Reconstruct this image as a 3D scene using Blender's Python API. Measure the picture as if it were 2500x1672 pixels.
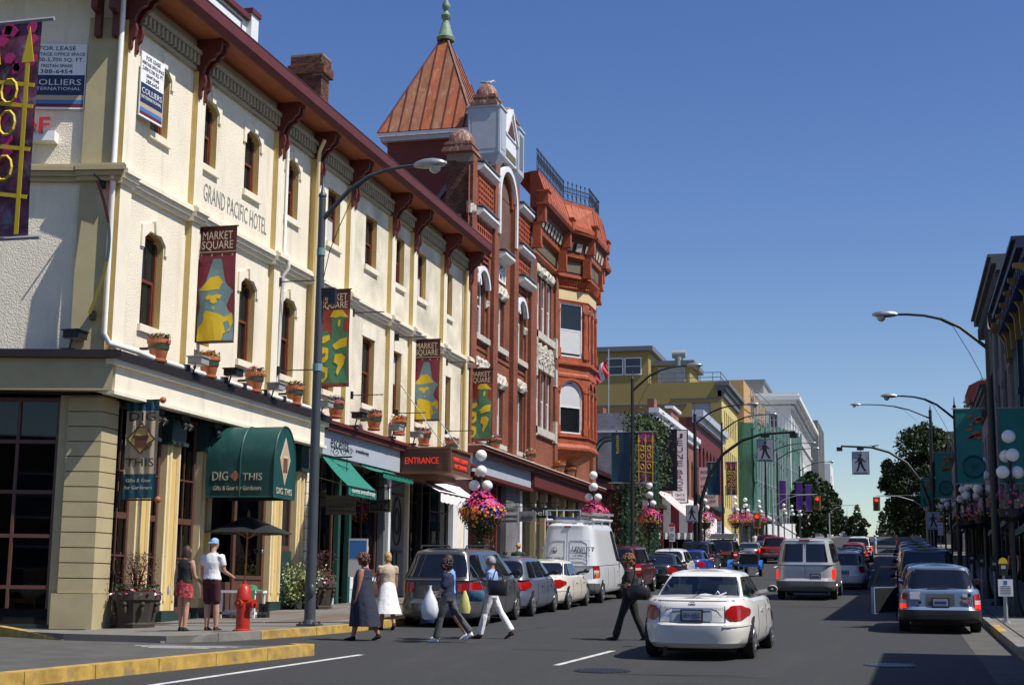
import bpy, bmesh, math, random
from mathutils import Vector, Matrix, Quaternion
R = math.radians
rnd = random.Random(7)
for o in list(bpy.data.objects): bpy.data.objects.remove(o)
SC = bpy.context.scene
COL = SC.collection
# ------------------------------------------------------------------ camera
cd = bpy.data.cameras.new('camera'); cam = bpy.data.objects.new('camera', cd); COL.objects.link(cam)
cd.sensor_width = 36.0; cd.lens = 51.84; cd.clip_start = 0.1; cd.clip_end = 6000
_r = Vector((.96773312, .25169947, .01183182)); _f = Vector((-.25011241, .95380852, .1664124)); _u = _r.cross(_f)
cam.matrix_world = Matrix(((_r.x, _u.x, -_f.x, 0), (_r.y, _u.y, -_f.y, 0), (_r.z, _u.z, -_f.z, 1.75), (0, 0, 0, 1)))
SC.camera = cam
# ------------------------------------------------------------------ sky, sun, exposure
SUN_EL = R(56); SUN_AZ = math.atan2(.985, -.17)
W = bpy.data.worlds.new('World'); SC.world = W; W.use_nodes = True
nt = W.node_tree; bg = nt.nodes['Background']
sky = nt.nodes.new('ShaderNodeTexSky'); sky.sky_type = 'NISHITA'; sky.sun_disc = False
sky.sun_elevation = SUN_EL; sky.sun_rotation = SUN_AZ; sky.altitude = 0; sky.air_density = 1.0; sky.dust_density = .25; sky.ozone_density = 1.6
hs = nt.nodes.new('ShaderNodeHueSaturation'); hs.inputs['Hue'].default_value = .516; hs.inputs['Saturation'].default_value = 1.26; hs.inputs['Value'].default_value = 1.6
nt.links.new(sky.outputs[0], hs.inputs['Color']); nt.links.new(hs.outputs[0], bg.inputs[0]); bg.inputs[1].default_value = 0.062
sl = bpy.data.lights.new('sun', 'SUN'); sl.energy = 5.0; sl.angle = R(.5); sl.color = (1.0, .95, .87)
sun = bpy.data.objects.new('sun', sl); COL.objects.link(sun)
sd = Vector((math.sin(SUN_AZ) * math.cos(SUN_EL), math.cos(SUN_AZ) * math.cos(SUN_EL), math.sin(SUN_EL)))
sun.rotation_euler = sd.to_track_quat('Z', 'Y').to_euler(); sun.location = (40, 0, 60)
vs = SC.view_settings; vs.view_transform = 'Standard'; vs.look = 'None'; vs.exposure = 0.2; vs.gamma = 1; vs.use_curve_mapping = False

# ------------------------------------------------------------------ helpers
def lin(c): c = c / 255; return c / 12.92 if c <= .04045 else ((c + .055) / 1.055) ** 2.4
def S(r, g, b): return (lin(r), lin(g), lin(b))
def gz(y):
    if y < 30: return .029 * y
    if y < 80: t = y - 30; return .87 + .029 * t + .5 * (.0185 / 50) * t * t
    if y < 300: return 2.7825 + .0475 * (y - 80)
    return 13.2325 + .02 * (y - 300)
def ph(x): return .13 * max(0, min(1, (x + 16.9) / 5.7)) # left pavement falls gently back to the shopfronts
def gs(y): return (gz(y + .5) - gz(y - .5))

M = {}
def mk(name, col, rough=.7, var=.12, scale=3.0, bump=0.0, bscale=40.0, metal=0.0, spec=.5, coat=0.0, emit=None, es=1.0, dirt=None, dsc=.7, damt=.5, loc=False, stretch=None, dst=None):
    m = bpy.data.materials.new(name); m.use_nodes = True; t = m.node_tree; n = t.nodes; b = n['Principled BSDF']
    b.inputs['Roughness'].default_value = rough; b.inputs['Metallic'].default_value = metal
    b.inputs['Specular IOR Level'].default_value = spec
    if coat: b.inputs['Coat Weight'].default_value = coat; b.inputs['Coat Roughness'].default_value = .04
    if loc:
        tc = n.new('ShaderNodeTexCoord'); P = tc.outputs['Object']
    else:
        g = n.new('ShaderNodeNewGeometry'); P = g.outputs['Position']
    if stretch:
        mp = n.new('ShaderNodeMapping'); mp.inputs['Scale'].default_value = stretch; t.links.new(P, mp.inputs[0]); P = mp.outputs[0]
    c0 = tuple(max(0, x * (1 - var)) for x in col) + (1,); c1 = tuple(min(1, x * (1 + var)) for x in col) + (1,)
    if var > 0:
        no = n.new('ShaderNodeTexNoise'); no.inputs['Scale'].default_value = scale; no.inputs['Detail'].default_value = 6; no.inputs['Roughness'].default_value = .6
        t.links.new(P, no.inputs['Vector'])
        mr = n.new('ShaderNodeMapRange'); mr.inputs[1].default_value = .3; mr.inputs[2].default_value = .7; t.links.new(no.outputs[0], mr.inputs[0])
        mx = n.new('ShaderNodeMix'); mx.data_type = 'RGBA'; mx.inputs[6].default_value = c0; mx.inputs[7].default_value = c1
        t.links.new(mr.outputs[0], mx.inputs[0]); out = mx.outputs[2]
        if dirt:
            n2 = n.new('ShaderNodeTexNoise'); n2.inputs['Scale'].default_value = dsc; n2.inputs['Detail'].default_value = 8; n2.inputs['Roughness'].default_value = .7; P2 = P
            if dst: m3 = n.new('ShaderNodeMapping'); m3.inputs['Scale'].default_value = dst; t.links.new(P, m3.inputs[0]); P2 = m3.outputs[0]
            t.links.new(P2, n2.inputs['Vector'])
            m2 = n.new('ShaderNodeMapRange'); m2.inputs[1].default_value = .52; m2.inputs[2].default_value = .72; m2.inputs[4].default_value = damt; t.links.new(n2.outputs[0], m2.inputs[0])
            x2 = n.new('ShaderNodeMix'); x2.data_type = 'RGBA'; t.links.new(m2.outputs[0], x2.inputs[0]); t.links.new(out, x2.inputs[6]); x2.inputs[7].default_value = tuple(dirt) + (1,); out = x2.outputs[2]
        t.links.new(out, b.inputs['Base Color'])
    else: b.inputs['Base Color'].default_value = tuple(col) + (1,)
    if bump:
        nb = n.new('ShaderNodeTexNoise'); nb.inputs['Scale'].default_value = bscale; nb.inputs['Detail'].default_value = 4; t.links.new(P, nb.inputs['Vector'])
        bp = n.new('ShaderNodeBump'); bp.inputs['Strength'].default_value = bump; bp.inputs['Distance'].default_value = .02; t.links.new(nb.outputs[0], bp.inputs['Height']); t.links.new(bp.outputs[0], b.inputs['Normal'])
    if emit: b.inputs['Emission Color'].default_value = tuple(emit) + (1,); b.inputs['Emission Strength'].default_value = es
    M[name] = m; return m
def mkbrick(name, c1, c2, mort, bw=.22, bh=.075, ms=.01, bump=.5, rough=.8):
    m = bpy.data.materials.new(name); m.use_nodes = True; t = m.node_tree; n = t.nodes; b = n['Principled BSDF']; b.inputs['Roughness'].default_value = rough
    g = n.new('ShaderNodeNewGeometry'); sp = n.new('ShaderNodeSeparateXYZ'); t.links.new(g.outputs['Position'], sp.inputs[0])
    sn = n.new('ShaderNodeSeparateXYZ'); t.links.new(g.outputs['True Normal'], sn.inputs[0])
    ab = n.new('ShaderNodeMath'); ab.operation = 'ABSOLUTE'; t.links.new(sn.outputs[0], ab.inputs[0])
    gt = n.new('ShaderNodeMath'); gt.operation = 'GREATER_THAN'; gt.inputs[1].default_value = .6; t.links.new(ab.outputs[0], gt.inputs[0])
    mx = n.new('ShaderNodeMix'); t.links.new(gt.outputs[0], mx.inputs[0]); t.links.new(sp.outputs[0], mx.inputs[2]); t.links.new(sp.outputs[1], mx.inputs[3])
    cb = n.new('ShaderNodeCombineXYZ'); t.links.new(mx.outputs[0], cb.inputs[0]); t.links.new(sp.outputs[2], cb.inputs[1])
    br = n.new('ShaderNodeTexBrick'); br.inputs['Scale'].default_value = 1; br.inputs['Brick Width'].default_value = bw; br.inputs['Row Height'].default_value = bh; br.inputs['Mortar Size'].default_value = ms; br.inputs['Mortar Smooth'].default_value = .2; br.inputs['Bias'].default_value = 0
    br.inputs['Color1'].default_value = c1 + (1,); br.inputs['Color2'].default_value = c2 + (1,); br.inputs['Mortar'].default_value = mort + (1,)
    t.links.new(cb.outputs[0], br.inputs['Vector'])
    no = n.new('ShaderNodeTexNoise'); no.inputs['Scale'].default_value = .9; no.inputs['Detail'].default_value = 6; t.links.new(g.outputs['Position'], no.inputs['Vector'])
    mr = n.new('ShaderNodeMapRange'); mr.inputs[1].default_value = .3; mr.inputs[2].default_value = .7; mr.inputs[3].default_value = .75; mr.inputs[4].default_value = 1.2; t.links.new(no.outputs[0], mr.inputs[0])
    ml = n.new('ShaderNodeMix'); ml.data_type = 'RGBA'; ml.blend_type = 'MULTIPLY'; ml.inputs[0].default_value = 1; t.links.new(br.outputs[0], ml.inputs[6]); t.links.new(mr.outputs[0], ml.inputs[7])
    t.links.new(ml.outputs[2], b.inputs['Base Color'])
    bp = n.new('ShaderNodeBump'); bp.invert = True; bp.inputs['Strength'].default_value = bump; bp.inputs['Distance'].default_value = .012; t.links.new(br.outputs['Fac'], bp.inputs['Height']); t.links.new(bp.outputs[0], b.inputs['Normal'])
    M[name] = m; return m
def mkglass(name, tint=(.9, .95, .95), refl=.08, trans=.75, rough=.02):
    m = bpy.data.materials.new(name); m.use_nodes = True; t = m.node_tree; n = t.nodes; n.remove(n['Principled BSDF']); o = n['Material Output']
    tr = n.new('ShaderNodeBsdfTransparent'); tr.inputs[0].default_value = tuple(x * trans for x in tint) + (1,)
    gl = n.new('ShaderNodeBsdfGlossy'); gl.inputs['Roughness'].default_value = rough
    fr = n.new('ShaderNodeFresnel'); fr.inputs[0].default_value = 1.5
    ad = n.new('ShaderNodeMath'); ad.operation = 'ADD'; ad.inputs[1].default_value = refl; t.links.new(fr.outputs[0], ad.inputs[0])
    mx = n.new('ShaderNodeMixShader'); t.links.new(ad.outputs[0], mx.inputs[0]); t.links.new(tr.outputs[0], mx.inputs[1]); t.links.new(gl.outputs[0], mx.inputs[2]); t.links.new(mx.outputs[0], o.inputs[0])
    M[name] = m; return m

def V3(a): return Vector(a)
class MB:
    def __init__(s): s.v = []; s.f = []; s.m = []; s.c = 0; s.T = None
    def add(s, vs, fs, mi=None):
        k = len(s.v)
        if s.T is not None: vs = [s.T @ Vector(p) for p in vs]
        s.v.extend([tuple(p) for p in vs])
        mi = s.c if mi is None else mi
        for f in fs: s.f.append(tuple(k + i for i in f)); s.m.append(mi)
    def box(s, x0, x1, y0, y1, z0, z1, mi=None):
        s.add([(x0, y0, z0), (x1, y0, z0), (x1, y1, z0), (x0, y1, z0), (x0, y0, z1), (x1, y0, z1), (x1, y1, z1), (x0, y1, z1)],
              [(0, 3, 2, 1), (4, 5, 6, 7), (0, 1, 5, 4), (1, 2, 6, 5), (2, 3, 7, 6), (3, 0, 4, 7)], mi)
    def hexa(s, p, mi=None): s.add(p, [(0, 3, 2, 1), (4, 5, 6, 7), (0, 1, 5, 4), (1, 2, 6, 5), (2, 3, 7, 6), (3, 0, 4, 7)], mi)
    def bar(s, a, b, w, h=None, mi=None, up=(0, 0, 1)):
        h = w if h is None else h; a = Vector(a); b = Vector(b); d = (b - a).normalized(); up = Vector(up)
        if abs(d.dot(up)) > .99: up = Vector((1, 0, 0))
        r = d.cross(up).normalized() * w / 2; u = r.cross(d).normalized() * h / 2
        s.hexa([a - r - u, a + r - u, a + r + u, a - r + u, b - r - u, b + r - u, b + r + u, b - r + u], mi)
    def prism(s, poly, fn0, fn1, mi=None):
        n = len(poly); vs = [fn0(p) for p in poly] + [fn1(p) for p in poly]
        s.add(vs, [tuple(range(n))[::-1], tuple(range(n, 2 * n))] + [(i, (i + 1) % n, n + (i + 1) % n, n + i) for i in range(n)], mi)
    def px(s, poly, x0, x1, mi=None): s.prism(poly, lambda p: (x0, p[0], p[1]), lambda p: (x1, p[0], p[1]), mi)
    def py(s, poly, y0, y1, mi=None): s.prism(poly, lambda p: (p[0], y0, p[1]), lambda p: (p[0], y1, p[1]), mi)
    def pz(s, poly, z0, z1, mi=None): s.prism(poly, lambda p: (p[0], p[1], z0), lambda p: (p[0], p[1], z1), mi)
    def loft(s, rings, cap=True, mi=None, closed=True):
        n = len(rings[0]); vs = [p for r in rings for p in r]; fs = []
        for i in range(len(rings) - 1):
            for j in range(n if closed else n - 1):
                k = (j + 1) % n; fs.append((i * n + j, i * n + k, (i + 1) * n + k, (i + 1) * n + j))
        if cap: fs.append(tuple(range(n))[::-1]); fs.append(tuple(range((len(rings) - 1) * n, len(rings) * n)))
        s.add(vs, fs, mi)
    def tube(s, pts, r, n=8, cap=True, mi=None):
        pts = [Vector(p) for p in pts]; rr = r if isinstance(r, (list, tuple)) else [r] * len(pts); rings = []; pu = None
        for i, p in enumerate(pts):
            d = (pts[min(i + 1, len(pts) - 1)] - pts[max(i - 1, 0)])
            d = d.normalized() if d.length > 1e-9 else Vector((0, 0, 1))
            if pu is None: pu = Vector((0, 0, 1)) if abs(d.z) < .9 else Vector((1, 0, 0))
            a = d.cross(pu); a = a.normalized() if a.length > 1e-6 else d.orthogonal().normalized()
            b = a.cross(d).normalized(); pu = b
            rings.append([p + (a * math.cos(2 * math.pi * k / n) + b * math.sin(2 * math.pi * k / n)) * rr[i] for k in range(n)])
        s.loft(rings, cap, mi)
    def lathe(s, prof, c=(0, 0, 0), n=16, mi=None, cap=True, sx=1, sy=1):
        s.loft([[(c[0] + r * math.cos(2 * math.pi * k / n) * sx, c[1] + r * math.sin(2 * math.pi * k / n) * sy, c[2] + z) for k in range(n)] for r, z in prof], cap, mi)
    def ball(s, c, r, n=10, mi=None, sz=1.0):
        s.lathe([(max(.001, r * math.sin(math.pi * i / n)), -r * sz * math.cos(math.pi * i / n)) for i in range(n + 1)], c, n * 2 if n < 12 else 24, mi)
    def grid(s, fn, nu, nv, mi=None):
        vs = [fn(i / nu, j / nv) for j in range(nv + 1) for i in range(nu + 1)]
        s.add(vs, [(j * (nu + 1) + i, j * (nu + 1) + i + 1, (j + 1) * (nu + 1) + i + 1, (j + 1) * (nu + 1) + i) for j in range(nv) for i in range(nu)], mi)
    def mesh(s, name, mats, smooth=None, off=(0, 0, 0)):
        me = bpy.data.meshes.new(name)
        ox, oy, oz = off
        if smooth is not None: # weld so that shading runs across the joints
            idx = {}; mp = []; nv = []
            for v in s.v:
                q = (round(v[0], 4), round(v[1], 4), round(v[2], 4))
                if q not in idx: idx[q] = len(nv); nv.append(v)
                mp.append(idx[q])
            fs = []; ms = []
            for f, m_ in zip(s.f, s.m):
                g = []
                for i in f:
                    if mp[i] not in g: g.append(mp[i])
                if len(g) > 2: fs.append(tuple(g)); ms.append(m_)
            s.v, s.f, s.m = nv, fs, ms
        me.from_pydata([(a - ox, b - oy, c - oz) for a, b, c in s.v], [], s.f)
        for m in mats: me.materials.append(M[m] if isinstance(m, str) else m)
        if len(mats) > 1: me.polygons.foreach_set('material_index', s.m)
        if smooth is not None:
            me.polygons.foreach_set('use_smooth', [True] * len(me.polygons)); me.set_sharp_from_angle(angle=R(smooth))
        me.update(); return me
WL = {}
def link(name, data, parent=None):
    o = bpy.data.objects.new(name, data); COL.objects.link(o)
    if parent is not None: o.parent = parent
    return o
def root(name, label, cat, loc=(0, 0, 0), rz=0, group=None, rx=0):
    o = link(name, None); o.location = loc; o.rotation_euler = (rx, 0, rz); o['label'] = label; o['category'] = cat
    if group: o['group'] = group
    o.empty_display_size = .2; WL[o.name] = Vector(loc); return o
def tag(o, label, cat, group=None):
    o['label'] = label; o['category'] = cat
    if group: o['group'] = group
    return o
def part(mb, name, mats, parent, smooth=None, label=None):
    """mesh in world coordinates under an unrotated thing"""
    mats = [mats] if isinstance(mats, str) else mats
    w = WL.get(parent.name, Vector((0, 0, 0))) if parent else Vector((0, 0, 0))
    o = link(name, mb.mesh(name, mats, smooth, w), parent); WL[o.name] = w
    if label: o['label'] = label
    return o
def lpart(mb, name, mats, parent, smooth=None, loc=None, rot=None):
    """mesh in the parent's own coordinates"""
    mats = [mats] if isinstance(mats, str) else mats
    o = link(name, mb.mesh(name, mats, smooth), parent)
    if loc: o.location = loc
    if rot: o.rotation_euler = rot
    return o
def inst(mesh, name, parent, mat4):
    o = link(name, mesh, parent)
    w = WL.get(parent.name, Vector((0, 0, 0))) if parent else Vector((0, 0, 0))
    o.matrix_local = Matrix.Translation(-w) @ mat4; WL[o.name] = w; return o
def struct(mb, name, mats, smooth=None, kind='structure'):
    o = part(mb, name, mats, None, smooth); o['kind'] = kind; return o
def basis(O, U, N): # local x->U, y->-N (into wall), z->Z
    U = Vector(U); N = Vector(N); O = Vector(O)
    return Matrix(((U.x, -N.x, 0, O.x), (U.y, -N.y, 0, O.y), (U.z, -N.z, 1, O.z), (0, 0, 0, 1)))
def copytree(src, parent=None):
    c = src.copy(); COL.objects.link(c); c.parent = parent
    for ch in list(src.children): copytree(ch, c)
    return c
_tc = {}
def textmesh(s, size=1.0, ext=.004, sp=1.0, shear=0):
    k = (s, round(size, 4), ext, sp, shear)
    if k in _tc: return _tc[k]
    cu = bpy.data.curves.new('t', 'FONT'); cu.body = s; cu.size = size; cu.extrude = ext; cu.align_x = 'CENTER'; cu.align_y = 'CENTER'; cu.space_character = sp; cu.shear = shear; cu.resolution_u = 2
    o = bpy.data.objects.new('t', cu); COL.objects.link(o)
    bpy.context.view_layer.update()
    me = bpy.data.meshes.new_from_object(o.evaluated_get(bpy.context.evaluated_depsgraph_get()))
    bpy.data.objects.remove(o); bpy.data.curves.remove(cu)
    _tc[k] = me; return me
def text(s, mat, parent, O, U, N, w=None, h=.3, name='lettering', ext=.004, sp=1.0, local=False, upv=None, shear=0):
    """lettering centred on O, reading along U, facing N, h = cap height, w = forced width"""
    me = textmesh(s, h * 1.4, ext, sp, shear).copy()
    xs = [v.co.x for v in me.vertices]
    ys = [v.co.y for v in me.vertices]
    cx = (min(xs) + max(xs)) / 2; cy = (min(ys) + max(ys)) / 2
    kx = (w / (max(xs) - min(xs))) if w else 1; ky = h / max(1e-6, max(ys) - min(ys)) if len(s) > 0 and not any(c in 'gpqyj,' for c in s) else 1
    for v in me.vertices: v.co = ((v.co.x - cx) * kx, (v.co.y - cy) * ky, v.co.z)
    me.materials.clear(); me.materials.append(M[mat])
    U = Vector(U).normalized(); N = Vector(N).normalized(); Z = Vector(upv).normalized() if upv else N.cross(U).normalized(); O = Vector(O)
    mt = Matrix(((U.x, Z.x, N.x, O.x), (U.y, Z.y, N.y, O.y), (U.z, Z.z, N.z, O.z), (0, 0, 0, 1)))
    if local:
        o = link(name, me, parent); o.matrix_local = mt; return o
    return inst(me, name, parent, mt)
def arc(c, r, a0, a1, n): return [(c[0] + r * math.cos(R(a0 + (a1 - a0) * i / n)), c[1] + r * math.sin(R(a0 + (a1 - a0) * i / n))) for i in range(n + 1)]
# ------------------------------------------------------------------ materials
mk('asphalt', (.034, .035, .036), .82, .55, 60, .5, 260, dirt=(.050, .049, .046), dsc=1.6, damt=.9, dst=(1, .12, 1))
mk('asphalt_patch', (.03, .03, .032), .85, .2, 2, .4, 200)
mk('tar', (.012, .012, .013), .6, .2)
mk('island_asphalt', (.085, .083, .075), .9, .2, 2, .4, 200)
mk('concrete', (.17, .16, .142), .85, .18, 1.2, .25, 120, dirt=(.10, .09, .08), dsc=.8, damt=.7)
mk('concrete_red', (.16, .115, .09), .85, .18, 1.2, .25, 120, dirt=(.09, .075, .065), dsc=.8, damt=.7)
mk('kerb_grey', (.20, .19, .17), .85, .25, 2, .3, 80, dirt=(.08, .075, .07), dsc=1.6, damt=.8)
mk('kerb_yellow', (.44, .28, .06), .85, .35, 5, .4, 80, dirt=(.20, .17, .12), dsc=3.0, damt=1.1)
mk('white_line', (.55, .55, .52), .8, .2, 5, dirt=(.12, .12, .12), dsc=4, damt=.7)
mk('ground', (.09, .08, .06), .95, .2, .2)
mk('stucco', (.80, .72, .57), .9, .06, 1.2, 1.0, 30, dirt=(.50, .43, .31), dsc=2.2, damt=.5, dst=(1, 1, .12))
mk('cream', (.80, .73, .58), .75, .05, 2, .12, 30, dirt=(.52, .45, .33), dsc=2.4, damt=.45, dst=(1, 1, .15))
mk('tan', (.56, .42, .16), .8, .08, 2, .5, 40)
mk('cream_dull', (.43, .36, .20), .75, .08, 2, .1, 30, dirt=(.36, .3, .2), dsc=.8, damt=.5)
mk('col_shade', (.64, .46, .17), .6, .07, 2, .05, 30)  # cream column paint toned tan, its shaded look put into the colour
mkbrick('cream_brick', (.80, .73, .57), (.76, .69, .54), (.60, .53, .41), .2, .078, .008, .8)
mkbrick('red_brick', (.215, .058, .026), (.29, .083, .036), (.13, .06, .04), .21, .075, .008, .5)
mkbrick('dark_brick', (.09, .033, .02), (.14, .05, .03), (.19, .15, .12), .21, .075, .010, .5)
mkbrick('jeune_brick', (.24, .075, .045), (.30, .095, .055), (.2, .15, .12), .23, .08, .01, .4)
mkbrick('grey_brick', (.17, .17, .185), (.20, .20, .215), (.12, .12, .125), .23, .085, .012, .9)
mkbrick('blue_grey_brick', (.27, .28, .31), (.31, .32, .35), (.2, .2, .22), .3, .11, .014, .9)
for i, c in enumerate([(.13, .045, .026), (.09, .032, .022), (.16, .058, .034), (.07, .03, .024)]): mk('brick%d' % i, c, .85, .2, 9, .3, 60)
mk('mortar', (.24, .20, .16), .9, .15, 8)
mk('maroon', (.115, .020, .014), .55, .15, 3, dirt=(.07, .02, .015), dsc=1.5, damt=.5)
mk('maroon_dark', (.055, .014, .012), .55, .15, 3)
mk('soffit', (.33, .095, .035), .7, .25, 2, stretch=(6, .6, 1))
mk('frieze', (.36, .31, .22), .85, .1, 3)
mk('wood_frame', (.15, .042, .02), .5, .2, 5)
mk('shop_frame', (.10, .045, .032), .5, .15, 5)
mk('green_dark', (.018, .045, .042), .5, .15, 5)
mk('black', (.012, .012, .013), .5, .1, 5)
mk('black_iron', (.016, .018, .019), .45, .2, 5)
mk('pane', (.012, .014, .015), .04, .2, .7, spec=.6)
mk('pane_light', (.30, .33, .35), .15, .25, .5, spec=.6)
mk('pane_far', (.04, .05, .06), .08, .3, .7)
mk('blind', (.55, .56, .56), .7, .05)
mk('interior', (.014, .011, .009), .9, .3, 1)  # near-black base puts the rooms' shade into the colour
mk('white_trim', (.72, .74, .76), .55, .06, 3, dirt=(.5, .5, .48), dsc=1.2, damt=.4)
mk('grey_trim', (.40, .44, .50), .5, .06, 3)
mk('slate_grey', (.13, .145, .16), .6, .1, 3)
mk('stone', (.50, .47, .40), .9, .2, 5, .5, 14, dirt=(.2, .18, .15), dsc=2, damt=.6)
mk('stone_rough', (.52, .48, .41), .95, .3, 6, 1.0, 9, dirt=(.12, .11, .1), dsc=3, damt=.7)
for n_, c_ in (('copper', (.34, .10, .04)), ('copper1', (.29, .12, .06)), ('copper2', (.38, .095, .03))): mk(n_, c_, .55, .25, 1.2, spec=.4, dirt=(.40, .30, .22), dsc=1.3, damt=.75, stretch=(2.5, 2.5, .3))
mk('terra', (.36, .078, .026), .6, .22, 3, .15, 25, dirt=(.13, .035, .018), dsc=2.5, damt=.8, dst=(1, 1, .4))
mk('terra_dark', (.10, .025, .016), .6, .15, 2)
mk('olive_panel', (.13, .11, .06), .6, .1, 2)
mk('buff', (.66, .49, .26), .6, .06, 2)
mk('verdigris', (.15, .24, .16), .6, .3, 5, dirt=(.4, .42, .36), dsc=4, damt=.6)
mk('dome', (.22, .09, .055), .6, .2, 4, dirt=(.68, .64, .58), dsc=3.0, damt=1.0, stretch=(3, 3, .35))
mk('tower_wall', (.13, .032, .026), .8, .12, .6)
mk('green_awning', (.012, .175, .125), .6, .08, 2, dirt=(.03, .22, .17), dsc=2, damt=.5)
mk('dig_green', (.010, .066, .062), .45, .1, 1.5, dirt=(.05, .13, .115), dsc=1.2, damt=.6)
mk('white_cloth', (.86, .85, .80), .8, .03, 2)
mk('sign_white', (.80, .81, .82), .5, .02)
mk('sign_navy', (.010, .022, .085), .5, .05)
mk('sign_blue', (.05, .18, .45), .5, .05)
mk('sign_maroon', (.16, .010, .022), .5, .08, 2)
mk('sign_tan', (.50, .36, .22), .5, .05)
mk('ink', (.02, .025, .025), .6, 0)
mk('ink_grey', (.20, .21, .20), .8, .35, 7)
mk('ink_white', (.70, .70, .66), .6, 0)
mk('ink_cream', (.55, .50, .36), .6, 0)
mk('ban_maroon', (.10, .010, .012), .6, .1, 3)
mk('ban_rust', (.27, .035, .022), .6, .1, 3)
mk('ban_rose', (.22, .020, .045), .6, .1, 3)
mk('ban_teal', (.17, .28, .29), .6, .06, 3)
mk('ban_yellow', (.72, .50, .018), .6, .06, 3)
mk('ban_green', (.06, .19, .10), .6, .1, 3)
mk('vic_blue', (.005, .055, .095), .5, .12, 2)
mk('teal_banner', (.010, .20, .17), .55, .1, 2)
mk('teal_dark', (.008, .075, .12), .55, .1, 2)
mk('orange_flat', (.62, .14, .03), .6, .1)
mk('purple', (.09, .02, .22), .6, .1)
mk('pink', (.55, .03, .17), .6, .3, 8)
mk('banner_floral', (.16, .05, .10), .6, .9, 7, dirt=(.35, .42, .46), dsc=5, damt=.9)
mk('burlap', (.46, .38, .26), .8, .12, 4)
mk('wood_brown', (.155, .065, .035), .5, .2, 3, stretch=(1, 1, 5))
mk('wood_grey', (.10, .095, .085), .8, .35, 3, .3, 20, stretch=(.6, .6, 9))
mk('neon', (.7, .06, .03), .4, 0, emit=(1, .05, .02), es=.3)
mk('neon_off', (.55, .02, .02), .3, .1)
mk('teak', (.34, .16, .05), .6, .2, 4)
mk('terracotta', (.44, .135, .055), .8, .12, 5, dirt=(.3, .16, .1), dsc=4, damt=.6)
mk('pot_green', (.02, .075, .045), .5, .1)
mk('leaf', (.075, .13, .028), .6, .35, 9, spec=.3)
mk('leaf_dark', (.030, .058, .014), .6, .35, 3, spec=.3)
mk('leaf_tree', (.022, .042, .011), .6, .4, 1.2, spec=.3)
mk('leaf_pale', (.11, .17, .035), .6, .35, 2, spec=.3)  # lighter green for grass and the pale tree
mk('leaf_varieg', (.30, .36, .13), .6, .4, 9)
mk('leaf_red', (.075, .018, .018), .6, .4, 9)
mk('fl_orange', (.85, .22, .01), .6, .2, 20)
mk('fl_purple', (.16, .05, .42), .6, .3, 20)
mk('fl_pink', (.70, .03, .16), .6, .3, 20)
mk('fl_yellow', (.80, .45, .03), .6, .2, 20)
mk('fl_white', (.72, .70, .78), .6, .1, 20)
mk('fl_red', (.55, .02, .02), .6, .2, 20)
mk('bark', (.07, .05, .035), .9, .3, 6, .4, 20)
mk('planter', (.045, .035, .026), .8, .25, 4, .3, 20)
mk('pole_grey', (.050, .062, .070), .45, .12, 2)
mk('pole_dark', (.018, .022, .022), .45, .12, 2)
mk('lamp_metal', (.42, .43, .43), .35, .2, 6, metal=.6)
mk('lamp_glass', (.45, .45, .40), .15, .1)
mk('globe', (.82, .82, .80), .25, .02)
mk('galv', (.36, .38, .39), .5, .15, 5, metal=.3)
mk('flood_grey', (.30, .31, .30), .5, .1, 5)
mk('hydrant', (.42, .028, .012), .4, .1, 4)
mk('gutter_dark', (.018, .011, .010), .5, .15)
mk('pipe_white', (.78, .76, .70), .4, .04)
mk('pipe_cream', (.74, .60, .33), .5, .06)
mk('yellow_bldg', (.58, .46, .17), .8, .06, .3, .1, 10)
mk('yellow_shade', (.30, .25, .085), .85, .08, .15)  # darkened copy of the yellow; the side wall's shade sits in the colour
mk('stone_white', (.66, .66, .65), .7, .06, .4)
mk('net_green', (.04, .135, .10), .7, .6, .6, dirt=(.012, .04, .035), dsc=1.4, damt=.95, stretch=(1, 1, .25))
mk('plywood', (.52, .32, .14), .8, .15, 1)
mk('conc_tower', (.22, .22, .21), .8, .08, .1)
mk('dark_red_paint', (.13, .018, .016), .6, .1)
mk('aw_red', (.17, .012, .022), .7, .1)
mk('aw_pink', (.60, .44, .43), .7, .05)
mk('aw_white', (.60, .58, .55), .7, .05)
mk('trim_green', (.012, .07, .052), .5, .1)
mk('sky_blue_panel', (.40, .55, .60), .6, .15, 5, dirt=(.6, .66, .68), dsc=6, damt=.8)
mk('blue_trim', (.008, .022, .07), .5, .1)
mk('gold_trim', (.20, .13, .025), .5, .1)
mk('rfac_dark', (.10, .10, .11), .7, .12, .5)
mk('rfac_grey', (.22, .22, .23), .7, .12, .5)
mk('rfac_green', (.03, .10, .085), .7, .12, .5)
mk('signal_yellow', (.36, .22, .03), .5, .1)
mk('red_light', (.6, .02, .01), .3, 0, emit=(1, .02, .01), es=2.5)
mk('green_light', (.1, .5, .4), .3, 0, emit=(.2, 1, .7), es=1.2)
mk('lens_off', (.05, .02, .02), .3, 0)
mk('flag_red', (.60, .015, .015), .6, 0)
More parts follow.
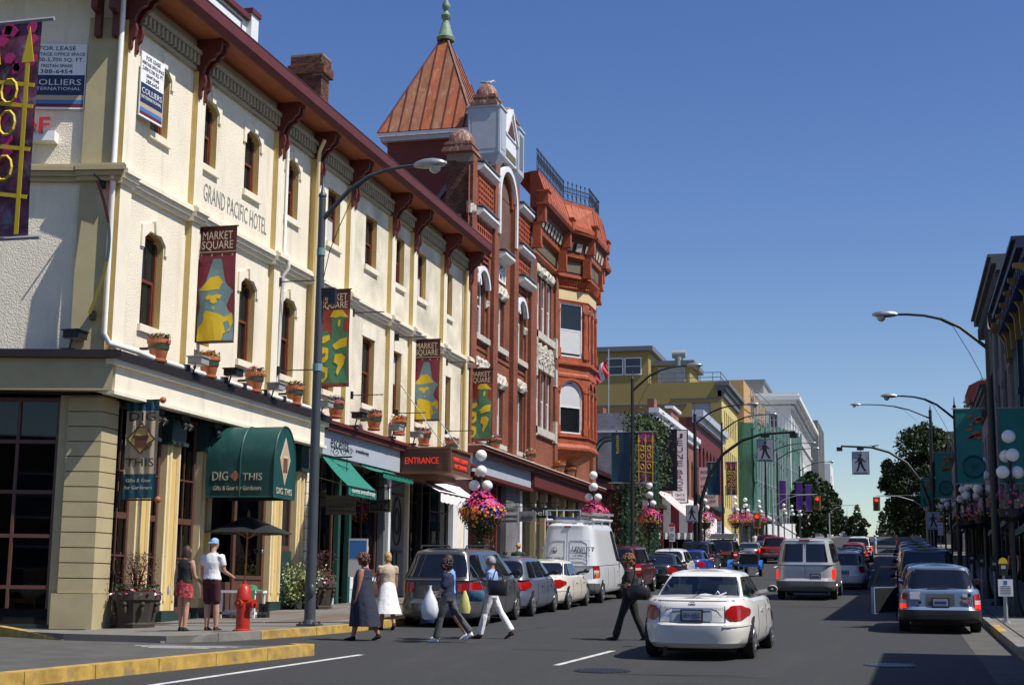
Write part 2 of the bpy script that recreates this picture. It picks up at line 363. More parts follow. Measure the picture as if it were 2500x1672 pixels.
# vehicles
def paint(n, c, rough=.28, metal=0, coat=.7): mk(n, c, rough, .03, 1, metal=metal, coat=coat, loc=True)
paint('p_white', (.76, .75, .71)); paint('p_white2', (.66, .68, .70)); paint('p_silver', (.50, .51, .53), .3, .25); paint('p_volvo', (.14, .21, .34)); paint('p_grey', (.085, .088, .090), .3, .25)
paint('p_bluegrey', (.13, .155, .215), .3, .3); paint('p_cream', (.70, .66, .57)); paint('p_maroon', (.075, .008, .010)); paint('p_navy', (.008, .013, .045)); paint('p_black', (.010, .011, .014))
paint('p_blue', (.020, .045, .30)); paint('p_bright', (.02, .16, .60)); paint('p_red', (.32, .016, .012)); paint('p_dkblue', (.02, .035, .10)); paint('p_steel', (.30, .31, .32), .3, .4)
mk('rubber', (.012, .012, .012), .8, .2); mk('rim', (.42, .43, .44), .3, .1, metal=.8); mk('rim_dark', (.06, .06, .06), .4, .1)
mk('chrome', (.6, .6, .62), .12, 0, metal=1); mk('trim_black', (.015, .015, .016), .55, .1); mk('bumper_grey', (.10, .105, .11), .5, .1)
mk('tail_red', (.33, .008, .008), .12, .15, 20, coat=.5); mk('tail_dark', (.12, .006, .006), .15, .2, 20, coat=.5); mk('tail_on', (.6, .02, .01), .2, 0, emit=(1, .02, .01), es=.9)
mk('tail_white', (.5, .45, .42), .2, .1); mk('amber', (.6, .17, .02), .2, 0)
mk('car_glass', (.007, .008, .010), .03, .2, spec=.7, coat=.5); mk('plate', (.34, .37, .42), .5, .06, 30); mk('plate_ink', (.02, .05, .25), .5, 0)
mkglass('clear_glass', (.75, .85, .86), .05, .62); mkglass('shop_glass', (.9, .93, .93), .0, .7)
mk('seat', (.30, .29, .27), .8, .1); mk('seat_dark', (.06, .06, .06), .8, .1)
# people
mk('skin', (.50, .27, .18), .55, .08, 8, loc=True); mk('skin_tan', (.36, .17, .10), .55, .08, 8, loc=True)
for n, c in dict(c_black=(.012, .012, .013), c_white=(.78, .78, .78), c_navy=(.016, .020, .055), c_denimnavy=(.022, .026, .05), c_maroon=(.055, .009, .016), c_beige=(.50, .41, .29), c_grey=(.075, .08, .085), c_lblue=(.26, .40, .66), c_sky=(.16, .36, .72), c_blue=(.03, .06, .25), c_green=(.02, .05, .03), c_red=(.5, .05, .06), c_brown=(.06, .025, .018), c_pink=(.55, .2, .25), c_tan=(.25, .17, .10)).items(): mk(n, c, .85, .16, 7, .7, 11, loc=True)
mk('c_floral', (.30, .02, .03), .85, 1.0, 22, loc=True, dirt=(.5, .40, .22), dsc=14, damt=1)
for n, c in dict(h_brown=(.055, .024, .011), h_dark=(.014, .009, .007), h_blond=(.46, .28, .11), h_grey=(.30, .30, .30), h_auburn=(.16, .065, .02), h_red=(.11, .04, .02)).items(): mk(n, c, .5, .45, 40, .6, 60, loc=True)
mk('bag_white', (.66, .68, .74), .45, .08, 8, loc=True); mk('bag_black', (.014, .014, .015), .4, .3, 10, loc=True); mk('bag_denim', (.03, .10, .17), .7, .2, 10, loc=True); mk('bag_yellow', (.62, .55, .18), .6, .1, loc=True); mk('bag_blue', (.012, .02, .13), .6, .1, loc=True)
mk('gull', (.72, .72, .72), .8, .1)
# ------------------------------------------------------------------ ground, road, pavements
def yrows(a, b, st=2.0):
    r = []; y = a
    while y < b: r.append(y); y += st
    r.append(b); return r
def strip(mb, x0, x1, ya, yb, dz, st=2.0, mi=None):
    ys = yrows(ya, yb, st); vs = []; fs = []
    for y in ys: vs += [(x0, y, gz(y) + dz), (x1, y, gz(y) + dz)]
    for i in range(len(ys) - 1): fs.append((2 * i, 2 * i + 1, 2 * i + 3, 2 * i + 2))
    mb.add(vs, fs, mi)
b = MB(); strip(b, -1500, 1500, -80, 320, -.08, 5); strip(b, -2500, 2500, 320, 3600, -.08, 80); struct(b, 'ground', 'ground')
b = MB(); strip(b, -70, 30, -20, 315, 0, 2.5); struct(b, 'road', 'asphalt')
def solid(mb, poly, dz0, dz1, mi=None):
    n = len(poly); vs = [(x, y, gz(y) + dz1) for x, y in poly] + [(x, y, gz(y) + dz0) for x, y in poly]
    mb.add(vs, [tuple(range(n))] + [(i, i + n, (i + 1) % n + n, (i + 1) % n) for i in range(n)], mi)
# left pavement: corner ramp at the crossing, straight kerb beyond
corner = [(-40, 31.5), (-40, 29.8), (-22, 27.2), (-17.35, 26.2), (-15.4, 25.45), (-13.2, 25.35), (-12.5, 26.05), (-12.05, 27.0), (-11.55, 28.6), (-11.25, 30.4), (-11.2, 31.5)]
KP = corner[2:]; BP_ = [(-22, 27.55), (-17.4, 28.6), (-17.1, 28.75), (-16.95, 28.85), (-16.95, 28.9), (-16.95, 29.2), (-16.95, 29.8), (-16.95, 30.6), (-16.95, 31.5)]
b = MB(); ys = yrows(31.5, 310, 2)
for (k0, k1, b0, b1) in [(KP[i], KP[i + 1], BP_[i], BP_[i + 1]) for i in range(8)] + [((-11.2, a), (-11.2, c), (-16.95, a), (-16.95, c)) for a, c in zip(ys[:-1], ys[1:])]:
    b.add([(*k0, gz(k0[1]) + .128), (*k1, gz(k1[1]) + .128), (*b1, gz(b1[1]) + .0), (*b0, gz(b0[1]) + .0), (*k0, gz(k0[1]) - .1), (*k1, gz(k1[1]) - .1)], [(0, 1, 2, 3), (0, 4, 5, 1)])
pave_l = struct(b, 'pavement_left', 'concrete')
b = MB(); strip(b, 1.9, 30, -10, 310, .128, 2); pave_r = struct(b, 'pavement_right', 'concrete')
slab = {}
for i, mname in enumerate(('concrete', 'concrete_red')):
    b = MB(); b.box(-.68, .68, -.735, .735, -.03, .02); slab[i] = b.mesh('slab', [mname])
k = 0
for r in range(36):
    y = 32.3 + r * 1.5
    for c in range(4):
        x = -16.15 + c * 1.39 + (.05 if c else 0)
        o = inst(slab[1 if c in (0, 3) and r % 2 else (1 if c == 2 and r < 3 else 0)], 'paving_slab', pave_l, Matrix.Translation((x, y, gz(y) + ph(x) + rnd.uniform(0, .004))) @ Matrix.Rotation(math.atan(gs(y)), 4, 'X') @ Matrix.Rotation(-.0228, 4, 'Y'))
for r in range(34):
    y = 28.2 + r * 1.5
    for c in range(2):
        inst(slab[0], 'paving_slab', pave_r, Matrix.Translation((2.9 + c * 1.4, y, gz(y) + .128)) @ Matrix.Rotation(math.atan(gs(y)), 4, 'X'))
def kerb(parent, pts, mat, h=.155, w=.17, step=1.25, side=1, drop=None):
    """kerb stones laid along a polyline"""
    d = 0; seg = []
    for (a, c) in zip(pts[:-1], pts[1:]):
        A = Vector(a); B = Vector(c); L = (B - A).length; n = max(1, round(L / step))
        for i in range(n): seg.append((A.lerp(B, i / n), A.lerp(B, (i + 1) / n), L / n))
    for i, (p, q, l) in enumerate(seg):
        m = mat(i, p) if callable(mat) else mat
        hh = drop(p) if drop else h; hq = drop(q) if drop else h
        dv = (q - p).normalized(); nv = Vector((dv.y, -dv.x)) * side
        p2 = p + dv * .006; q2 = q - dv * .006
        b = MB(); e = .025
        def z(v, t): return gz(v.y) + t
        A = [p2 + nv * .02, q2 + nv * .02, q2 - nv * (w - .02), p2 - nv * (w - .02)]
        T = [p2 + nv * .012, q2 + nv * .012, q2 - nv * (w - .02), p2 - nv * (w - .02)]
        b.hexa([(A[0].x, A[0].y, z(A[0], -.05)), (A[1].x, A[1].y, z(A[1], -.05)), (A[2].x, A[2].y, z(A[2], -.05)), (A[3].x, A[3].y, z(A[3], -.05)),
                (T[0].x, T[0].y, z(T[0], hh)), (T[1].x, T[1].y, z(T[1], hq)), (T[2].x, T[2].y, z(T[2], hq + .004)), (T[3].x, T[3].y, z(T[3], hh + .004))])
        part(b, 'kerb_stone', m, parent)
kerb(pave_l, [(-22, 27.2), (-17.35, 26.2), (-15.4, 25.45)], 'kerb_yellow', drop=lambda p: .20 if p.x < -16.9 else max(.02, .20 - (p.x + 16.9) * .14))
kerb(pave_l, [(-13.3, 25.3), (-12.5, 26.05), (-12.05, 27.0)], 'kerb_grey', drop=lambda p: min(.16, .03 + max(0, (p.x + 13.3)) * .25))
kerb(pave_l, [(-12.05, 27.0), (-11.55, 28.6), (-11.25, 30.4), (-11.2, 31.5), (-11.2, 33.5)], 'kerb_yellow')
kerb(pave_l, [(-11.2, 33.5), (-11.2, 110)], 'kerb_grey', step=2.5)
kerb(pave_r, [(1.9, 150), (1.9, 34.5)], 'kerb_grey', step=2.5)
kerb(pave_r, [(1.9, 34.5), (1.9, 31.8)], 'kerb_yellow')
kerb(pave_r, [(1.9, 31.8), (1.9, 8)], 'kerb_grey')
b = MB(); strip(b, 1.2, 1.88, 5, 120, .004); part(b, 'gutter', 'island_asphalt', pave_r)
# traffic island in the foreground
isl = [(-9.42, 23.25), (-9.8, 23.3), (-12.0, 20.2), (-16.5, 18.4), (-24, 17.5), (-24, 6), (-13.2, 6), (-10.82, 17.0)]
b = MB(); solid(b, isl, -.05, .165); ti = struct(b, 'traffic_island', 'island_asphalt')
kerb(ti, [(-13.2, 6), (-10.82, 17.0), (-9.42, 23.25)], 'kerb_yellow', h=.185, w=.2)
kerb(ti, [(-9.42, 23.25), (-9.8, 23.3)], 'kerb_yellow', h=.185, w=.2)
# weeds on the island
b = MB()
for i in range(420):
    x = -17.4 + rnd.gauss(0, .28); y = 22.3 + rnd.gauss(0, .15); h = rnd.uniform(.05, .16); a = rnd.uniform(0, 6.3); dx = math.cos(a) * .012; dy = math.sin(a) * .012; lx = rnd.gauss(0, .04); z = gz(y)
    b.add([(x - dx, y - dy, z), (x + dx, y + dy, z), (x + lx, y + lx, z + h)], [(0, 1, 2)])
o = part(b, 'grass', 'leaf_pale', None); o['kind'] = 'stuff'; o['label'] = 'small tuft of grass growing at the pavement edge'; o['category'] = 'grass'
# painted lines
def line(name, p, q, w, mat='white_line', dz=.005):
    A = Vector(p); B = Vector(q); d = (B - A).normalized(); n = Vector((d.y, -d.x)) * w / 2; b = MB(); N = max(1, int((B - A).length / 2)); vs = []; fs = []
    for i in range(N + 1):
        c = A.lerp(B, i / N); vs += [(c.x - n.x, c.y - n.y, gz(c.y - n.y) + dz), (c.x + n.x, c.y + n.y, gz(c.y + n.y) + dz)]
    for i in range(N): fs.append((2 * i, 2 * i + 1, 2 * i + 3, 2 * i + 2))
    b.add(vs, fs); return struct(b, name, mat)
line('white_edge_line', (-8.72, 23.6), (-9.9, 12), .13)
line('lane_dash', (-5.12, 22.4), (-4.9, 25.9), .11)
for y in (81, 93, 105): line('lane_dash', (-7.6 + .1, y), (-7.6, y + 3), .12)
for y in (64, 76, 88): line('lane_dash', (-1.55, y), (-1.5, y + 3), .12)
for i in range(3): line('crosswalk_line', (-13.4 + i * .25, 24.55 - i * .22), (-11.1 + i * .1, 24.75 - i * .2), .09)
line('stop_line', (-11, 126), (1.5, 126), .5)
for y in (130, 133.5): line('crosswalk_line', (-11, y), (1.8, y), .3)
# tar seams and worn patches
for i in range(15):
    x = rnd.uniform(-9, .5); y = rnd.uniform(13, 34); L = rnd.uniform(.8, 3.2); a = rnd.choice((0, 0, 0, 1.2)) + rnd.gauss(0, .15)
    p = (x, y); q = (x + math.cos(a) * L, y + math.sin(a) * L)
    if max(p[0], q[0]) > 1.0: continue
    line('tar_seam', p, q, rnd.uniform(.015, .04), 'tar', .003)
b = MB(); b.add([(x, y, gz(y) + .0025) for x, y in ((-9.6, 23.9), (-11.2, 25.2), (-13.2, 25.2), (-17.3, 26.1), (-26, 27.7), (-26, 16), (-12, 20))], [tuple(range(7))]); struct(b, 'road_patch', 'island_asphalt')
for (x0, x1, y0, y1) in [(-8.2, -6.4, 14.5, 18.5), (-3.2, -.6, 17.2, 20.0), (-7.2, -5.6, 33.5, 40)]:
    b = MB(); strip(b, x0, x1, y0, y1, .002); struct(b, 'road_patch', 'asphalt_patch')
def cover(name, label, x, y, r, mats, grate=False):
    t = root(name, label, 'manhole' if not grate else 'drain', (x, y, gz(y)), rx=math.atan(gs(y)))
    b = MB(); b.lathe([(r, -.03), (r, .008), (r * .94, .010)], n=32); lpart(b, 'frame', mats, t)
    b = MB()
    for i in range(11):
        u = -r * .85 + i * r * .17; h = math.sqrt(max(0.01, (r * .9) ** 2 - u * u)); b.box(u - .02, u + .02, -h, h, .010, .016)
    lpart(b, 'cover_ribs', 'black_iron' if not grate else 'pole_grey', t)
cover('manhole_cover', 'round iron manhole cover in the road in front of the white sedan', -4.25, 21.6, .42, 'black_iron')
cover('drain_cover', 'ribbed metal drain cover in the road at lower right', -.2, 24.0, .4, 'black_iron', True)
# ------------------------------------------------------------------ facade helpers
def facade(mb, O, U, N, u0, u1, z0, z1, holes, depth=.22, mi=0, mir=None):
    O = Vector(O); U = Vector(U); N = Vector(N); mir = mi if mir is None else mir
    P = lambda u, z, d=0: O + U * u + Vector((0, 0, z)) - N * d
    us = sorted({u0, u1, *[h[0] for h in holes], *[h[1] for h in holes]}); zs = sorted({z0, z1, *[h[2] for h in holes], *[h[3] for h in holes]})
    us = [u for u in us if u0 <= u <= u1]; zs = [z for z in zs if z0 <= z <= z1]
    for a, c in zip(us[:-1], us[1:]):
        for e, g in zip(zs[:-1], zs[1:]):
            um = (a + c) / 2; zm = (e + g) / 2
            if any(h[0] < um < h[1] and h[2] < zm < h[3] for h in holes): continue
            mb.add([P(a, e), P(c, e), P(c, g), P(a, g)], [(0, 1, 2, 3)], mi)
    for h in holes:
        a, c, e, g = h[:4]; k = h[4] if len(h) > 4 else None
        for q in ([P(a, e), P(a, g), P(a, g, depth), P(a, e, depth)], [P(c, e), P(c, g), P(c, g, depth), P(c, e, depth)], [P(a, e), P(c, e), P(c, e, depth), P(a, e, depth)], [P(a, g), P(c, g), P(c, g, depth), P(a, g, depth)]): mb.add(q, [(0, 1, 2, 3)], mir)
        if k == 'round':
            r = (c - a) / 2; cx = (a + c) / 2; pts = arc((cx, g - r), r, 180, 0, 12)
        elif k == 'seg':
            rise = (c - a) * .22; w = (c - a); pts = [(a, g - rise), (a + w * .16, g - rise * .35), (a + w * .38, g - .01), (a + w * .62, g - .01), (a + w * .84, g - rise * .35), (c, g - rise)]
        else: continue
        half = len(pts) // 2
        for i in range(len(pts) - 1):
            p, q = pts[i], pts[i + 1]; cn = (a, g) if (p[0] + q[0]) / 2 < (a + c) / 2 else (c, g)
            mb.add([P(p[0], p[1], -.001), P(q[0], q[1], -.001), P(cn[0], cn[1], -.001)], [(0, 1, 2)], mi)
            mb.add([P(*p), P(*q), P(q[0], q[1], depth), P(p[0], p[1], depth)], [(0, 1, 2, 3)], mir)
        mid = pts[half] if len(pts) % 2 else ((pts[half - 1][0] + pts[half][0]) / 2, g - .01)
        mb.add([P(a, g, -.001), P(c, g, -.001), P(mid[0], mid[1], -.001)], [(0, 1, 2)], mi)
_wc = {}
def winmesh(w, h, style, fm):
    k = (round(w, 2), round(h, 2), style, fm)
    if k in _wc: return _wc[k]
    f = MB(); t = .075; d0, d1 = -.04, .05
    if style == 'round': # half round head
        r = w / 2; n = 12
        ro = arc((0, h - r), r, 180, 0, n); ri = arc((0, h - r), r - t, 180, 0, n)
        for i in range(n):
            poly = [ro[i], ro[i + 1], ri[i + 1], ri[i]]; f.py(poly, d0, d1)
        f.box(-w / 2, -w / 2 + t, d0, d1, 0, h - r); f.box(w / 2 - t, w / 2, d0, d1, 0, h - r)
    else:
        f.box(-w / 2, -w / 2 + t, d0, d1, 0, h); f.box(w / 2 - t, w / 2, d0, d1, 0, h); f.box(-w / 2 + t, w / 2 - t, d0, d1, h - t * 1.3, h)
    f.box(-w / 2 + t, w / 2 - t, d0, d1, 0, t)
    if style in ('sash', 'round', 'seg'):
        f.box(-w / 2 + t, w / 2 - t, d0 + .03, d1 + .03, h * .5 - .035, h * .5 + .035)
        for s in (-1, 1): f.box(s * (w / 2 - t) - (.04 if s > 0 else 0), s * (w / 2 - t) + (0 if s > 0 else .04), d0 + .03, d1 + .03, t, h * .5 - .035)
    fr = f.mesh('window', [fm])
    up = MB(); up.box(-w / 2 + t * .5, w / 2 - t * .5, .012, .024, h * .5, h - t * .6 if style != 'round' else h - t); lo = MB(); lo.box(-w / 2 + t * .5, w / 2 - t * .5, .045, .057, t * .5, h * .5)
    if style == 'fixed':
        up = MB(); up.box(-w / 2 + t * .5, w / 2 - t * .5, .012, .024, t * .5, h - t * .6); lo = None
    if style == 'round':
        up = MB(); r = w / 2 - .03; up.py([(-r, h * .5), (r, h * .5)] + arc((0, h - w / 2), r, 0, 180, 12), .012, .024)
    um = up.mesh('pane', ['pane']); lm = lo.mesh('pane', ['pane']) if lo else None
    _wc[k] = (fr, um, lm); return _wc[k]
def window(bld, O, U, N, hole, style='sash', fm='wood_frame', depth=.2, sill='cream', sw=.12, light=None, lab=None):
    a, c, e, g = hole[:4]; w = c - a; h = g - e
    fr, um, lm = winmesh(w, h, style, fm)
    B = basis(Vector(O) + Vector(U) * ((a + c) / 2) + Vector((0, 0, e)) - Vector(N) * depth, U, N)
    wo = inst(fr, 'window', bld, B)
    p = link('pane', um, wo); 
    if lm: p2 = link('pane', lm, wo)
    if light:
        b = MB(); b.box(-w / 2 + .07, w / 2 - .07, .0, .008, h * (.5 if light > 0 else .07), h * (.95 if light > 0 else .5)); q = link('blind', b.mesh('blind', ['blind']), wo); q.location.y = .004
    if sill:
        b = MB(); b.T = B; b.box(-w / 2 - sw, w / 2 + sw, -depth - .09, .02, -.17, -.002)
        part(b, 'sill', sill, bld)
    return wo
def brickface(parent, O, U, N, u0, u1, z0, z1, limit, dpt=.012):
    """individual bricks set proud of a mortar bed"""
    bw, bh = .215, .075; n = 0; B0 = Vector(O); U = Vector(U); N = Vector(N)
    meshes = []
    for i in range(4):
        b = MB(); b.box(-bw / 2 + .005, bw / 2 - .005, -dpt, .02, .005, bh - .005); meshes.append(b.mesh('brick', ['brick%d' % i]))
    hm = []
    for i in range(4):
        b = MB(); b.box(-bw / 4 + .005, bw / 4 - .005, -dpt, .02, .005, bh - .005); hm.append(b.mesh('brick', ['brick%d' % i]))
    r = 0; z = z0
    while z + bh <= z1 + 1e-6:
        u = u0 - (bw / 2 if r % 2 else 0)
        while u < u1 - .02:
            a = max(u, u0); c = min(u + bw, u1)
            if n >= limit: return n
            if c - a > bw * .8: inst(meshes[rnd.randrange(4)], 'brick', parent, basis(B0 + U * (u + bw / 2) + Vector((0, 0, z)) + N * rnd.uniform(-.004, .003), U, N)); n += 1
            elif c - a > bw * .3: inst(hm[rnd.randrange(4)], 'brick', parent, basis(B0 + U * ((a + c) / 2) + Vector((0, 0, z)) + N * rnd.uniform(-.004, .003), U, N)); n += 1
            u += bw
        z += bh; r += 1
    return n
# ------------------------------------------------------------------ the cream corner hotel
FX = -16.9; FO = (FX, 0, 0); FU = (0, 1, 0); FN = (1, 0, 0)
H = root('hotel_building', 'three-storey cream stucco corner hotel with maroon eaves and shops below', 'building', (-17, 29, gz(29)))
LC = Vector((FX, 28.9, 0)); LU = Vector((-.968, -.25, 0)); LN = Vector((.25, -.968, 0))
upY = [(30.35, 31.22), (32.98, 33.86), (35.58, 36.5), (38.36, 39.3), (41.65, 42.7), (45.05, 46.15), (48.0, 49.05), (50.5, 51.6), (53.9, 55.0)]
loY = [(30.35, 31.32), (33.0, 33.95), (35.62, 36.6), (38.4, 39.38), (41.62, 42.6), (45.05, 46.2), (47.9, 49.0), (50.5, 51.6), (53.85, 55.0)]
pil = [28.9, 32.42, 37.45, 40.25, 43.25, 47.3, 49.7, 53.4, 56.55]
hu = [(a, c, 12.4, 14.12) + (('seg',) if i < 4 else ()) for i, (a, c) in enumerate(upY)]
hl = [(a, c, 7.76, 10.0) + (('seg',) if i < 4 else ()) for i, (a, c) in enumerate(loY)]
b = MB()
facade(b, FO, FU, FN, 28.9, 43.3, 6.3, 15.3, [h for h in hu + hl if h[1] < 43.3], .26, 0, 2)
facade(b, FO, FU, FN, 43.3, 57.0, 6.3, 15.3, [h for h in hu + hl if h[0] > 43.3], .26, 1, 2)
facade(b, LC, LU, LN, 0, 9, 6.3, 15.3, [], .2, 0)
# back, far end and inner return
e = LC + LU * 9
b.add([(e.x, e.y, 6.3), (e.x, e.y, 15.3), (-30, 30, 15.3), (-30, 30, 6.3), (-30, 57, 15.3), (-30, 57, 6.3), (FX, 57, 6.3), (FX, 57, 15.3)], [(0, 1, 2, 3), (3, 2, 4, 5), (5, 4, 7, 6)], 0)
part(b, 'wall', ['stucco', 'cream_brick', 'tan'], H)
for i, h in enumerate(hu): window(H, FO, FU, FN, h, 'sash', 'wood_frame', .2, 'cream', .1, light=(-1 if i in (4, 7) else None))
for i, h in enumerate(hl): window(H, FO, FU, FN, h, 'sash', 'wood_frame', .2, 'cream', .1, light=(1 if i == 6 else None))
# moulded hoods with keystones over the arched windows
for (a, c, z0, z1) in [h[:4] for h in hu[:4] + hl[:4]]:
    m = (a + c) / 2; w = c - a; t = MB()
    po = [(m - w / 2 - .16, z1 - .42), (m - w / 2 - .16, z1 + .10), (m - w * .25, z1 + .22), (m + w * .25, z1 + .22), (m + w / 2 + .16, z1 + .10), (m + w / 2 + .16, z1 - .42)]
    pi = [(m - w / 2 - .02, z1 - .42), (m - w / 2 - .02, z1 - .18), (m - w * .28, z1 + .005), (m + w * .28, z1 + .005), (m + w / 2 + .02, z1 - .18), (m + w / 2 + .02, z1 - .42)]
    for k in range(5): t.px([po[k], po[k + 1], pi[k + 1], pi[k]], FX - .01, FX + .05)
    hd = part(t, 'window_hood', 'cream', H)
    t = MB(); t.px([(m - .09, z1 - .03), (m + .09, z1 - .03), (m + .13, z1 + .28), (m - .13, z1 + .28)], FX, FX + .11); part(t, 'keystone', 'cream', hd)
# flat lintels of the later half
for (a, c, z0, z1) in [h[:4] for h in hl[4:]]:
    t = MB(); t.box(FX - .01, FX + .02, a - .1, c + .1, z1 + .003, z1 + .42); part(t, 'lintel', 'cream', H)
# pilasters
for i, y in enumerate(pil):
    w = .42 if i not in (0,) else .5
    for (z0, z1) in ((6.75, 10.72), (11.09, 14.6)):
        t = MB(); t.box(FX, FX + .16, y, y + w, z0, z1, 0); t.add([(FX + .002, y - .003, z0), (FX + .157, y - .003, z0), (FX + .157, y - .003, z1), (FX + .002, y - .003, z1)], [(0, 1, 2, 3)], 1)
        part(t, 'pilaster', ['cream', 'tan'], H)
t = MB()
for (z0, z1) in ((6.75, 10.72), (11.09, 14.6)):
    for d0, d1 in ((0, .74),):
        p = [LC + LU * d0, LC + LU * d1, LC + LU * d1 + LN * .13, LC + LU * d0 + LN * .13 + Vector((.02, 0, 0))]
        t.hexa([(q.x, q.y, z0) for q in p] + [(q.x, q.y, z1) for q in p])
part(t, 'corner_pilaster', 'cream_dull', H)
# belt course with breaks over the pilasters
def sweepL(mb, prof, ya, yb, extra=0):
    for (p0, p1, z0, z1) in prof: mb.box(FX - .02, FX + p1 + extra, ya, yb, z0, z1)
BP = [(0, .10, 10.72, 10.82), (0, .17, 10.822, 10.93), (0, .24, 10.932, 11.03), (0, .19, 11.032, 11.09)]
t = MB(); edges = []
for i, y in enumerate(pil): edges.append((y - .1, y + .55))
sweepL(t, BP, 28.85, 57.0); part(t, 'belt_course', 'cream', H)
for (a, c) in edges:
    t = MB(); sweepL(t, [(q[0], q[1], q[2] - .006, q[3] + .006) for q in BP], a, min(c, 57.05), .14); part(t, 'belt_block', 'cream', H)
t = MB()
for (p0, p1, z0, z1) in BP:
    p = [LC, LC + LU * 9, LC + LU * 9 + LN * p1, LC + LN * p1 + Vector((p1, 0, 0))]; t.hexa([(q.x, q.y, z0) for q in p] + [(q.x, q.y, z1) for q in p])
    p = [LC, LC + LU * .8, LC + LU * .8 + LN * (p1 + .13), LC + LN * (p1 + .13) + Vector((p1 + .15, 0, 0))]; t.hexa([(q.x, q.y, z0 - .004) for q in p] + [(q.x, q.y, z1 + .004) for q in p])
part(t, 'belt_course', 'cream_dull', H)
# frieze, dentils, soffit, gutter, brackets
t = MB(); t.box(FX - .02, FX + .10, 28.9, 57.0, 14.62, 14.72); t.box(FX - .02, FX + .22, 28.9, 57.0, 15.0, 15.12); t.box(FX - .02, FX + .06, 28.9, 57.0, 15.12, 15.42)
part(t, 'frieze', 'frieze', H)
t = MB(); y = 29.1
while y < 56.9: t.box(FX - .01, FX + .19, y, y + .11, 14.74, 14.99); y += .21
o = part(t, 'dentil_course', 'frieze', H); o['kind'] = 'stuff'
EX = -16.06
t = MB(); t.box(FX - .3, EX, 27.9, 57.15, 15.42, 15.46); part(t, 'soffit', 'soffit', H)
t = MB(); t.py([(EX, 15.38), (EX + .06, 15.38), (EX + .16, 15.54), (EX + .16, 15.82), (EX, 15.82)], 27.85, 57.2); part(t, 'gutter', 'maroon', H)
t = MB(); t.px([(27.9, 15.822), (57.2, 15.822), (57.2, 15.86), (27.9, 15.86)], EX - .35, EX + .17); part(t, 'roof_edge', 'maroon_dark', H)
t = MB(); t.add([(EX - .2, 27.9, 15.86), (EX - .2, 57.2, 15.86), (-23, 57.2, 18.0), (-23, 31, 18.0), (e.x, e.y - 1, 15.86)], [(0, 1, 2, 3), (0, 3, 4)]); t.add([(-23, 57.2, 18.0), (-23, 31, 18), (-30, 31, 16), (-30, 57.2, 16)], [(0, 1, 2, 3)]); part(t, 'roof', 'maroon_dark', H)
t = MB(); p = [LC + LU * 9, LC + Vector((-.1, 0, 0)), LC + LN * .95 + Vector((.8, 0, 0)), LC + LU * 9 + LN * .95]
t.hexa([(q.x, q.y, 15.40) for q in p] + [(q.x, q.y, 15.76) for q in p]); part(t, 'side_eave', 'maroon', H)
bp = [(0, 13.92), (.05, 13.86), (.10, 13.95), (.10, 14.10), (.19, 14.18), (.24, 14.35), (.20, 14.50), (.13, 14.56), (.24, 14.72), (.40, 14.86), (.58, 14.90), (.66, 15.02), (.78, 15.06), (.86, 15.16), (.86, 15.30), (0, 15.40)]
for y in pil[:]:
    t = MB()
    for dy in (.0, .28): t.py([(FX + .155 + q[0] * (.68 if q[1] > 14.6 else .8), q[1]) for q in bp], y + dy - .02, y + dy + .08)
    t.box(FX + .1, FX + .74, y - .06, y + .42, 15.32, 15.415); t.box(FX + .05, FX + .2, y - .03, y + .40, 14.6, 15.3)
    part(t, 'eave_bracket', 'maroon', H)
for d in (.1, .5):
    p = LC + LU * d + LN * .13; t = MB(); t.T = basis(p, LU, LN); t.box(-.07, .07, -.55, 0, 14.62, 15.38); t.box(-.07, .07, -.2, 0, 14.1, 14.62); part(t, 'eave_bracket', 'maroon', H)
# white gabled parapet with ball finials above the corner
t = MB(); t.box(-17.2, -16.75, 29.3, 35.0, 15.86, 16.95, 0); t.box(-16.75, -16.73, 29.6, 34.7, 16.0, 16.85, 1); t.box(-16.73, -16.72, 29.72, 34.58, 16.1, 16.75, 0)
t.box(-17.28, -16.62, 29.2, 35.1, 16.95, 17.1, 2); t.box(-17.2, -16.6, 35.0, 35.45, 15.86, 17.16, 0); t.box(-17.3, -16.55, 34.95, 35.52, 17.16, 17.3, 2)
t.box(-17.2, -16.9, 29.8, 33.2, 17.1, 19.0, 0); t.box(-16.9, -16.88, 30.0, 33.0, 17.3, 18.9, 1); t.box(-17.25, -16.8, 33.2, 33.35, 17.1, 19.1, 2)
part(t, 'parapet', ['white_trim', 'slate_grey', 'maroon'], H)
t = MB(); t.ball((-16.9, 34.1, 17.42), .24, 10); t.lathe([(.14, 17.1), (.08, 17.22)], (-16.9, 34.1, 0), 12); part(t, 'ball_finial', 'dome', H, 60)
# brick chimney, brick by brick where it shows
t = MB(); t.box(-18.9, -17.84, 43.02, 43.7, 15.8, 18.4); t.box(-19.0, -17.72, 42.92, 43.8, 18.40, 18.70); t.box(-18.93, -17.80, 43.0, 43.72, 18.70, 19.08); ch = part(t, 'chimney', 'mortar', H)
n = brickface(ch, (-18.9, 43.02, 0), (1, 0, 0), (0, -1, 0), 0, 1.06, 16.6, 18.4, 130); n += brickface(ch, (-17.84, 43.02, 0), (0, 1, 0), (1, 0, 0), 0, .68, 16.6, 18.4, 80)
brickface(ch, (-19.0, 42.92, 0), (1, 0, 0), (0, -1, 0), 0, 1.28, 18.40, 18.70, 40); brickface(ch, (-17.72, 42.92, 0), (0, 1, 0), (1, 0, 0), 0, .88, 18.40, 18.70, 30)
brickface(ch, (-18.93, 43.0, 0), (1, 0, 0), (0, -1, 0), 0, 1.13, 18.715, 19.08, 40); brickface(ch, (-17.80, 43.0, 0), (0, 1, 0), (1, 0, 0), 0, .72, 18.715, 19.08, 30)
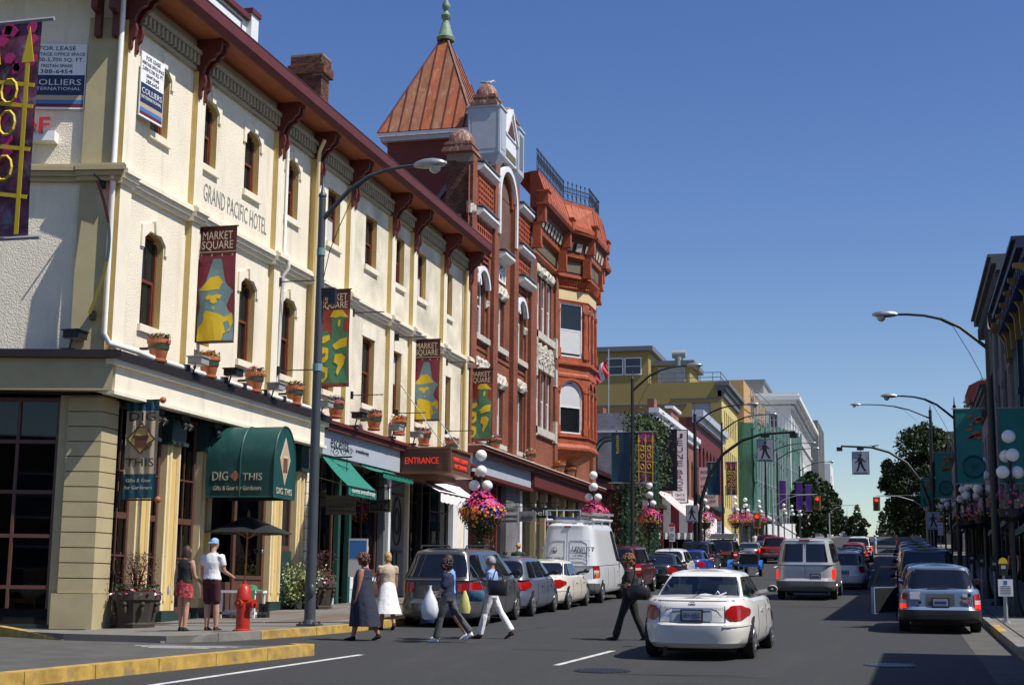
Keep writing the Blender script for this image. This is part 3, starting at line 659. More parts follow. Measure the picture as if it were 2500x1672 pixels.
# painted lettering on the wall
text('GRAND PACIFIC HOTEL', 'ink_grey', H, (FX + .006, 35.2, 11.72), FU, FN, 3.9, .46, ext=.002)
# downspouts
t = MB(); P = LC + LN * .2 + LU * (-.02); t.tube([(P.x, P.y, 15.3), (P.x, P.y, 11.1), (P.x + .03, P.y - .06, 10.9), (P.x, P.y, 10.7), (P.x, P.y, 7.25), (P.x + .1, P.y + .05, 7.05), (FX + .4, 29.6, 6.98), (FX + .45, 30.2, 6.93), (FX + .45, 40.6, 6.93)], .065, 10); part(t, 'downspout', 'pipe_white', H, 50)
t = MB(); t.tube([(FX + .2, 37.98, 14.4), (FX + .2, 37.98, 11.2), (FX + .36, 37.98, 11.05), (FX + .36, 37.98, 10.72), (FX + .2, 37.98, 10.5), (FX + .12, 37.98, 7.2)], .055, 8); part(t, 'downspout', 'pipe_white', H, 50)
t = MB(); t.tube([(FX + .5, 40.0, 15.1), (FX + .3, 40.12, 14.8), (FX + .25, 40.18, 14.6), (FX + .25, 40.18, 6.8)], .06, 8); part(t, 'downspout', 'pipe_cream', H, 50)
t = MB(); t.tube([(FX + .2, 56.4, 14.6), (FX + .2, 56.4, 6.8)], .06, 8); part(t, 'downspout', 'pipe_cream', H, 50)
# shop cornice: cream over the corner shop, grey over the next
t = MB(); A0 = LC + LN * .62 + Vector((.5, 0, 0))
t.box(FX - .2, FX + .5, 28.55, 40.75, 5.93, 6.60); part(t, 'shop_fascia', 'cream', H)
t = MB(); t.box(FX + .3, FX + .58, 28.4, 40.78, 5.86, 5.94); t.box(FX + .4, FX + .62, 28.3, 40.8, 6.50, 6.62); part(t, 'fascia_moulding', 'cream', H)
t = MB(); t.box(FX - .0, FX + .70, 28.2, 40.82, 6.62, 6.80); part(t, 'shop_gutter', 'gutter_dark', H)
t = MB(); q0 = LC + LU * 9
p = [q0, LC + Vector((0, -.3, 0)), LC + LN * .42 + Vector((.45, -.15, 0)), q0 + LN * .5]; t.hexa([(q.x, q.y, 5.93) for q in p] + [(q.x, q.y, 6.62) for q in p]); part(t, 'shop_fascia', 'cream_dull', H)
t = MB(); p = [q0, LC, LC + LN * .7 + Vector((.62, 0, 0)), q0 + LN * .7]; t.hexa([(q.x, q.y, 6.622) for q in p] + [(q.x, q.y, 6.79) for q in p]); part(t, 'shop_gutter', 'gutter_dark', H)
t = MB(); t.box(FX - .2, FX + .42, 40.85, 47.9, 5.72, 6.45); part(t, 'shop_fascia', 'grey_trim', H)
t = MB(); t.box(FX - .1, FX + .58, 40.84, 48.0, 6.45, 6.62); t.box(FX - .1, FX + .66, 40.83, 57.0, 6.62, 6.72); part(t, 'fascia_moulding', 'maroon', H)
t = MB(); t.box(FX - .2, FX + .3, 48.0, 57.0, 5.6, 6.62); part(t, 'shop_fascia', 'maroon_dark', H)
# black pipe clips along the gutter
t = MB()
for y in (31.8, 33.9, 35.0, 36.3, 37.6, 38.6, 39.8): t.box(FX + .35, FX + .56, y, y + .12, 6.8, 7.02)
part(t, 'pipe_clip', 'black', H)
# ground floor shell and interior walls coloured near black as shade
t = MB(); g0 = gz(29) - .04
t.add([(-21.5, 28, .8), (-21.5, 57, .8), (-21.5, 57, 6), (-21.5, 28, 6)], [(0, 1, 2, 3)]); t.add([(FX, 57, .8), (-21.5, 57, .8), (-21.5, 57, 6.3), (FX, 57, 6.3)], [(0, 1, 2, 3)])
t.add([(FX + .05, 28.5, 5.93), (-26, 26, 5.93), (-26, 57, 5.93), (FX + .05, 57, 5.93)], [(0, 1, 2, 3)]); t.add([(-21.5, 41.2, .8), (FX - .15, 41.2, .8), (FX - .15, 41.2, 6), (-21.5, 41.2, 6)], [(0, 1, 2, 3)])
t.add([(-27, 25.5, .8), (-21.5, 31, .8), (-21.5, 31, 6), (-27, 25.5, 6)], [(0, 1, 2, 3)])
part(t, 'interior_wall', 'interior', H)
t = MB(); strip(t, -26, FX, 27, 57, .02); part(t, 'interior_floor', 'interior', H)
# corner pier of rusticated blocks
zb = gz(29.2) + .0
qh = (5.86 - zb - .75) / 13
def quoin(z0, z1, d, w, wl, name='quoin'):
    t = MB(); p0 = LC + LU * wl; p1 = LC + LU * wl - LN * .4
    a = LC + LN * d + Vector((d, 0, 0)); bq = LC + LU * wl + LN * d
    poly = [(bq.x, bq.y), (a.x, a.y), (FX + d, 28.9 + w), (FX - .25, 28.9 + w), (p1.x, p1.y)]
    ch = .02
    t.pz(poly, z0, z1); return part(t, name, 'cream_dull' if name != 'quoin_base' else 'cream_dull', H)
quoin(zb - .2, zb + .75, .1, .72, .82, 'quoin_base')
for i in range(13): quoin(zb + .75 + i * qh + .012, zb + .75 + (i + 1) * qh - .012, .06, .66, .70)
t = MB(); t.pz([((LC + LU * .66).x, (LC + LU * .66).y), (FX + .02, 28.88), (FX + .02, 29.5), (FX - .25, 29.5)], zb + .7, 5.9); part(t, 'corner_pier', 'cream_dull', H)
# second rusticated pier beside the lamp post
zc = gz(40.8) - .04
for i in range(14):
    q = (5.86 - zc) / 14; t = MB(); t.box(FX - .2, FX + .10, 40.5, 41.05, zc + i * q + .012, zc + (i + 1) * q - .012); part(t, 'quoin', 'cream', H)
t = MB(); t.box(FX - .2, FX + .07, 40.52, 41.03, zc, 5.88); part(t, 'pier', 'cream_dull', H)
# shop columns
def column(y0, y1, plinth=True):
    z0 = gz(y0) - .04; t = MB(); t.box(FX - .28, FX + .02, y0, y1, z0 + .3, 5.5, 1); t.box(FX - .25, FX + .05, y0 - .04, y0 + .12, z0 + .3, 5.35, 0); t.box(FX - .25, FX + .05, y1 - .12, y1 + .04, z0 + .3, 5.35, 0)
    t.tube([(FX + .06, y0 + .1, z0 + .55), (FX + .06, y0 + .1, 5.3)], .05, 8, mi=0); t.tube([(FX + .06, y1 - .06, z0 + .55), (FX + .06, y1 - .06, 5.3)], .04, 8, mi=0)
    c = part(t, 'shop_column', ['pipe_cream', 'col_shade'], H, 40)  # warm cream mouldings carry bounce light in their colour
    t = MB(); t.box(FX - .3, FX + .10, y0 - .05, y1 + .05, z0, z0 + .32); part(t, 'plinth', 'green_dark', c)
    t = MB(); t.box(FX - .3, FX + .16, y0 - .06, y1 + .06, 5.2, 5.86); t.box(FX - .3, FX + .22, y0 - .1, y1 + .1, 5.12, 5.2); part(t, 'capital', 'green_dark', c)
cols = [(30.62, 31.22), (32.0, 32.6), (33.85, 34.4), (38.2, 38.85), (39.95, 40.4)]
for c in cols: column(*c)
def shopwin(y0, y1, nm=2, trans=(2.45, 3.35, 4.35), base=.22, X=FX - .16, frame='shop_frame', mat='shop_glass', zt=5.86, g=None):
    z0 = gz((y0 + y1) / 2) - .04; t = MB(); f = .09
    t.box(X - .06, X + .04, y0, y0 + f, z0 + base, zt); t.box(X - .06, X + .04, y1 - f, y1, z0 + base, zt); t.box(X - .06, X + .04, y0 + f, y1 - f, zt - .1, zt); t.box(X - .06, X + .06, y0 + f, y1 - f, z0 + base, z0 + base + .14)
    for i, z in enumerate(trans): t.box(X - .05, X + .03, y0 + f, y1 - f, z - (.07 if i == 1 else .02), z + (.07 if i == 1 else .02))
    for i in range(1, nm):
        y = y0 + (y1 - y0) * i / nm; t.box(X - .045, X + .025, y - .02, y + .02, z0 + base + .14, zt - .1)
    w = part(t, 'shop_window', frame, H)
    t = MB(); t.box(X - .014, X - .006, y0 + f * .5, y1 - f * .5, z0 + base + .05, zt - .05); part(t, 'pane', mat, w)
    t = MB(); t.box(X - .08, X + .1, y0, y1, z0 - .05, z0 + base); part(t, 'stall_riser', 'green_dark', w)
for (a, c) in ((29.56, 30.58), (31.28, 31.95), (32.66, 33.8)): shopwin(a, c)
shopwin(38.9, 39.9, 1, (3.3,), 1.7, mat='pane')
# corner shop's big side window
t = MB(); B = basis(LC - LN * .12, LU, LN); t.T = B; z0 = gz(28) - .04
u0, u1 = .95, 8.6
us = [u0] + [u0 + .75 * i + .12 for i in range(1, 10)] + [u1]
for u in us: t.box(u - .03, u + .03, -.05, .05, z0 + .5, 5.85)
for z in (z0 + .95, z0 + 2.05, z0 + 3.0, z0 + 4.1, 5.8): t.box(u0, u1, -.045, .045, z - .04, z + .04)
w = part(t, 'shop_window', 'shop_frame', H)
t = MB(); t.T = B; t.box(u0, u1, .005, .013, z0 + .5, 5.85); part(t, 'pane', 'shop_glass', w)
t = MB(); t.T = B; t.box(u0 - .1, u1, -.08, .1, z0 - .1, z0 + .16); part(t, 'stall_riser', 'green_dark', w)
t = MB(); t.T = B; t.box(.68, .92, -.06, .1, z0 + .1, 5.9); part(t, 'jamb', 'cream_dull', w)
t = MB(); t.T = B; t.box(u0, u1, .06, .07, z0 + .16, z0 + .5); part(t, 'kick_pane', 'pane', w)
# recessed door under the canopy
z0 = gz(36) - .04
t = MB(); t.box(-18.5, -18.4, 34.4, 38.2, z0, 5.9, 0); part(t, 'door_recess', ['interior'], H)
t = MB(); t.box(FX - .2, FX - .12, 36.15, 36.3, z0, 4.6); t.box(FX - .2, FX - .12, 38.0, 38.15, z0, 4.6); t.box(FX - .2, FX - .12, 36.3, 38.0, 4.35, 4.6); t.box(FX - .19, FX - .13, 36.3, 38.0, z0, z0 + 1.0); t.box(FX - .2, FX - .1, 36.3, 38.0, z0 + .98, z0 + 1.08)
d = part(t, 'door', 'shop_frame', H)
t = MB(); t.box(FX - .17, FX - .15, 36.3, 38.0, z0 + 1.0, 4.4); part(t, 'pane', 'shop_glass', d)
t = MB(); t.ball((FX - .06, 37.85, z0 + 1.75), .06, 8); part(t, 'handle', 'chrome', d, 60)
t = MB(); t.box(FX - .2, FX - .1, 34.45, 34.6, z0, 5.4); t.box(FX - .2, FX - .14, 34.6, 36.1, z0, z0 + .9); part(t, 'door_frame', 'shop_frame', H)
# next shop: teal panels, grey posts, striped pillars
def post(y0, y1, x0, x1, mat, z1=5.72, name='shop_post'):
    z0 = gz(y0) - .04; t = MB(); t.box(x0, x1, y0, y1, z0, z1); return part(t, name, mat, H)
post(41.10, 41.22, FX - .1, FX + .06, 'white_trim')
shopwin(41.25, 43.2, 2, (4.6,), .95, mat='shop_glass')
for (a, c) in ((41.25, 43.2), (44.45, 47.2)):
    zq = gz(a) - .04; t = MB(); t.box(FX - .05, FX + .0, a, c, zq, zq + .95, 0); t.box(FX + .0, FX + .012, a + .12, c - .12, zq + .48, zq + .85, 1); t.box(FX - .05, FX + .05, a - .02, c + .02, zq + .95, zq + 1.02, 2); part(t, 'bulkhead', ['sky_blue_panel', 'white_trim', 'shop_frame'], H)
post(43.25, 43.45, FX - .1, FX + .05, 'trim_green'); post(44.2, 44.4, FX - .1, FX + .05, 'trim_green')
t = MB(); z0 = gz(43.8) - .04; t.box(FX - .9, FX - .85, 43.4, 44.2, z0, 4.4, 0); t.box(FX - .86, FX - .82, 43.42, 43.5, z0, 4.3, 1); t.box(FX - .86, FX - .82, 44.1, 44.18, z0, 4.3, 1); d = part(t, 'door', ['pane', 'white_trim'], H)
shopwin(44.45, 47.2, 2, (4.6,), .95, mat='shop_glass')
post(47.25, 47.5, FX - .1, FX + .12, 'slate_grey', 5.7); post(47.9, 48.12, FX - .1, FX + .06, 'white_trim', 5.6)
post(48.2, 49.7, FX - .15, FX + .0, 'slate_grey', 5.6, 'wall_panel')
# round iron grille on the slate panel
t = MB(); zc = 4.1
for r in (.55, .3): t.tube([(FX + .03, 48.9 + r * .75 * math.cos(a * math.pi / 14), zc + r * 1.5 * math.sin(a * math.pi / 14)) for a in range(29)], .025, 6)
t.box(FX + .0, FX + .05, 48.35, 49.45, 3.05, 3.12); t.box(FX + .0, FX + .05, 48.35, 49.45, 5.0, 5.06); t.box(FX + .01, FX + .05, 48.9, 48.95, 1.9, 3.05); t.box(FX + .01, FX + .05, 48.5, 48.55, 1.9, 3.05); t.box(FX + .01, FX + .05, 48.5, 48.95, 2.4, 2.45)
part(t, 'iron_grille', 'black_iron', H)
# last shops, passage with yellow reveal
post(50.0, 50.15, FX - .3, FX + .05, 'cream'); shopwin(50.2, 51.6, 2, (4.9,), .4, mat='shop_glass', frame='black'); post(51.65, 51.8, FX - .3, FX, 'black')
shopwin(53.0, 55.3, 2, (4.7,), .5, mat='shop_glass', frame='black'); post(55.35, 56.0, FX - .1, FX + .1, 'white_trim', 5.6); post(56.1, 57.0, FX - .2, FX + .05, 'cream', 6.3)
t = MB(); z0 = gz(52.4) - .04; t.box(-19.5, -19.4, 51.8, 53, z0, 5.6, 0); t.box(-18, -17.9, 51.9, 52.2, z0, 4, 1); part(t, 'passage', ['interior', 'cream'], H)
# ------------------------------------------------------------------ red brick building with tower and oriel bay
B2 = root('brick_building', 'ornate red brick building with copper pyramid tower roof and orange oriel bay', 'building', (-17, 58, gz(58)))
hA = [(58.2, 59.75, 12.38, 15.1, 'round'), (58.25, 59.9, 8.1, 10.9)]
hB = [(61.75, 62.95, 12.42, 14.6), (61.75, 62.95, 8.2, 10.6), (61.35, 63.85, 16.6, 20.35, 'round'), (61.7, 63.0, 15.35, 16.25)]
hC = [(64.95, 66.45, 12.38, 15.1, 'round'), (64.95, 66.55, 8.1, 10.9)]
hD = [(69.0 + i * 1.18, 69.95 + i * 1.18, 14.35, 17.2) for i in range(3)] + [(69.0 + i * 1.18, 69.95 + i * 1.18, 9.65, 12.5) for i in range(3)]
t = MB()
facade(t, FO, FU, FN, 57.02, 68.4, 7.4, 19.3, hA + hB[:2] + hB[3:] + hC + [(61.35, 63.85, 16.6, 19.3)], .3)
facade(t, FO, FU, FN, 60.4, 64.7, 19.3, 21.6, [(61.35, 63.85, 19.3, 20.35)], .3)
facade(t, FO, FU, FN, 68.4, 83, 7.4, 19.6, hD, .25)
# arch head filler of the tall window
pts = arc((62.6, 19.1), 1.25, 180, 0, 14)
for p, q in zip(pts[:-1], pts[1:]):
    cn = (61.35, 20.35) if (p[0] + q[0]) / 2 < 62.6 else (63.85, 20.35)
    t.add([(FX + .002, *p), (FX + .002, *q), (FX + .002, *cn)], [(0, 1, 2)]); t.add([(FX, *p), (FX, *q), (FX - .3, *q), (FX - .3, *p)], [(0, 1, 2, 3)])
t.add([(FX - .3, 57.02, 7.4), (FX - 14, 57.02, 7.4), (FX - 14, 57.02, 17.2), (FX - .3, 57.02, 17.2)], [(0, 1, 2, 3)])
t.add([(FX - 1, 83, 7.4), (FX - 14, 83, 7.4), (FX - 14, 83, 19.6), (FX, 83, 19.6)], [(0, 1, 2, 3)]); t.box(FX - 14, FX - .4, 57.1, 82.9, 17, 17.2)
part(t, 'wall', 'red_brick', B2)
# projecting brick piers
def pier(y0, y1, z0, z1, p=.22, x0=FX - .02, nm='pier'): 
    t = MB(); t.box(x0, FX + p, y0, y1, z0, z1); return part(t, nm, 'red_brick', B2)
for (a, c) in ((60.45, 61.2), (63.95, 64.7), (67.2, 68.35), (57.05, 57.85)): pier(a, c, 7.4, 16.4 if a not in (60.45, 63.95) else 20.6)
for a in (59.98, 66.7): pier(a, a + .3, 7.4, 15.9, .1)
pier(72.85, 73.5, 7.4, 19.5, .12); pier(82.1, 83.0, 7.4, 19.4, .2); pier(68.4, 68.8, 7.4, 19.5, .1)
# brick corbel courses
t = MB()
for (a, c) in ((57.9, 60.4), (64.75, 67.15)):
    for z in (15.35, 15.6, 15.85): t.box(FX - .01, FX + .08, a, c, z, z + .09)
for (a, c) in ((58.0, 60.0), (61.3, 63.9), (64.8, 66.7)):
    for z in (11.75, 12.0): t.box(FX - .01, FX + .05, a, c, z, z + .08)
part(t, 'corbel_course', 'red_brick', B2)
# windows
W2 = dict(fm='white_trim', sill=None, depth=.22)
window(B2, FO, FU, FN, hA[0][:4], 'round', **W2); window(B2, FO, FU, FN, hC[0][:4], 'round', **W2)
for h in (hA[1], hB[0], hB[1], hC[1]): window(B2, FO, FU, FN, h, 'sash', **W2)
window(B2, FO, FU, FN, (61.35, 63.85, 16.6, 20.35), 'round', fm='white_trim', sill=None, depth=.28)
for h in hD: window(B2, FO, FU, FN, h, 'sash', fm='white_trim', sill=None, depth=.15)
# date plaque
t = MB(); t.box(FX - .1, FX - .05, 61.7, 63.0, 15.35, 16.25, 1); f = .1
t.box(FX - .06, FX + .06, 61.7, 61.7 + f, 15.35, 16.25, 0); t.box(FX - .06, FX + .06, 63.0 - f, 63.0, 15.35, 16.25, 0); t.box(FX - .06, FX + .06, 61.8, 62.9, 16.15, 16.25, 0); t.box(FX - .06, FX + .06, 61.8, 62.9, 15.35, 15.45, 0)
t.box(FX - .05, FX + .01, 62.0, 62.12, 15.5, 16.1, 0); t.box(FX - .05, FX + .01, 62.58, 62.7, 15.5, 16.1, 0); t.box(FX - .05, FX + .01, 62.12, 62.58, 15.75, 15.85, 0); t.box(FX - .05, FX + .01, 61.85, 62.85, 15.9, 15.95, 0)
part(t, 'date_plaque', ['white_trim', 'slate_grey'], B2)
# stone sills and rough lintels
def stone(y0, y1, z0, z1, p, mat='stone', nm='stone_sill'):
    t = MB()
    if mat == 'stone_rough':
        n = max(3, int((y1 - y0) / .16)); r = random.Random(int(y0 * 100)); 
        def fn(u, v):
            e = 0 if (u in (0, 1) or v in (0, 1)) else r.uniform(.04, .17); return (FX + p * .4 + e, y0 + (y1 - y0) * u + (r.uniform(-.03, .03) if 0 < u < 1 else 0), z0 + (z1 - z0) * v + (r.uniform(-.05, .05) if 0 < u < 1 else 0))
        t.grid(fn, n, 4); t.box(FX - .1, FX + p * .4, y0, y1, z0, z1)
    else: t.box(FX - .1, FX + p, y0, y1, z0, z1)
    part(t, nm, mat, B2)
for (a, c) in ((57.95, 60.2), (61.4, 63.3), (64.7, 66.9)):
    stone(a, c, 12.14, 12.38, .16); stone(a, c, 10.9 if a != 61.4 else 10.6, 11.45 if a != 61.4 else 11.2, .12, 'stone_rough', 'rough_lintel'); stone(a, c, 7.9, 8.1, .14)
stone(61.4, 63.3, 14.6, 15.2, .12, 'stone_rough', 'rough_lintel')
stone(68.7, 72.6, 17.2, 17.75, .12, 'stone_rough', 'rough_lintel'); stone(68.6, 72.7, 14.0, 14.35, .16); stone(68.6, 72.7, 9.3, 9.65, .16)
for y in (68.5, 72.8):
    for (z0, z1) in ((13.6, 14.6), (12.1, 13.0), (9.2, 10.3)): stone(y, y + .4, z0, z1, .16, nm='stone_block')
for i in range(3): # carved heads of the lower triple window
    yc = 69.48 + i * 1.18; t = MB(); r = random.Random(i + 5)
    t.px([(yc - .5, 12.5), (yc + .5, 12.5)] + [(yc + .5 * math.cos(a * math.pi / 10) * r.uniform(.92, 1.1), 12.9 + .95 * math.sin(a * math.pi / 10) * r.uniform(.94, 1.05)) for a in range(11)], FX, FX + .16)
    for k in range(26):
        a = r.uniform(0, math.pi); q = r.uniform(.2, .48); t.ball((FX + .16, yc + q * math.cos(a), 12.75 + q * 1.9 * math.sin(a)), r.uniform(.04, .10), 4)
    part(t, 'carved_head', 'stone_rough', B2)
for (a, c) in ((58.2, 59.75), (64.95, 66.45)): # white hood moulds in a double wave
    m = (a + c) / 2; r = (c - a) / 2 + .12
    for dy, k in ((0, 1), (-1.25, .6)):
        for rr, dx, mt in ((r, .16, 'white_trim'),):
            t = MB(); po = arc((m + dy, 14.33), rr * (1 if k == 1 else .9) + .12, 170 if k == 1 else 100, 10, 12); pi = arc((m + dy, 14.33), rr * (1 if k == 1 else .9) - .06, 170 if k == 1 else 100, 10, 12)
            for i in range(12):
                if po[i][0] < 57.9 and m < 60: continue
                t.px([po[i], po[i + 1], pi[i + 1], pi[i]], FX + .0, FX + dx + (.06 if dy == 0 else .03))
            part(t, 'hood_mould', mt, B2)
    for y in (a - .25, c + .02): stone(y, y + .26, 13.7, 14.05, .16, 'stone_rough', 'impost_stone')
# tall arch surround
t = MB(); po = arc((62.6, 19.1), 1.62, 180, 0, 20); pi = arc((62.6, 19.1), 1.38, 180, 0, 20)
for i in range(20): t.px([po[i], po[i + 1], pi[i + 1], pi[i]], FX, FX + .3)
for s in (-1, 1): t.box(FX, FX + .3, 62.6 + s * 1.5 - .12, 62.6 + s * 1.5 + .12, 17.3, 19.1)
part(t, 'arch_moulding', 'white_trim', B2)
t = MB()
po = arc((62.6, 19.1), 1.38, 180, 0, 20); pi = arc((62.6, 19.1), 1.2, 180, 0, 20)
for i in range(20): t.px([po[i], po[i + 1], pi[i + 1], pi[i]], FX, FX + .12)
part(t, 'arch_brick', 'terra', B2)
# ledges
def ledge(y0, y1, z, p=.42):
    t = MB(); t.py([(FX, z), (FX + p * .5, z), (FX + p, z + .16), (FX + p, z + .26), (FX, z + .38)], y0, y1); t2 = part(t, 'ledge', 'white_trim', B2); 
    t = MB(); t.box(FX + .02, FX + p + .03, y0 - .02, y1 + .02, z + .385, z + .42); part(t, 'ledge_flashing', 'slate_grey', B2)
for (a, c) in ((57.9, 60.5), (64.72, 67.2)):
    ledge(a, c, 17.35); ledge(a, c, 19.3)
ledge(61.3, 63.0, 16.25, .5); ledge(65.0, 67.3, 16.0 - .1, .45)
# brick lattices
for (a, c) in ((58.05, 60.35), (64.85, 67.1)):
    for (z0, z1, d) in ((17.8, 19.25, .16), (16.1, 17.3, .12)):
        t = MB(); t.box(FX - .05, FX + .02, a, c, z0, z1, 1)
        n = int((c - a) / .3)
        for i in range(n + 1): y = a + (c - a) * i / n; t.box(FX + .02, FX + d - .01, y - .05, y + .05, z0, z1, 0)
        m = int((z1 - z0) / .24)
        for i in range(m + 1): z = z0 + (z1 - z0) * i / m; t.box(FX + .02, FX + d, a, c, z - .045, z + .045, 0)
        part(t, 'brick_lattice', ['terra', 'dark_brick'], B2)
# domed piers, the camera side laid brick by brick
def dome(parent_pt, w, z, h=1.0, nm='dome', mat='dome'):
    x, y = parent_pt; t = MB()
    for (k, z0, z1) in ((1.30, 0, .12), (1.18, .12, .22), (1.05, .22, .34), (1.16, .34, .42), (1.02, .42, .5)): t.box(x - w * k / 2, x + w * k / 2, y - w * k / 2, y + w * k / 2, z + z0 * h, z + z1 * h)
    rings = []
    for i in range(7):
        a = i * 15; k = math.cos(R(a)) * w * .5 + .01; rings.append([(x + math.copysign(abs(math.cos(q * math.pi / 12)) ** .6, math.cos(q * math.pi / 12)) * k, y + math.copysign(abs(math.sin(q * math.pi / 12)) ** .6, math.sin(q * math.pi / 12)) * k, z + .5 * h + math.sin(R(a)) * w * .62) for q in range(24)])
    t.loft(rings); return part(t, nm, mat, B2, 40)
t = MB(); t.box(-17.95, FX + .1, 57.25, 58.05, 14.5, 19.9); pr = part(t, 'brick_pier', 'mortar', B2)
n1 = brickface(pr, (-17.95, 57.25, 0), (1, 0, 0), (0, -1, 0), 0, 1.15, 15.9, 19.9, 290)
t = MB(); t.box(FX + .1, FX + .115, 57.25, 58.05, 14.5, 19.9); part(t, 'pier_face', 'red_brick', pr)
dome((-17.42, 57.65), 1.05, 19.9, .95)
t = MB(); t.box(-19.2, -17.75, 57.05, 57.75, 15.5, 17.0, 0); t.box(-19.3, -17.7, 56.95, 57.8, 17.0, 17.25, 0); t.box(-19.3, -17.66, 56.93, 57.82, 17.25, 17.31, 1); part(t, 'party_chimney', ['dark_brick', 'stone'], B2)
stone(57.1, 57.9, 17.25, 17.75, .2, 'stone_rough', 'stone_block')
t = MB(); t.box(-17.95, FX + .12, 67.3, 68.3, 14.0, 19.1); part(t, 'brick_pier', 'dark_brick', B2); dome((-17.4, 67.8), 1.1, 19.1, .95, mat='dome')
t = MB(); t.box(-18.6, -17.6, 66.2, 67.1, 17, 22.0); part(t, 'brick_chimney', 'dark_brick', B2)
# centre gable: brick back, white pediment box, corner pedestals with domes
t = MB(); t.box(-18.0, FX - .02, 60.35, 64.75, 16.5, 20.65); part(t, 'gable_block', 'dark_brick', B2)
for y in (60.75, 64.0):
    t = MB(); q = .52; t.box(-17.95, -16.45, y - q, y + q, 20.75, 22.85, 0)
    t.hexa([(-17.85, y - .35, 20.2), (-16.75, y - .35, 20.2), (-16.75, y + .35, 20.2), (-17.85, y + .35, 20.2), (-17.95, y - q, 20.75), (-16.45, y - q, 20.75), (-16.45, y + q, 20.75), (-17.95, y + q, 20.75)], 0)
    for (x0, x1, yy) in ((-17.75, -16.65, y - q - .012),): t.box(x0, x1, yy, yy + .012, 20.95, 22.65, 1)
    t.box(-18.0, -16.4, y - q - .04, y + q + .04, 22.85, 22.95, 0)
    for xx in (-17.9, -16.55): t.box(xx, xx + .06, y - q - .025, y - q, 20.8, 22.8, 0)
    t.box(-16.45, -16.43, y - .3, y + .3, 21.0, 22.6, 1)
    part(t, 'pedestal_box', ['grey_trim', 'slate_grey' if y > 62 else 'grey_trim'], B2)
    dome((-17.2, y), .95, 22.95, 1.05)
t = MB(); t.box(-17.4, -16.55, 61.27, 63.48, 20.9, 22.0, 0); t.px([(61.27, 22.0), (63.48, 22.0), (62.37, 23.3)], -17.4, -16.5, 0); t.px([(61.75, 22.1), (63.0, 22.1), (62.37, 22.85)], -16.5, -16.47, 1); t.box(-16.55, -16.53, 61.4, 63.35, 21.0, 21.35, 2); t.px([(61.2, 22.0), (61.27, 21.9), (62.37, 23.2), (63.48, 21.9), (63.55, 22.0), (62.37, 23.4)], -17.45, -16.42, 0)
part(t, 'pediment', ['white_trim', 'terra_dark', 'olive_panel'], B2)
# tower
t = MB(); t.box(-21.95, -18.1, 61.0, 65.8, 15, 21.75); part(t, 'tower_wall', 'tower_wall', B2)
t = MB(); t.box(-22.2, -17.8, 60.75, 66.0, 21.75, 21.95, 1); t.box(-22.3, -17.7, 60.65, 66.1, 21.95, 22.12, 0); part(t, 'tower_cornice', ['white_trim', 'grey_trim'], B2)
ap = Vector((-20.05, 63.4, 27.75)); cb = [(-22.3, 60.65), (-17.75, 60.65), (-17.75, 66.15), (-22.3, 66.15)]; zt = 22.14; kt = .045
t = MB(); t.add([(x, y, zt) for x, y in cb] + [tuple(ap - Vector((0, 0, .1)))], [(0, 1, 4), (1, 2, 4), (2, 3, 4), (3, 0, 4)]); tr = part(t, 'tower_roof', 'copper', B2)
def roofpanels(a, c, n):
    A = Vector((*a, zt)); C = Vector((*c, zt)); nrm = (C - A).cross(ap - A).normalized(); 
    if nrm.z < 0: nrm = -nrm
    mid = (A + C) / 2
    def top(u): # slanted hip line: height where the vertical seam meets the hip
        k = 1 - abs(u - .5) * 2; return k
    for i in range(n):
        u0, u1 = i / n + .004, (i + 1) / n - .004
        q = [A.lerp(C, u0), A.lerp(C, u1), A.lerp(C, u1) + (ap - mid) * top(u1), A.lerp(C, u0) + (ap - mid) * top(u0)]
        if (q[3] - q[0]).length < .02: q[3] = q[0].lerp(q[2], .02)
        if (q[2] - q[1]).length < .02: q[2] = q[1].lerp(q[3], .02)
        t = MB(); t.hexa([p for p in q] + [p + nrm * .02 for p in q]); part(t, 'roof_panel', rnd.choice(('copper', 'copper1', 'copper2')), tr)
    t = MB()
    for i in range(1, n):
        u = i / n; p = A.lerp(C, u); t.bar(p + nrm * .03, p + (ap - mid) * top(u) + nrm * .03, .05, .06)
    t.bar(A, ap, .1, .1); part(t, 'roof_seam', 'terra_dark', tr)
roofpanels(cb[0], cb[1], 9); roofpanels(cb[1], cb[2], 10)
t = MB(); t.lathe([(.42, 27.35), (.45, 27.5), (.36, 27.6), (.18, 28.25), (.13, 28.35), (.22, 28.5), (.25, 28.62), (.12, 28.78), (.1, 28.85), (.19, 29.0), (.2, 29.12), (.08, 29.4), (.06, 29.45), (.13, 29.55), (.13, 29.62), (.02, 29.72)], (ap.x, ap.y, 0), 12); part(t, 'finial', 'verdigris', B2, 35)
# dark raking braces beside the tower
t = MB(); t.bar((-19.5, 58.5, 17.2), (-18.0, 58.5, 19.2), .25, .2); t.bar((-19.3, 58.5, 16.3), (-18.0, 58.5, 17.7), .3, .2); part(t, 'roof_brace', 'slate_grey', B2)
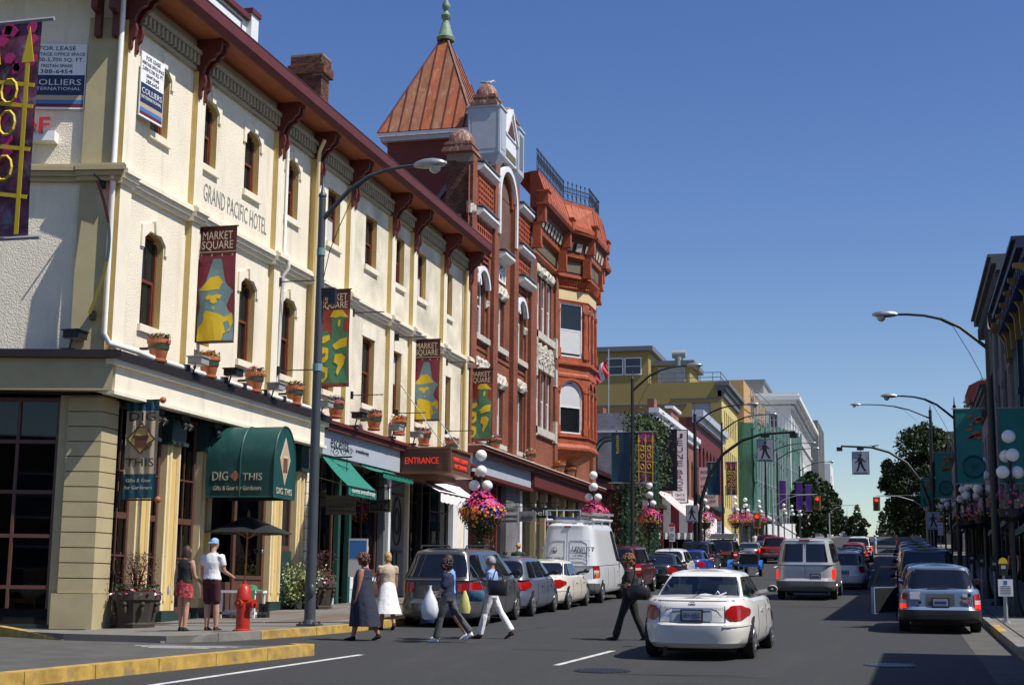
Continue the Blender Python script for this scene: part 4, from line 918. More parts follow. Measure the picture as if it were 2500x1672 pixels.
# entablature and mansard over the right half, following the oriel
wl = [(-16.9, 67.6), (-16.9, 73.4), (-15.55, 75.2), (-15.55, 77.4), (-16.9, 79.2), (-16.9, 83.0)]
cl = [(-15.85, 67.0), (-15.85, 72.6), (-15.0, 74.6), (-15.0, 78.0), (-15.85, 79.8), (-15.85, 83.2)]
def band(t0, z0, t1, z1, mb, mi=None):
    P = lambda i, t, z: (wl[i][0] + (cl[i][0] - wl[i][0]) * t, wl[i][1] + (cl[i][1] - wl[i][1]) * t, z)
    for i in range(len(wl) - 1): mb.add([P(i, t0, z0), P(i + 1, t0, z0), P(i + 1, t1, z1), P(i, t1, z1)], [(0, 1, 2, 3)], mi)
    for i in (0, len(wl) - 1): mb.add([P(i, 0, z0), P(i, t0, z0), P(i, t1, z1), P(i, 0, z1)], [(0, 1, 2, 3)], mi)
t = MB()
for (t0, z0, t1, z1, mi) in [(0, 17.9, .22, 18.0, 0), (.22, 18.0, .22, 18.12, 0), (.22, 18.12, .1, 18.2, 1), (.1, 18.2, .12, 18.95, 1), (.12, 18.95, .35, 19.05, 0), (.35, 19.05, .38, 19.25, 0), (.38, 19.25, .62, 19.95, 1), (.62, 19.95, .92, 20.15, 1), (.92, 20.15, 1, 20.3, 0), (1, 20.3, 1, 20.52, 0), (1, 20.52, .9, 20.56, 0), (.9, 20.56, .45, 21.75, 2), (.45, 21.75, .45, 21.95, 0), (.45, 21.95, -1, 22.0, 2)]: band(t0, z0, t1, z1, t, mi)
part(t, 'cornice', ['terra', 'terra_dark', 'terra'], B2)
t = MB() # coffers, panels, mansard seams
P3 = lambda i, f, tt, z: Vector((wl[i][0] + (wl[i + 1][0] - wl[i][0]) * f, wl[i][1] + (wl[i + 1][1] - wl[i][1]) * f, z)).lerp(Vector((cl[i][0] + (cl[i + 1][0] - cl[i][0]) * f, cl[i][1] + (cl[i + 1][1] - cl[i][1]) * f, z)), tt)
for i, n in ((0, 9), (1, 3), (2, 4), (3, 3), (4, 6)):
    for k in range(n):
        f0 = (k + .2) / n; f1 = (k + .8) / n
        a, c, d, e2 = P3(i, f0, .43, 19.38), P3(i, f1, .43, 19.38), P3(i, f1, .57, 19.78), P3(i, f0, .57, 19.78); off = Vector((.03, -.01, -.03)); t.add([a + off, c + off, d + off, e2 + off], [(0, 1, 2, 3)], 0)
o = part(t, 'soffit_coffers', 'stone', B2); o['kind'] = 'stuff'
t = MB()
for i in range(5):
    for (f0, f1) in (((.06, .94),) if i != 2 else ((.04, .48), (.52, .96))):
        a, c, d, e2 = P3(i, f0, .135, 18.3), P3(i, f1, .135, 18.3), P3(i, f1, .145, 18.85), P3(i, f0, .145, 18.85); t.add([a, c, d, e2], [(0, 1, 2, 3)])
part(t, 'frieze_panel', 'olive_panel', B2)
t = MB()
for i, n in ((0, 8), (1, 4), (2, 4), (3, 4), (4, 5)):
    for k in range(n + 1):
        f = k / n; t.bar(P3(i, f, .9, 20.58), P3(i, f, .46, 21.76), .05, .05)
part(t, 'mansard_seam', 'terra', B2)
for i, f in ((0, .02), (1, .02), (2, .02), (3, .02), (4, .6)): # scrolled blocks at the breaks
    p = P3(i, f, .95, 0); t = MB(); t.box(p.x - .4, p.x + .08, p.y - .26, p.y + .26, 20.2, 20.75); t.box(p.x - .5, p.x + .14, p.y - .32, p.y + .32, 20.75, 20.84); t.box(p.x - .5, p.x + .03, p.y - .3, p.y + .3, 20.12, 20.2); t.box(p.x - .5, p.x - .08, p.y - .18, p.y + .18, 19.3, 20.12); t.box(p.x - .7, p.x - .3, p.y - .16, p.y + .16, 18.2, 19.3); t.box(p.x - .72, p.x - .26, p.y - .2, p.y + .2, 18.05, 18.2); part(t, 'cornice_block', 'terra', B2)
def cresting(pts, z, nm='iron_cresting'):
    t = MB()
    for a, c in zip(pts[:-1], pts[1:]):
        A = Vector((*a, z)); C = Vector((*c, z)); L = (C - A).length; n = max(2, int(L / .32))
        for zz in (.08, .55, .78): t.bar(A + Vector((0, 0, zz)), C + Vector((0, 0, zz)), .035, .035)
        for k in range(n + 1):
            p = A.lerp(C, k / n); t.bar(p, p + Vector((0, 0, 1.05)), .03); t.lathe([(.005, .95), (.05, 1.03), (.005, 1.15)], tuple(p), 5)
            if k < n:
                q = A.lerp(C, (k + .5) / n); d = (C - A).normalized()
                for r_, zc in ((.14, .32), (.07, .66)): t.tube([q + d * r_ * math.cos(a * math.pi / 5) + Vector((0, 0, zc + r_ * math.sin(a * math.pi / 5))) for a in range(11)], .014, 4, False)
    part(t, nm, 'black_iron', B2)
cresting([(-16.5, 67.3), (-16.5, 73.2), (-15.5, 75.0), (-15.5, 77.6), (-16.4, 79.4)], 21.95)
# oriel bay
def bayring(k, z, off=0.0):
    base = [(-16.95, 73.5), (-15.6, 75.2), (-15.6, 77.4), (-16.95, 79.1)]; cx, cy = -16.95, 76.3
    return [(cx + (x - cx) * k + (off if i in (1, 2) else 0), cy + (y - cy) * (k * .5 + .5), z) for i, (x, y) in enumerate(base)]
def bayband(mb, lst, mi=None):
    for (k0, z0), (k1, z1) in zip(lst[:-1], lst[1:]):
        a = bayring(k0, z0); c = bayring(k1, z1)
        for i in range(3): mb.add([a[i], a[i + 1], c[i + 1], c[i]], [(0, 1, 2, 3)], mi)
t = MB(); bayband(t, [(.05, 8.2), (.35, 8.35), (.75, 8.7), (1.02, 8.95), (1.12, 9.0), (1.12, 9.12), (1.04, 9.25), (1.0, 9.3), (1.0, 9.6), (1.07, 9.65), (1.07, 9.72), (1.0, 9.74)]); part(t, 'bay_base', 'terra', B2)
t = MB(); bayband(t, [(1.0, 12.75), (1.04, 12.78), (1.04, 12.9), (1.0, 13.0), (1.0, 13.3), (1.12, 13.42), (1.12, 13.55), (1.0, 13.6), (1.0, 13.75)], 0); part(t, 'bay_band', 'terra', B2); t = MB(); bayband(t, [(1, 16.75), (1.03, 16.8), (1.03, 16.85)], 0); bayband(t, [(1.01, 16.85), (1.01, 17.38)], 1); bayband(t, [(1.03, 17.38), (1.06, 17.45), (1.1, 17.5), (1.05, 17.55)], 0); bayband(t, [(1.03, 17.55), (1.15, 17.9)], 0); part(t, 'bay_band', ['terra', 'buff'], B2)
t = MB()
for i in range(3): # ribbed coving under the entablature
    a = bayring(1.04, 17.56); c = bayring(1.16, 17.92)
    for k in range(14): f = (k + .5) / 14; t.bar(Vector(a[i]).lerp(Vector(a[i + 1]), f), Vector(c[i]).lerp(Vector(c[i + 1]), f), .05, .08)
part(t, 'bay_coving', 'terra', B2)
base = bayring(1, 0)
for i, n in ((0, 1), (1, 2), (2, 1)):
    A = Vector((base[i][0], base[i][1], 0)); C = Vector((base[i + 1][0], base[i + 1][1], 0)); L = (C - A).length; U = (C - A).normalized(); Nn = Vector((U.y, -U.x, 0))
    hs = []; w = (L - .32 * (n + 1)) / n
    for k in range(n): u = .32 + k * (w + .32); hs += [(u, u + w, 9.85, 12.6, 'round'), (u, u + w, 13.85, 16.7)]
    t = MB(); facade(t, A, U, Nn, 0, L, 9.74, 12.75, [h for h in hs if h[2] < 12], .12); facade(t, A, U, Nn, 0, L, 13.75, 16.75, [h for h in hs if h[2] > 12], .12); part(t, 'bay_wall', 'terra', B2)
    for h in hs: window(B2, A, U, Nn, h[:4], 'round' if h[2] < 12 else 'sash', 'white_trim', .1, None, light=(1 if i == 0 and h[2] < 12 else (-1 if i == 0 else None)))
    for k in range(n + 1):
        t = MB(); t.T = basis(A + U * (.16 + k * (w + .32)), U, Nn)
        for (z0, z1) in ((9.76, 12.0), (13.78, 16.2)): t = MB(); t.T = basis(A + U * (.16 + k * (w + .32)), U, Nn); t.box(-.11, .11, -.07, 0, z0, z1); t.box(-.15, .15, -.10, 0, z0, z0 + .5); t.box(-.14, .14, -.1, 0, z1, z1 + .15); t.box(-.05, .05, -.085, 0, z0 + .9, z1 - .3); part(t, 'bay_pilaster', 'terra', B2)
        if k < n:
            t = MB(); c0 = .32 + k * (w + .32) + w / 2; t.T = basis(A + U * c0, U, Nn)
            po = arc((0, 12.6 - w / 2), w / 2 + .14, 180, 0, 12); pi = arc((0, 12.6 - w / 2), w / 2 + .02, 180, 0, 12)
            for j in range(12): t.py([po[j], po[j + 1], pi[j + 1], pi[j]], -.07, 0)
            part(t, 'bay_arch', 'terra', B2)
# shop level
t = MB(); t.box(FX - .2, FX + .35, 57.05, 66.9, 6.5, 7.25); part(t, 'shop_fascia', 'grey_trim', B2)
t = MB(); t.box(FX - .2, FX + .62, 57.0, 83.0, 7.25, 7.42); t.box(FX - .2, FX + .75, 57.0, 83.1, 7.42, 7.55); t.box(FX - .2, FX + .45, 57.0, 67, 6.35, 6.5); t.box(FX - .2, FX + .5, 67, 83, 6.6, 7.25); part(t, 'shop_cornice', 'maroon', B2)
t = MB(); t.box(FX - .2, FX + .8, 57.0, 83.1, 7.55, 7.6); part(t, 'cornice_flashing', 'stone', B2)
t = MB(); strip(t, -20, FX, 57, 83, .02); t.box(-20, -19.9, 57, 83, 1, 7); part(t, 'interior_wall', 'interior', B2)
for y0, y1, m in ((57.1, 57.6, 'white_trim'), (58.6, 58.75, 'dark_red_paint'), (59.9, 60.9, 'dark_red_paint'), (61.9, 62.1, 'dark_red_paint'), (63.6, 66.0, 'grey_brick'), (66.1, 66.5, 'white_trim'), (69, 69.25, 'cream_dull'), (71, 71.25, 'cream_dull'), (73.6, 73.85, 'cream_dull'), (75.2, 75.5, 'cream_dull'), (77.5, 77.8, 'cream_dull'), (80, 80.2, 'grey_trim'), (82.5, 83, 'cream_dull')):
    zq = gz(y0) - .04; t = MB(); t.box(FX - .25, FX + .05, y0, y1, zq, 6.6); 
    if m == 'cream_dull': t.box(FX - .3, FX + .12, y0 - .06, y1 + .06, 6.1, 6.5); t.box(FX - .3, FX + .1, y0 - .04, y1 + .04, 3.3, 3.42)
    part(t, 'shop_post', m, B2)
for (a, c) in ((58.8, 59.9), (60.9, 61.9), (62.1, 63.6), (67, 69), (69.3, 71), (71.3, 73.6), (73.9, 75.2), (75.5, 77.5), (77.8, 80), (80.2, 82.5)):
    zq = gz(a) - .04; t = MB(); X = FX - .2; t.box(X - .03, X + .03, a, c, zq, zq + .5, 1); t.box(X - .03, X + .03, a, c, 5.0, 5.12, 1); t.box(X - .01, X, a, c, zq + .5, 6.6, 0); part(t, 'shop_window', ['pane', 'dark_red_paint'], B2)
# ------------------------------------------------------------------ further buildings on the left
_fw = {}
def farwin(bld, O, U, N, u, z, w, h, fm='white_trim', gm='pane_far', bars=1, dep=.0):
    k = (round(w, 2), round(h, 2), fm, gm, bars)
    if k not in _fw:
        t = MB(); f = min(.12, w * .1); t.box(-w / 2, w / 2, -.02, .0, 0, h, 1)
        t.box(-w / 2 - f, -w / 2 + .0, -.07, 0, -f, h + f, 0); t.box(w / 2, w / 2 + f, -.07, 0, -f, h + f, 0); t.box(-w / 2, w / 2, -.07, 0, h, h + f, 0); t.box(-w / 2, w / 2, -.1, 0, -f, 0, 0)
        if bars: t.box(-w / 2, w / 2, -.05, 0, h * .5 - .03, h * .5 + .03, 0)
        _fw[k] = t.mesh('window', [fm, gm])
    return inst(_fw[k], 'window', bld, basis(Vector(O) + Vector(U) * u + Vector((0, 0, z)) + Vector(N) * dep, U, N))
def block(mb, x0, x1, y0, y1, z0, z1, mi=None): mb.box(x0, x1, y0, y1, z0, z1, mi)
# low arcade behind the ivy
A = root('arcade_building', 'low dark arcade of shops behind the ivy and trellis arch', 'building', (-18, 90, gz(90)))
t = MB(); block(t, -30, -18.2, 83.2, 104.6, 2.5, 9.0); part(t, 'wall', 'dark_red_paint', A)
t = MB(); t.box(-18.2, -15.9, 83.4, 104.6, 7.6, 7.9); t.box(-18.2, -17.9, 83.3, 104.6, 9.0, 9.3); part(t, 'canopy', 'maroon_dark', A)
t = MB()
for y in (84.2, 88, 92, 96, 100, 104): t.box(-16.3, -16.1, y, y + .2, gz(y) + .1, 7.6)
part(t, 'canopy_post', 'dark_red_paint', A)
for y in (85.5, 89.5, 93.5, 97.5, 101.5): 
    t = MB(); t.box(-18.2, -18.14, y - 1.4, y + 1.4, gz(y) + .6, 7.0); part(t, 'shop_window', 'pane', A)
# brick shop with the vertical tent-and-awning sign
J = root('brick_shop', 'two-storey red brick shop with grey painted side wall and striped awning', 'building', (-17, 105, gz(105)))
hJ = [(107 + i * 2.55, 108.3 + i * 2.55, 9.8, 12.9, 'round') for i in range(8)]
t = MB(); facade(t, FO, FU, FN, 104.8, 128, 8.2, 15.0, hJ, .25, 0); t.add([(FX, 104.8, 3), (-34, 104.8, 3), (-34, 104.8, 13.2), (-21, 104.8, 13.2), (-21, 104.8, 14.6), (FX, 104.8, 14.6)], [(0, 1, 2, 3, 4, 5)], 1)
t.box(-34, FX - .3, 105, 128, 3, 13.4, 2); part(t, 'wall', ['jeune_brick', 'blue_grey_brick', 'slate_grey'], J)
for h in hJ: farwin(J, FO, FU, FN, (h[0] + h[1]) / 2, h[2], 1.2, 2.5, 'dark_red_paint', dep=-.22)
t = MB(); t.box(FX - .3, FX + .45, 104.7, 128, 14.6, 14.95); t.box(FX - .3, FX + .25, 104.75, 128, 14.2, 14.6); part(t, 'cornice', 'white_trim', J)
t = MB(); t.box(FX - .4, FX + .1, 104.7, 106, 14.95, 15.6); t.box(FX - .4, FX + .1, 113, 117, 14.95, 15.9); t.box(-22, -20.8, 106, 107.2, 13, 15.2); part(t, 'parapet', 'jeune_brick', J)
t = MB(); t.box(FX - .4, FX + .3, 112.9, 117.1, 15.9, 16.1); t.box(-34, FX, 104.72, 104.8, 13.2, 13.3); part(t, 'coping', 'white_trim', J)
t = MB(); t.tube([(-29.5, 105.6, 12), (-29.5, 105.6, 15.4)], .18, 10); t.lathe([(.3, 15.4), (.3, 15.8), (.1, 16)], (-29.5, 105.6, 0), 10); part(t, 'vent_pipe', 'galv', J, 40)
t = MB(); 
for (a, c) in ((105, 108), (108.3, 112), (112.3, 116), (116.3, 120), (120.3, 124), (124.3, 127.8)): t.box(FX - .3, FX - .25, a, c, gz(a) + .6, 7.6, 0); t.box(FX - .3, FX, c, c + .3, gz(a), 8.2, 1)
t.box(FX - .3, FX + .1, 104.8, 128, 7.7, 8.2, 1); part(t, 'shop_window', ['pane', 'dark_red_paint'], J)
J2 = root('maroon_shop', 'two-storey maroon painted shop with white cornice before the yellow building', 'building', (-17, 128, gz(128)))
t = MB(); hJ2 = [(130 + i * 2.6, 131.3 + i * 2.6, 11.5, 14.8, 'round') for i in range(6)]; facade(t, FO, FU, FN, 128, 147.5, 5, 17.0, hJ2, .25); t.box(-34, FX - .3, 128.1, 147.5, 4, 16.4); t.add([(FX, 128, 14), (FX - 4, 128, 14), (FX - 4, 128, 17), (FX, 128, 17)], [(0, 1, 2, 3)]); part(t, 'wall', 'dark_red_paint', J2)
for h in hJ2: farwin(J2, FO, FU, FN, (h[0] + h[1]) / 2, h[2], 1.2, 2.7, 'dark_red_paint', dep=-.22)
t = MB(); t.box(FX - .3, FX + .7, 127.9, 147.6, 17.0, 17.6); t.box(FX - .3, FX + .4, 127.95, 147.6, 16.5, 17.0); part(t, 'cornice', 'grey_trim', J2)
t = MB(); t.box(FX - .2, FX + .3, 128, 147, 9.6, 10.2); part(t, 'shop_fascia', 'trim_green', J2)
# yellow building with roof terrace
Y = root('yellow_building', 'tall yellow building with shade-toned side wall, penthouse and roof railing', 'building', (-17, 148, gz(148)))
hy = [(150 + i * 1.75, 150.8 + i * 1.75, z, z + 2.2) for i in range(7) for z in (10.4, 14.2, 18.0)]
t = MB(); facade(t, FO, FU, FN, 148, 163, 5, 22.6, hy, .3, 0); sv = [(-33.5, -30.8, 17.0, 19.2), (-19.9, -18.0, 17.6, 20.8)]
facade(t, (0, 148, 0), (1, 0, 0), (0, -1, 0), -46, FX, 5, 22.9, sv, .3, 1); t.box(-46, FX - .4, 148.4, 163, 5, 22.4, 1); part(t, 'wall', ['yellow_bldg', 'yellow_shade'], Y)
for h in hy: farwin(Y, FO, FU, FN, (h[0] + h[1]) / 2, h[2], .78, 2.15, 'olive_panel', dep=-.25)
for h in sv: farwin(Y, (0, 148, 0), (1, 0, 0), (0, -1, 0), (h[0] + h[1]) / 2, h[2], h[1] - h[0], h[3] - h[2], 'grey_trim', 'pane_light', dep=-.25)
t = MB(); t.box(FX - .5, FX + .5, 147.9, 163, 22.0, 22.5); t.box(FX - .5, FX + .8, 147.8, 163, 22.5, 22.9); t.box(FX - .4, FX + .3, 148, 163, 21.4, 22.0); part(t, 'cornice', 'slate_grey', Y)
t = MB(); t.box(-46, -24.5, 149, 158, 22.4, 26.4, 0); t.box(-46, -24.0, 148.6, 158.5, 26.4, 26.9, 1); t.box(-24.5, -20.5, 151, 158, 22.4, 25.1, 0); t.box(-24.5, -20.0, 150.6, 158.5, 25.1, 25.6, 1); part(t, 'penthouse', ['yellow_shade', 'slate_grey'], Y)
for u in (-28.0, -26.1): farwin(Y, (0, 149, 0), (1, 0, 0), (0, -1, 0), u, 24.05, 1.55, 1.6, 'white_trim', 'pane_far')
farwin(Y, (0, 151, 0), (1, 0, 0), (0, -1, 0), -22.4, 22.9, 2.6, 1.9, 'grey_trim', 'pane_light')
t = MB(); t.box(-22.9, -20.2, 148.0, 148.1, 22.9, 23.0)
for u in (-24.3, -23, -21.7, -20.4, -19.1, -17.8, -17): t.bar((u, 148.3, 22.9), (u, 148.3, 23.9), .06)
for z in (23.4, 23.9): t.bar((-24.3, 148.3, z), (-17.0, 148.3, z), .06); t.bar((-17.0, 148.3, z), (-17.0, 160, z), .06)
part(t, 'roof_railing', 'slate_grey', Y)
t = MB(); t.tube([(-21.6, 151, 25), (-21.6, 151, 26.0)], .45, 12); t.tube([(-22.3, 151, 26.3), (-20.9, 151, 26.3)], .42, 12); part(t, 'roof_vent', 'galv', Y, 40)
t = MB(); t.box(-46, -20.4, 147.9, 148, 20.6, 20.75); t.box(-22, FX, 147.95, 148, 21.2, 21.3); part(t, 'side_moulding', 'slate_grey', Y)
# flagpoles with a red and white flag
F = root('flagpole', 'thin flagpole with a red and white maple leaf flag hanging limp', 'flagpole', (-20.5, 106.5, 13.4))
t = MB(); t.tube([(-20.5, 106.5, 13.4), (-20.5, 106.5, 19.6)], .05, 8); part(t, 'pole', 'galv', F)
t = MB(); t.grid(lambda u, v: (-20.55 - u * .95 - .1 * math.sin(v * 5), 106.5 + .12 * math.sin(u * 9 + v * 4), 18.9 - v * 1.3 - u * .75), 12, 8, 0); t.m = [1 if 4 <= (i % 12) < 8 else 0 for i in range(len(t.m))]; part(t, 'flag', ['flag_red', 'sign_white'], F)
t = MB(); t.px([(106.62 + x, 17.75 + z) for x, z in ((0, -.25), (.05, -.05), (.2, 0), (.1, .15), (0, .3), (-.1, .15), (-.2, 0), (-.05, -.05))], -21.0, -20.98); part(t, 'maple_leaf', 'flag_red', F)
for x, h in ((-22.6, 21.5), (-23.6, 20.0)):
    F2 = root('flagpole', 'bare tall flagpole beside the flag' if h > 21 else 'bare shorter flagpole left of the flag', 'flagpole', (x, 106.5, 13.4)); t = MB(); t.tube([(x, 106.5, 13.4), (x, 106.5, h)], [.06, .035], 8); part(t, 'pole', 'galv', F2); t = MB(); t.ball((x, 106.5, h + .05), .08, 6); part(t, 'finial', 'galv', F2)
# building wrapped in scaffolding and green netting
K = root('scaffolded_building', 'building under repair wrapped in scaffolding and green debris netting', 'building', (-17, 165, gz(165)))
t = MB(); t.box(-40, -17.2, 163.2, 248, 6, 20.5); part(t, 'wall', 'stone_white', K)
t = MB(); t.box(-30, -16.2, 163.2, 190, 20.5, 25.2); part(t, 'plywood_hoarding', 'plywood', K)
t = MB(); t.px([(171, 22.6)] + arc((173, 22.6), 2, 180, 0, 10) + [(175, 22.6)], -16.2, -16.1); part(t, 'arched_opening', 'interior', K)
Zt = lambda y: 20.4 + (y - 163) * .085
r2 = random.Random(3)
def net(u, v):
    y = 163 + u * 85; z = gz(y) + 3.2 + v * (Zt(y) - gz(y) - 3.2); return (-15.2 + .22 * math.sin(y * 1.1 + z * .3) + .15 * math.sin(y * 2.3 + 1) + r2.uniform(-.08, .08), y, z + (.5 * math.sin(y * .8) if v == 1 else 0))
t = MB(); t.grid(net, 70, 14); t.grid(lambda u, v: (-22 + u * 6.8, 163.0 + .1 * math.sin(u * 20), gz(163) + 4 + v * (Zt(163) - gz(163) - 4)), 10, 10); part(t, 'debris_netting', 'net_green', K, 60)
t = MB()
for y in range(164, 248, 6): t.tube([(-14.9, y, gz(y)), (-14.9, y, Zt(y) + 1.8)], .06, 5)
for k in range(5):
    t.tube([(-14.88, 163, gz(163) + 4 + k * 3.3), (-14.88, 248, gz(248) + 3 + k * 3.6)], .05, 5)
for i in range(20): y = 165 + i * 4.1; t.tube([(-14.85, y, gz(y) + 2), (-14.85, y + 3, gz(y) + 12)], .04, 5)
for i in range(12): y = 164 + i * 1.8; z = 20 + (i % 4) * 1.4; t.tube([(-15.5, y, z), (-15.5, y + 4, z)], .05, 5); t.tube([(-15.5, y, 18), (-15.5, y, 24.5)], .05, 5); t.tube([(-18, y, z), (-15, y, z)], .05, 5)
part(t, 'scaffold_tubes', 'galv', K)
t = MB()
for y, y2, z0, z1 in ((214, 215.3, 11, 26), (236, 238.2, 12, 25)): t.add([(-14.7, y, z0), (-14.7, y + .4, z0), (-14.7, y2, z1 - 4), (-14.7, (y + y2) / 2, z1), (-14.7, y, z1 - 5)], [(0, 1, 2, 3, 4)])
o = part(t, 'torn_netting_gap', 'white_cloth', K)
t = MB(); t.box(-16.5, -14.0, 163, 248, 10.2, 10.4); 
for i in range(40): y = 163.5 + i * 2.1; t.box(-14.2, -14.1, y, y + 1.9, gz(y) + .1, gz(y) + 2.6)
part(t, 'hoarding', 'sign_white', K)
# white stone office block and concrete tower
Wb = root('white_building', 'tall white stone office block with heavy cornice behind the scaffolding', 'building', (-17, 249, gz(249)))
hw = [(251 + i * 3.3, 252.6 + i * 3.3, z, z + 2.6) for i in range(16) for z in (14.5, 18.3, 22.1, 25.9, 29.4)]
t = MB(); facade(t, FO, FU, FN, 249, 305, 10, 33.2, hw, .35); t.box(-45, FX - .5, 249.6, 305, 8, 33); hs2 = [(-44 + i * 2.6, -42.6 + i * 2.6, z, z + 2.6) for i in range(10) for z in (22.1, 25.9, 29.4)]
facade(t, (0, 249, 0), (1, 0, 0), (0, -1, 0), -45, FX, 10, 33.2, hs2, .35); part(t, 'wall', 'stone_white', Wb)
for h in hw: farwin(Wb, FO, FU, FN, (h[0] + h[1]) / 2, h[2], 1.5, 2.5, 'stone_white', dep=-.3)
for h in hs2: farwin(Wb, (0, 249, 0), (1, 0, 0), (0, -1, 0), (h[0] + h[1]) / 2, h[2], 1.3, 2.5, 'white_trim', dep=-.3)
t = MB()
for (x, z0, z1) in ((.5, 32.4, 32.9), (1.0, 33.2, 33.8), (1.6, 33.8, 34.5), (1.3, 34.5, 35.0), (.35, 13.2, 13.8), (.3, 28.7, 29.0)): t.box(-45.5, FX + x, 249 - x, 305 + x, z0, z1)
part(t, 'cornice', 'stone_white', Wb)
t = MB(); t.box(-34, -22, 256, 275, 35, 38, 0); t.box(-34.3, -21.7, 255.7, 275.3, 38, 38.5, 1); part(t, 'roof_house', ['conc_tower', 'slate_grey'], Wb)
T = root('concrete_tower', 'plain grey concrete tower block beyond the white building', 'building', (-17, 335, gz(335)))
t = MB(); t.box(-40, FX, 336, 360, 12, 40.5); part(t, 'wall', 'conc_tower', T)
t = MB()
for i in range(6): t.box(FX, FX + .25, 338 + i * 3.8, 339 + i * 3.8, 13, 40)
part(t, 'fin', 'conc_tower', T)
T = root('distant_tower', 'pale distant tower with stepped top above the far trees', 'building', (-12, 640, gz(640)))
t = MB(); t.box(-24, -18, 640, 650, 15, 31); t.box(-23, -19, 641, 649, 31, 34); t.tube([(-21, 645, 34), (-21, 645, 39)], [.5, .1], 6); part(t, 'wall', 'stone_white', T)
for z in (18, 22, 26, 30): farwin(T, (0, 640, 0), (1, 0, 0), (0, -1, 0), -21, z, 4, 1.8, 'stone_white')
T = root('pale_apartment', 'pale apartment block peeping over the left trees', 'building', (-20, 420, gz(420)))
t = MB(); t.box(-34, -18, 420, 440, 14, 38); part(t, 'wall', 'stone_white', T)
for z in (30, 33): farwin(T, (-18, 0, 0), (0, 1, 0), (1, 0, 0), 425, z, 4, 1.8)
# ------------------------------------------------------------------ right side
RX = 5.2; RU = (0, -1, 0); RN = (-1, 0, 0); RO = (RX, 0, 0)
def rbuild(label, y0, y1, ztop, wall, trim, win, rows, dy=2.6, ww=1.1, wh=2.0, corn=.5, pil=None, depth=14, name='shop_building', shop='black', aw=None):
    Bd = root(name, label, 'building', (RX + 1, y0, gz(y0)))
    hs = []; u = y0 + dy * .55
    while u + ww < y1 - .3:
        for z in rows: hs.append((-(u + ww), -u, z, z + wh))
        u += dy
    t = MB(); zf = gz(y0) + 4.2; facade(t, RO, RU, RN, -y1, -y0, zf, ztop, hs, .2); t.box(RX + .25, RX + depth, y0, y1, gz(y0), ztop - .05); part(t, 'wall', wall, Bd)
    for h in hs: farwin(Bd, RO, RU, RN, (h[0] + h[1]) / 2, h[2], ww - .1, wh - .1, win, 'pane', dep=-.17)
    t = MB()
    for x, a, c in ((corn * .5, -.9, -.6), (corn * .7, -.6, -.3), (corn, -.3, .0), (corn * 1.2, .0, .14)): t.box(RX - x, RX + .3, y0 - corn * .3, y1, ztop + a, ztop + c)
    n = int((y1 - y0) / .8)
    for i in range(n): y = y0 + .3 + i * .8; t.box(RX - corn * .8, RX, y, y + .22, ztop - 1.2, ztop - .6)
    part(t, 'cornice', trim, Bd)
    if pil:
        u = y0 + .1
        while u < y1:
            t = MB(); t.box(RX - .14, RX, u, u + .35, zf, ztop - .9); t.box(RX - .2, RX, u - .05, u + .4, ztop - 1.4, ztop - 1.1); t.box(RX - .2, RX, u - .05, u + .4, (zf + ztop) / 2, (zf + ztop) / 2 + .25); part(t, 'pilaster', pil, Bd); u += dy * 2
    t = MB(); t.box(RX - .3, RX + .2, y0, y1, zf - .8, zf); part(t, 'shop_fascia', trim, Bd)
    t = MB(); y = y0
    while y < y1 - 1:
        e = min(y + 3, y1); t.box(RX + .05, RX + .1, y + .2, e - .1, gz(y) + .6, zf - .8, 0); t.box(RX - .05, RX + .2, e - .1, e + .1, gz(y), zf - .8, 1); y += 3
    part(t, 'shop_window', ['pane', shop], Bd)
    if aw:
        t = MB(); t.py([(RX, zf - .3), (RX - 1.4, zf - 1.3), (RX - 1.4, zf - 1.5), (RX - 1.3, zf - 1.5), (RX, zf - .5)], y0 + .5, y1 - .5); part(t, 'awning', aw, Bd)
    return Bd
rbuild('low corner building beside the camera on the right kerb', -6, 26.05, gz(26) + 7.3, 'rfac_dark', 'rfac_grey', 'white_trim', (gz(10) + 4.6,), depth=10, wh=1.2)
rbuild('plain two-storey grey shop at the right edge', 37.6, 55.0, gz(45) + 9.5, 'rfac_grey', 'rfac_dark', 'white_trim', (gz(47) + 5.3,), aw='rfac_green')
Bq = rbuild('ornate dark green shop with blue and gold trim at right edge', 55.05, 69.4, 14.5, 'rfac_green', 'blue_trim', 'gold_trim', (6.6, 10.0), 2.4, 1.2, 2.5, .8, 'blue_trim', aw='blue_trim')
for y in (55.3, 58, 60.5, 63, 65.5, 68, 69.1): t = MB(); t.py([(RX - .1, 12.2), (RX - .3, 12.2), (RX - .35, 13.1), (RX - .6, 13.5), (RX - .9, 13.6), (RX - .9, 13.75), (RX - .1, 13.75)], y, y + .25); part(t, 'gold_bracket', 'gold_trim', Bq)
rbuild('tall dark shop with white windows and bracketed cornice on right', 69.5, 86.0, 17.1, 'rfac_dark', 'rfac_dark', 'white_trim', (7.2, 10.3, 13.4), 2.5, 1.2, 2.2, .75, 'rfac_grey')
Br = rbuild('two-storey shop with dark red shaped gable on right', 86.05, 105.0, 13.4, 'rfac_grey', 'rfac_dark', 'white_trim', (9.0,), 2.4, 1.1, 2.2, .5, aw='teal_dark')
t = MB(); t.py([(RX - .3, 13.4), (RX - .8, 13.5), (RX - 1.0, 14.0), (RX - .8, 14.5), (RX - .2, 14.8), (RX + .5, 14.8), (RX + .5, 13.4)], 93.5, 95.0); part(t, 'shaped_gable', 'dark_red_paint', Br)
rbuild('grey shop with green awning further up on right', 105.05, 125.0, 14.4, 'rfac_dark', 'rfac_grey', 'white_trim', (10.2,), 2.6, 1.2, 2.2, .5, aw='rfac_green')
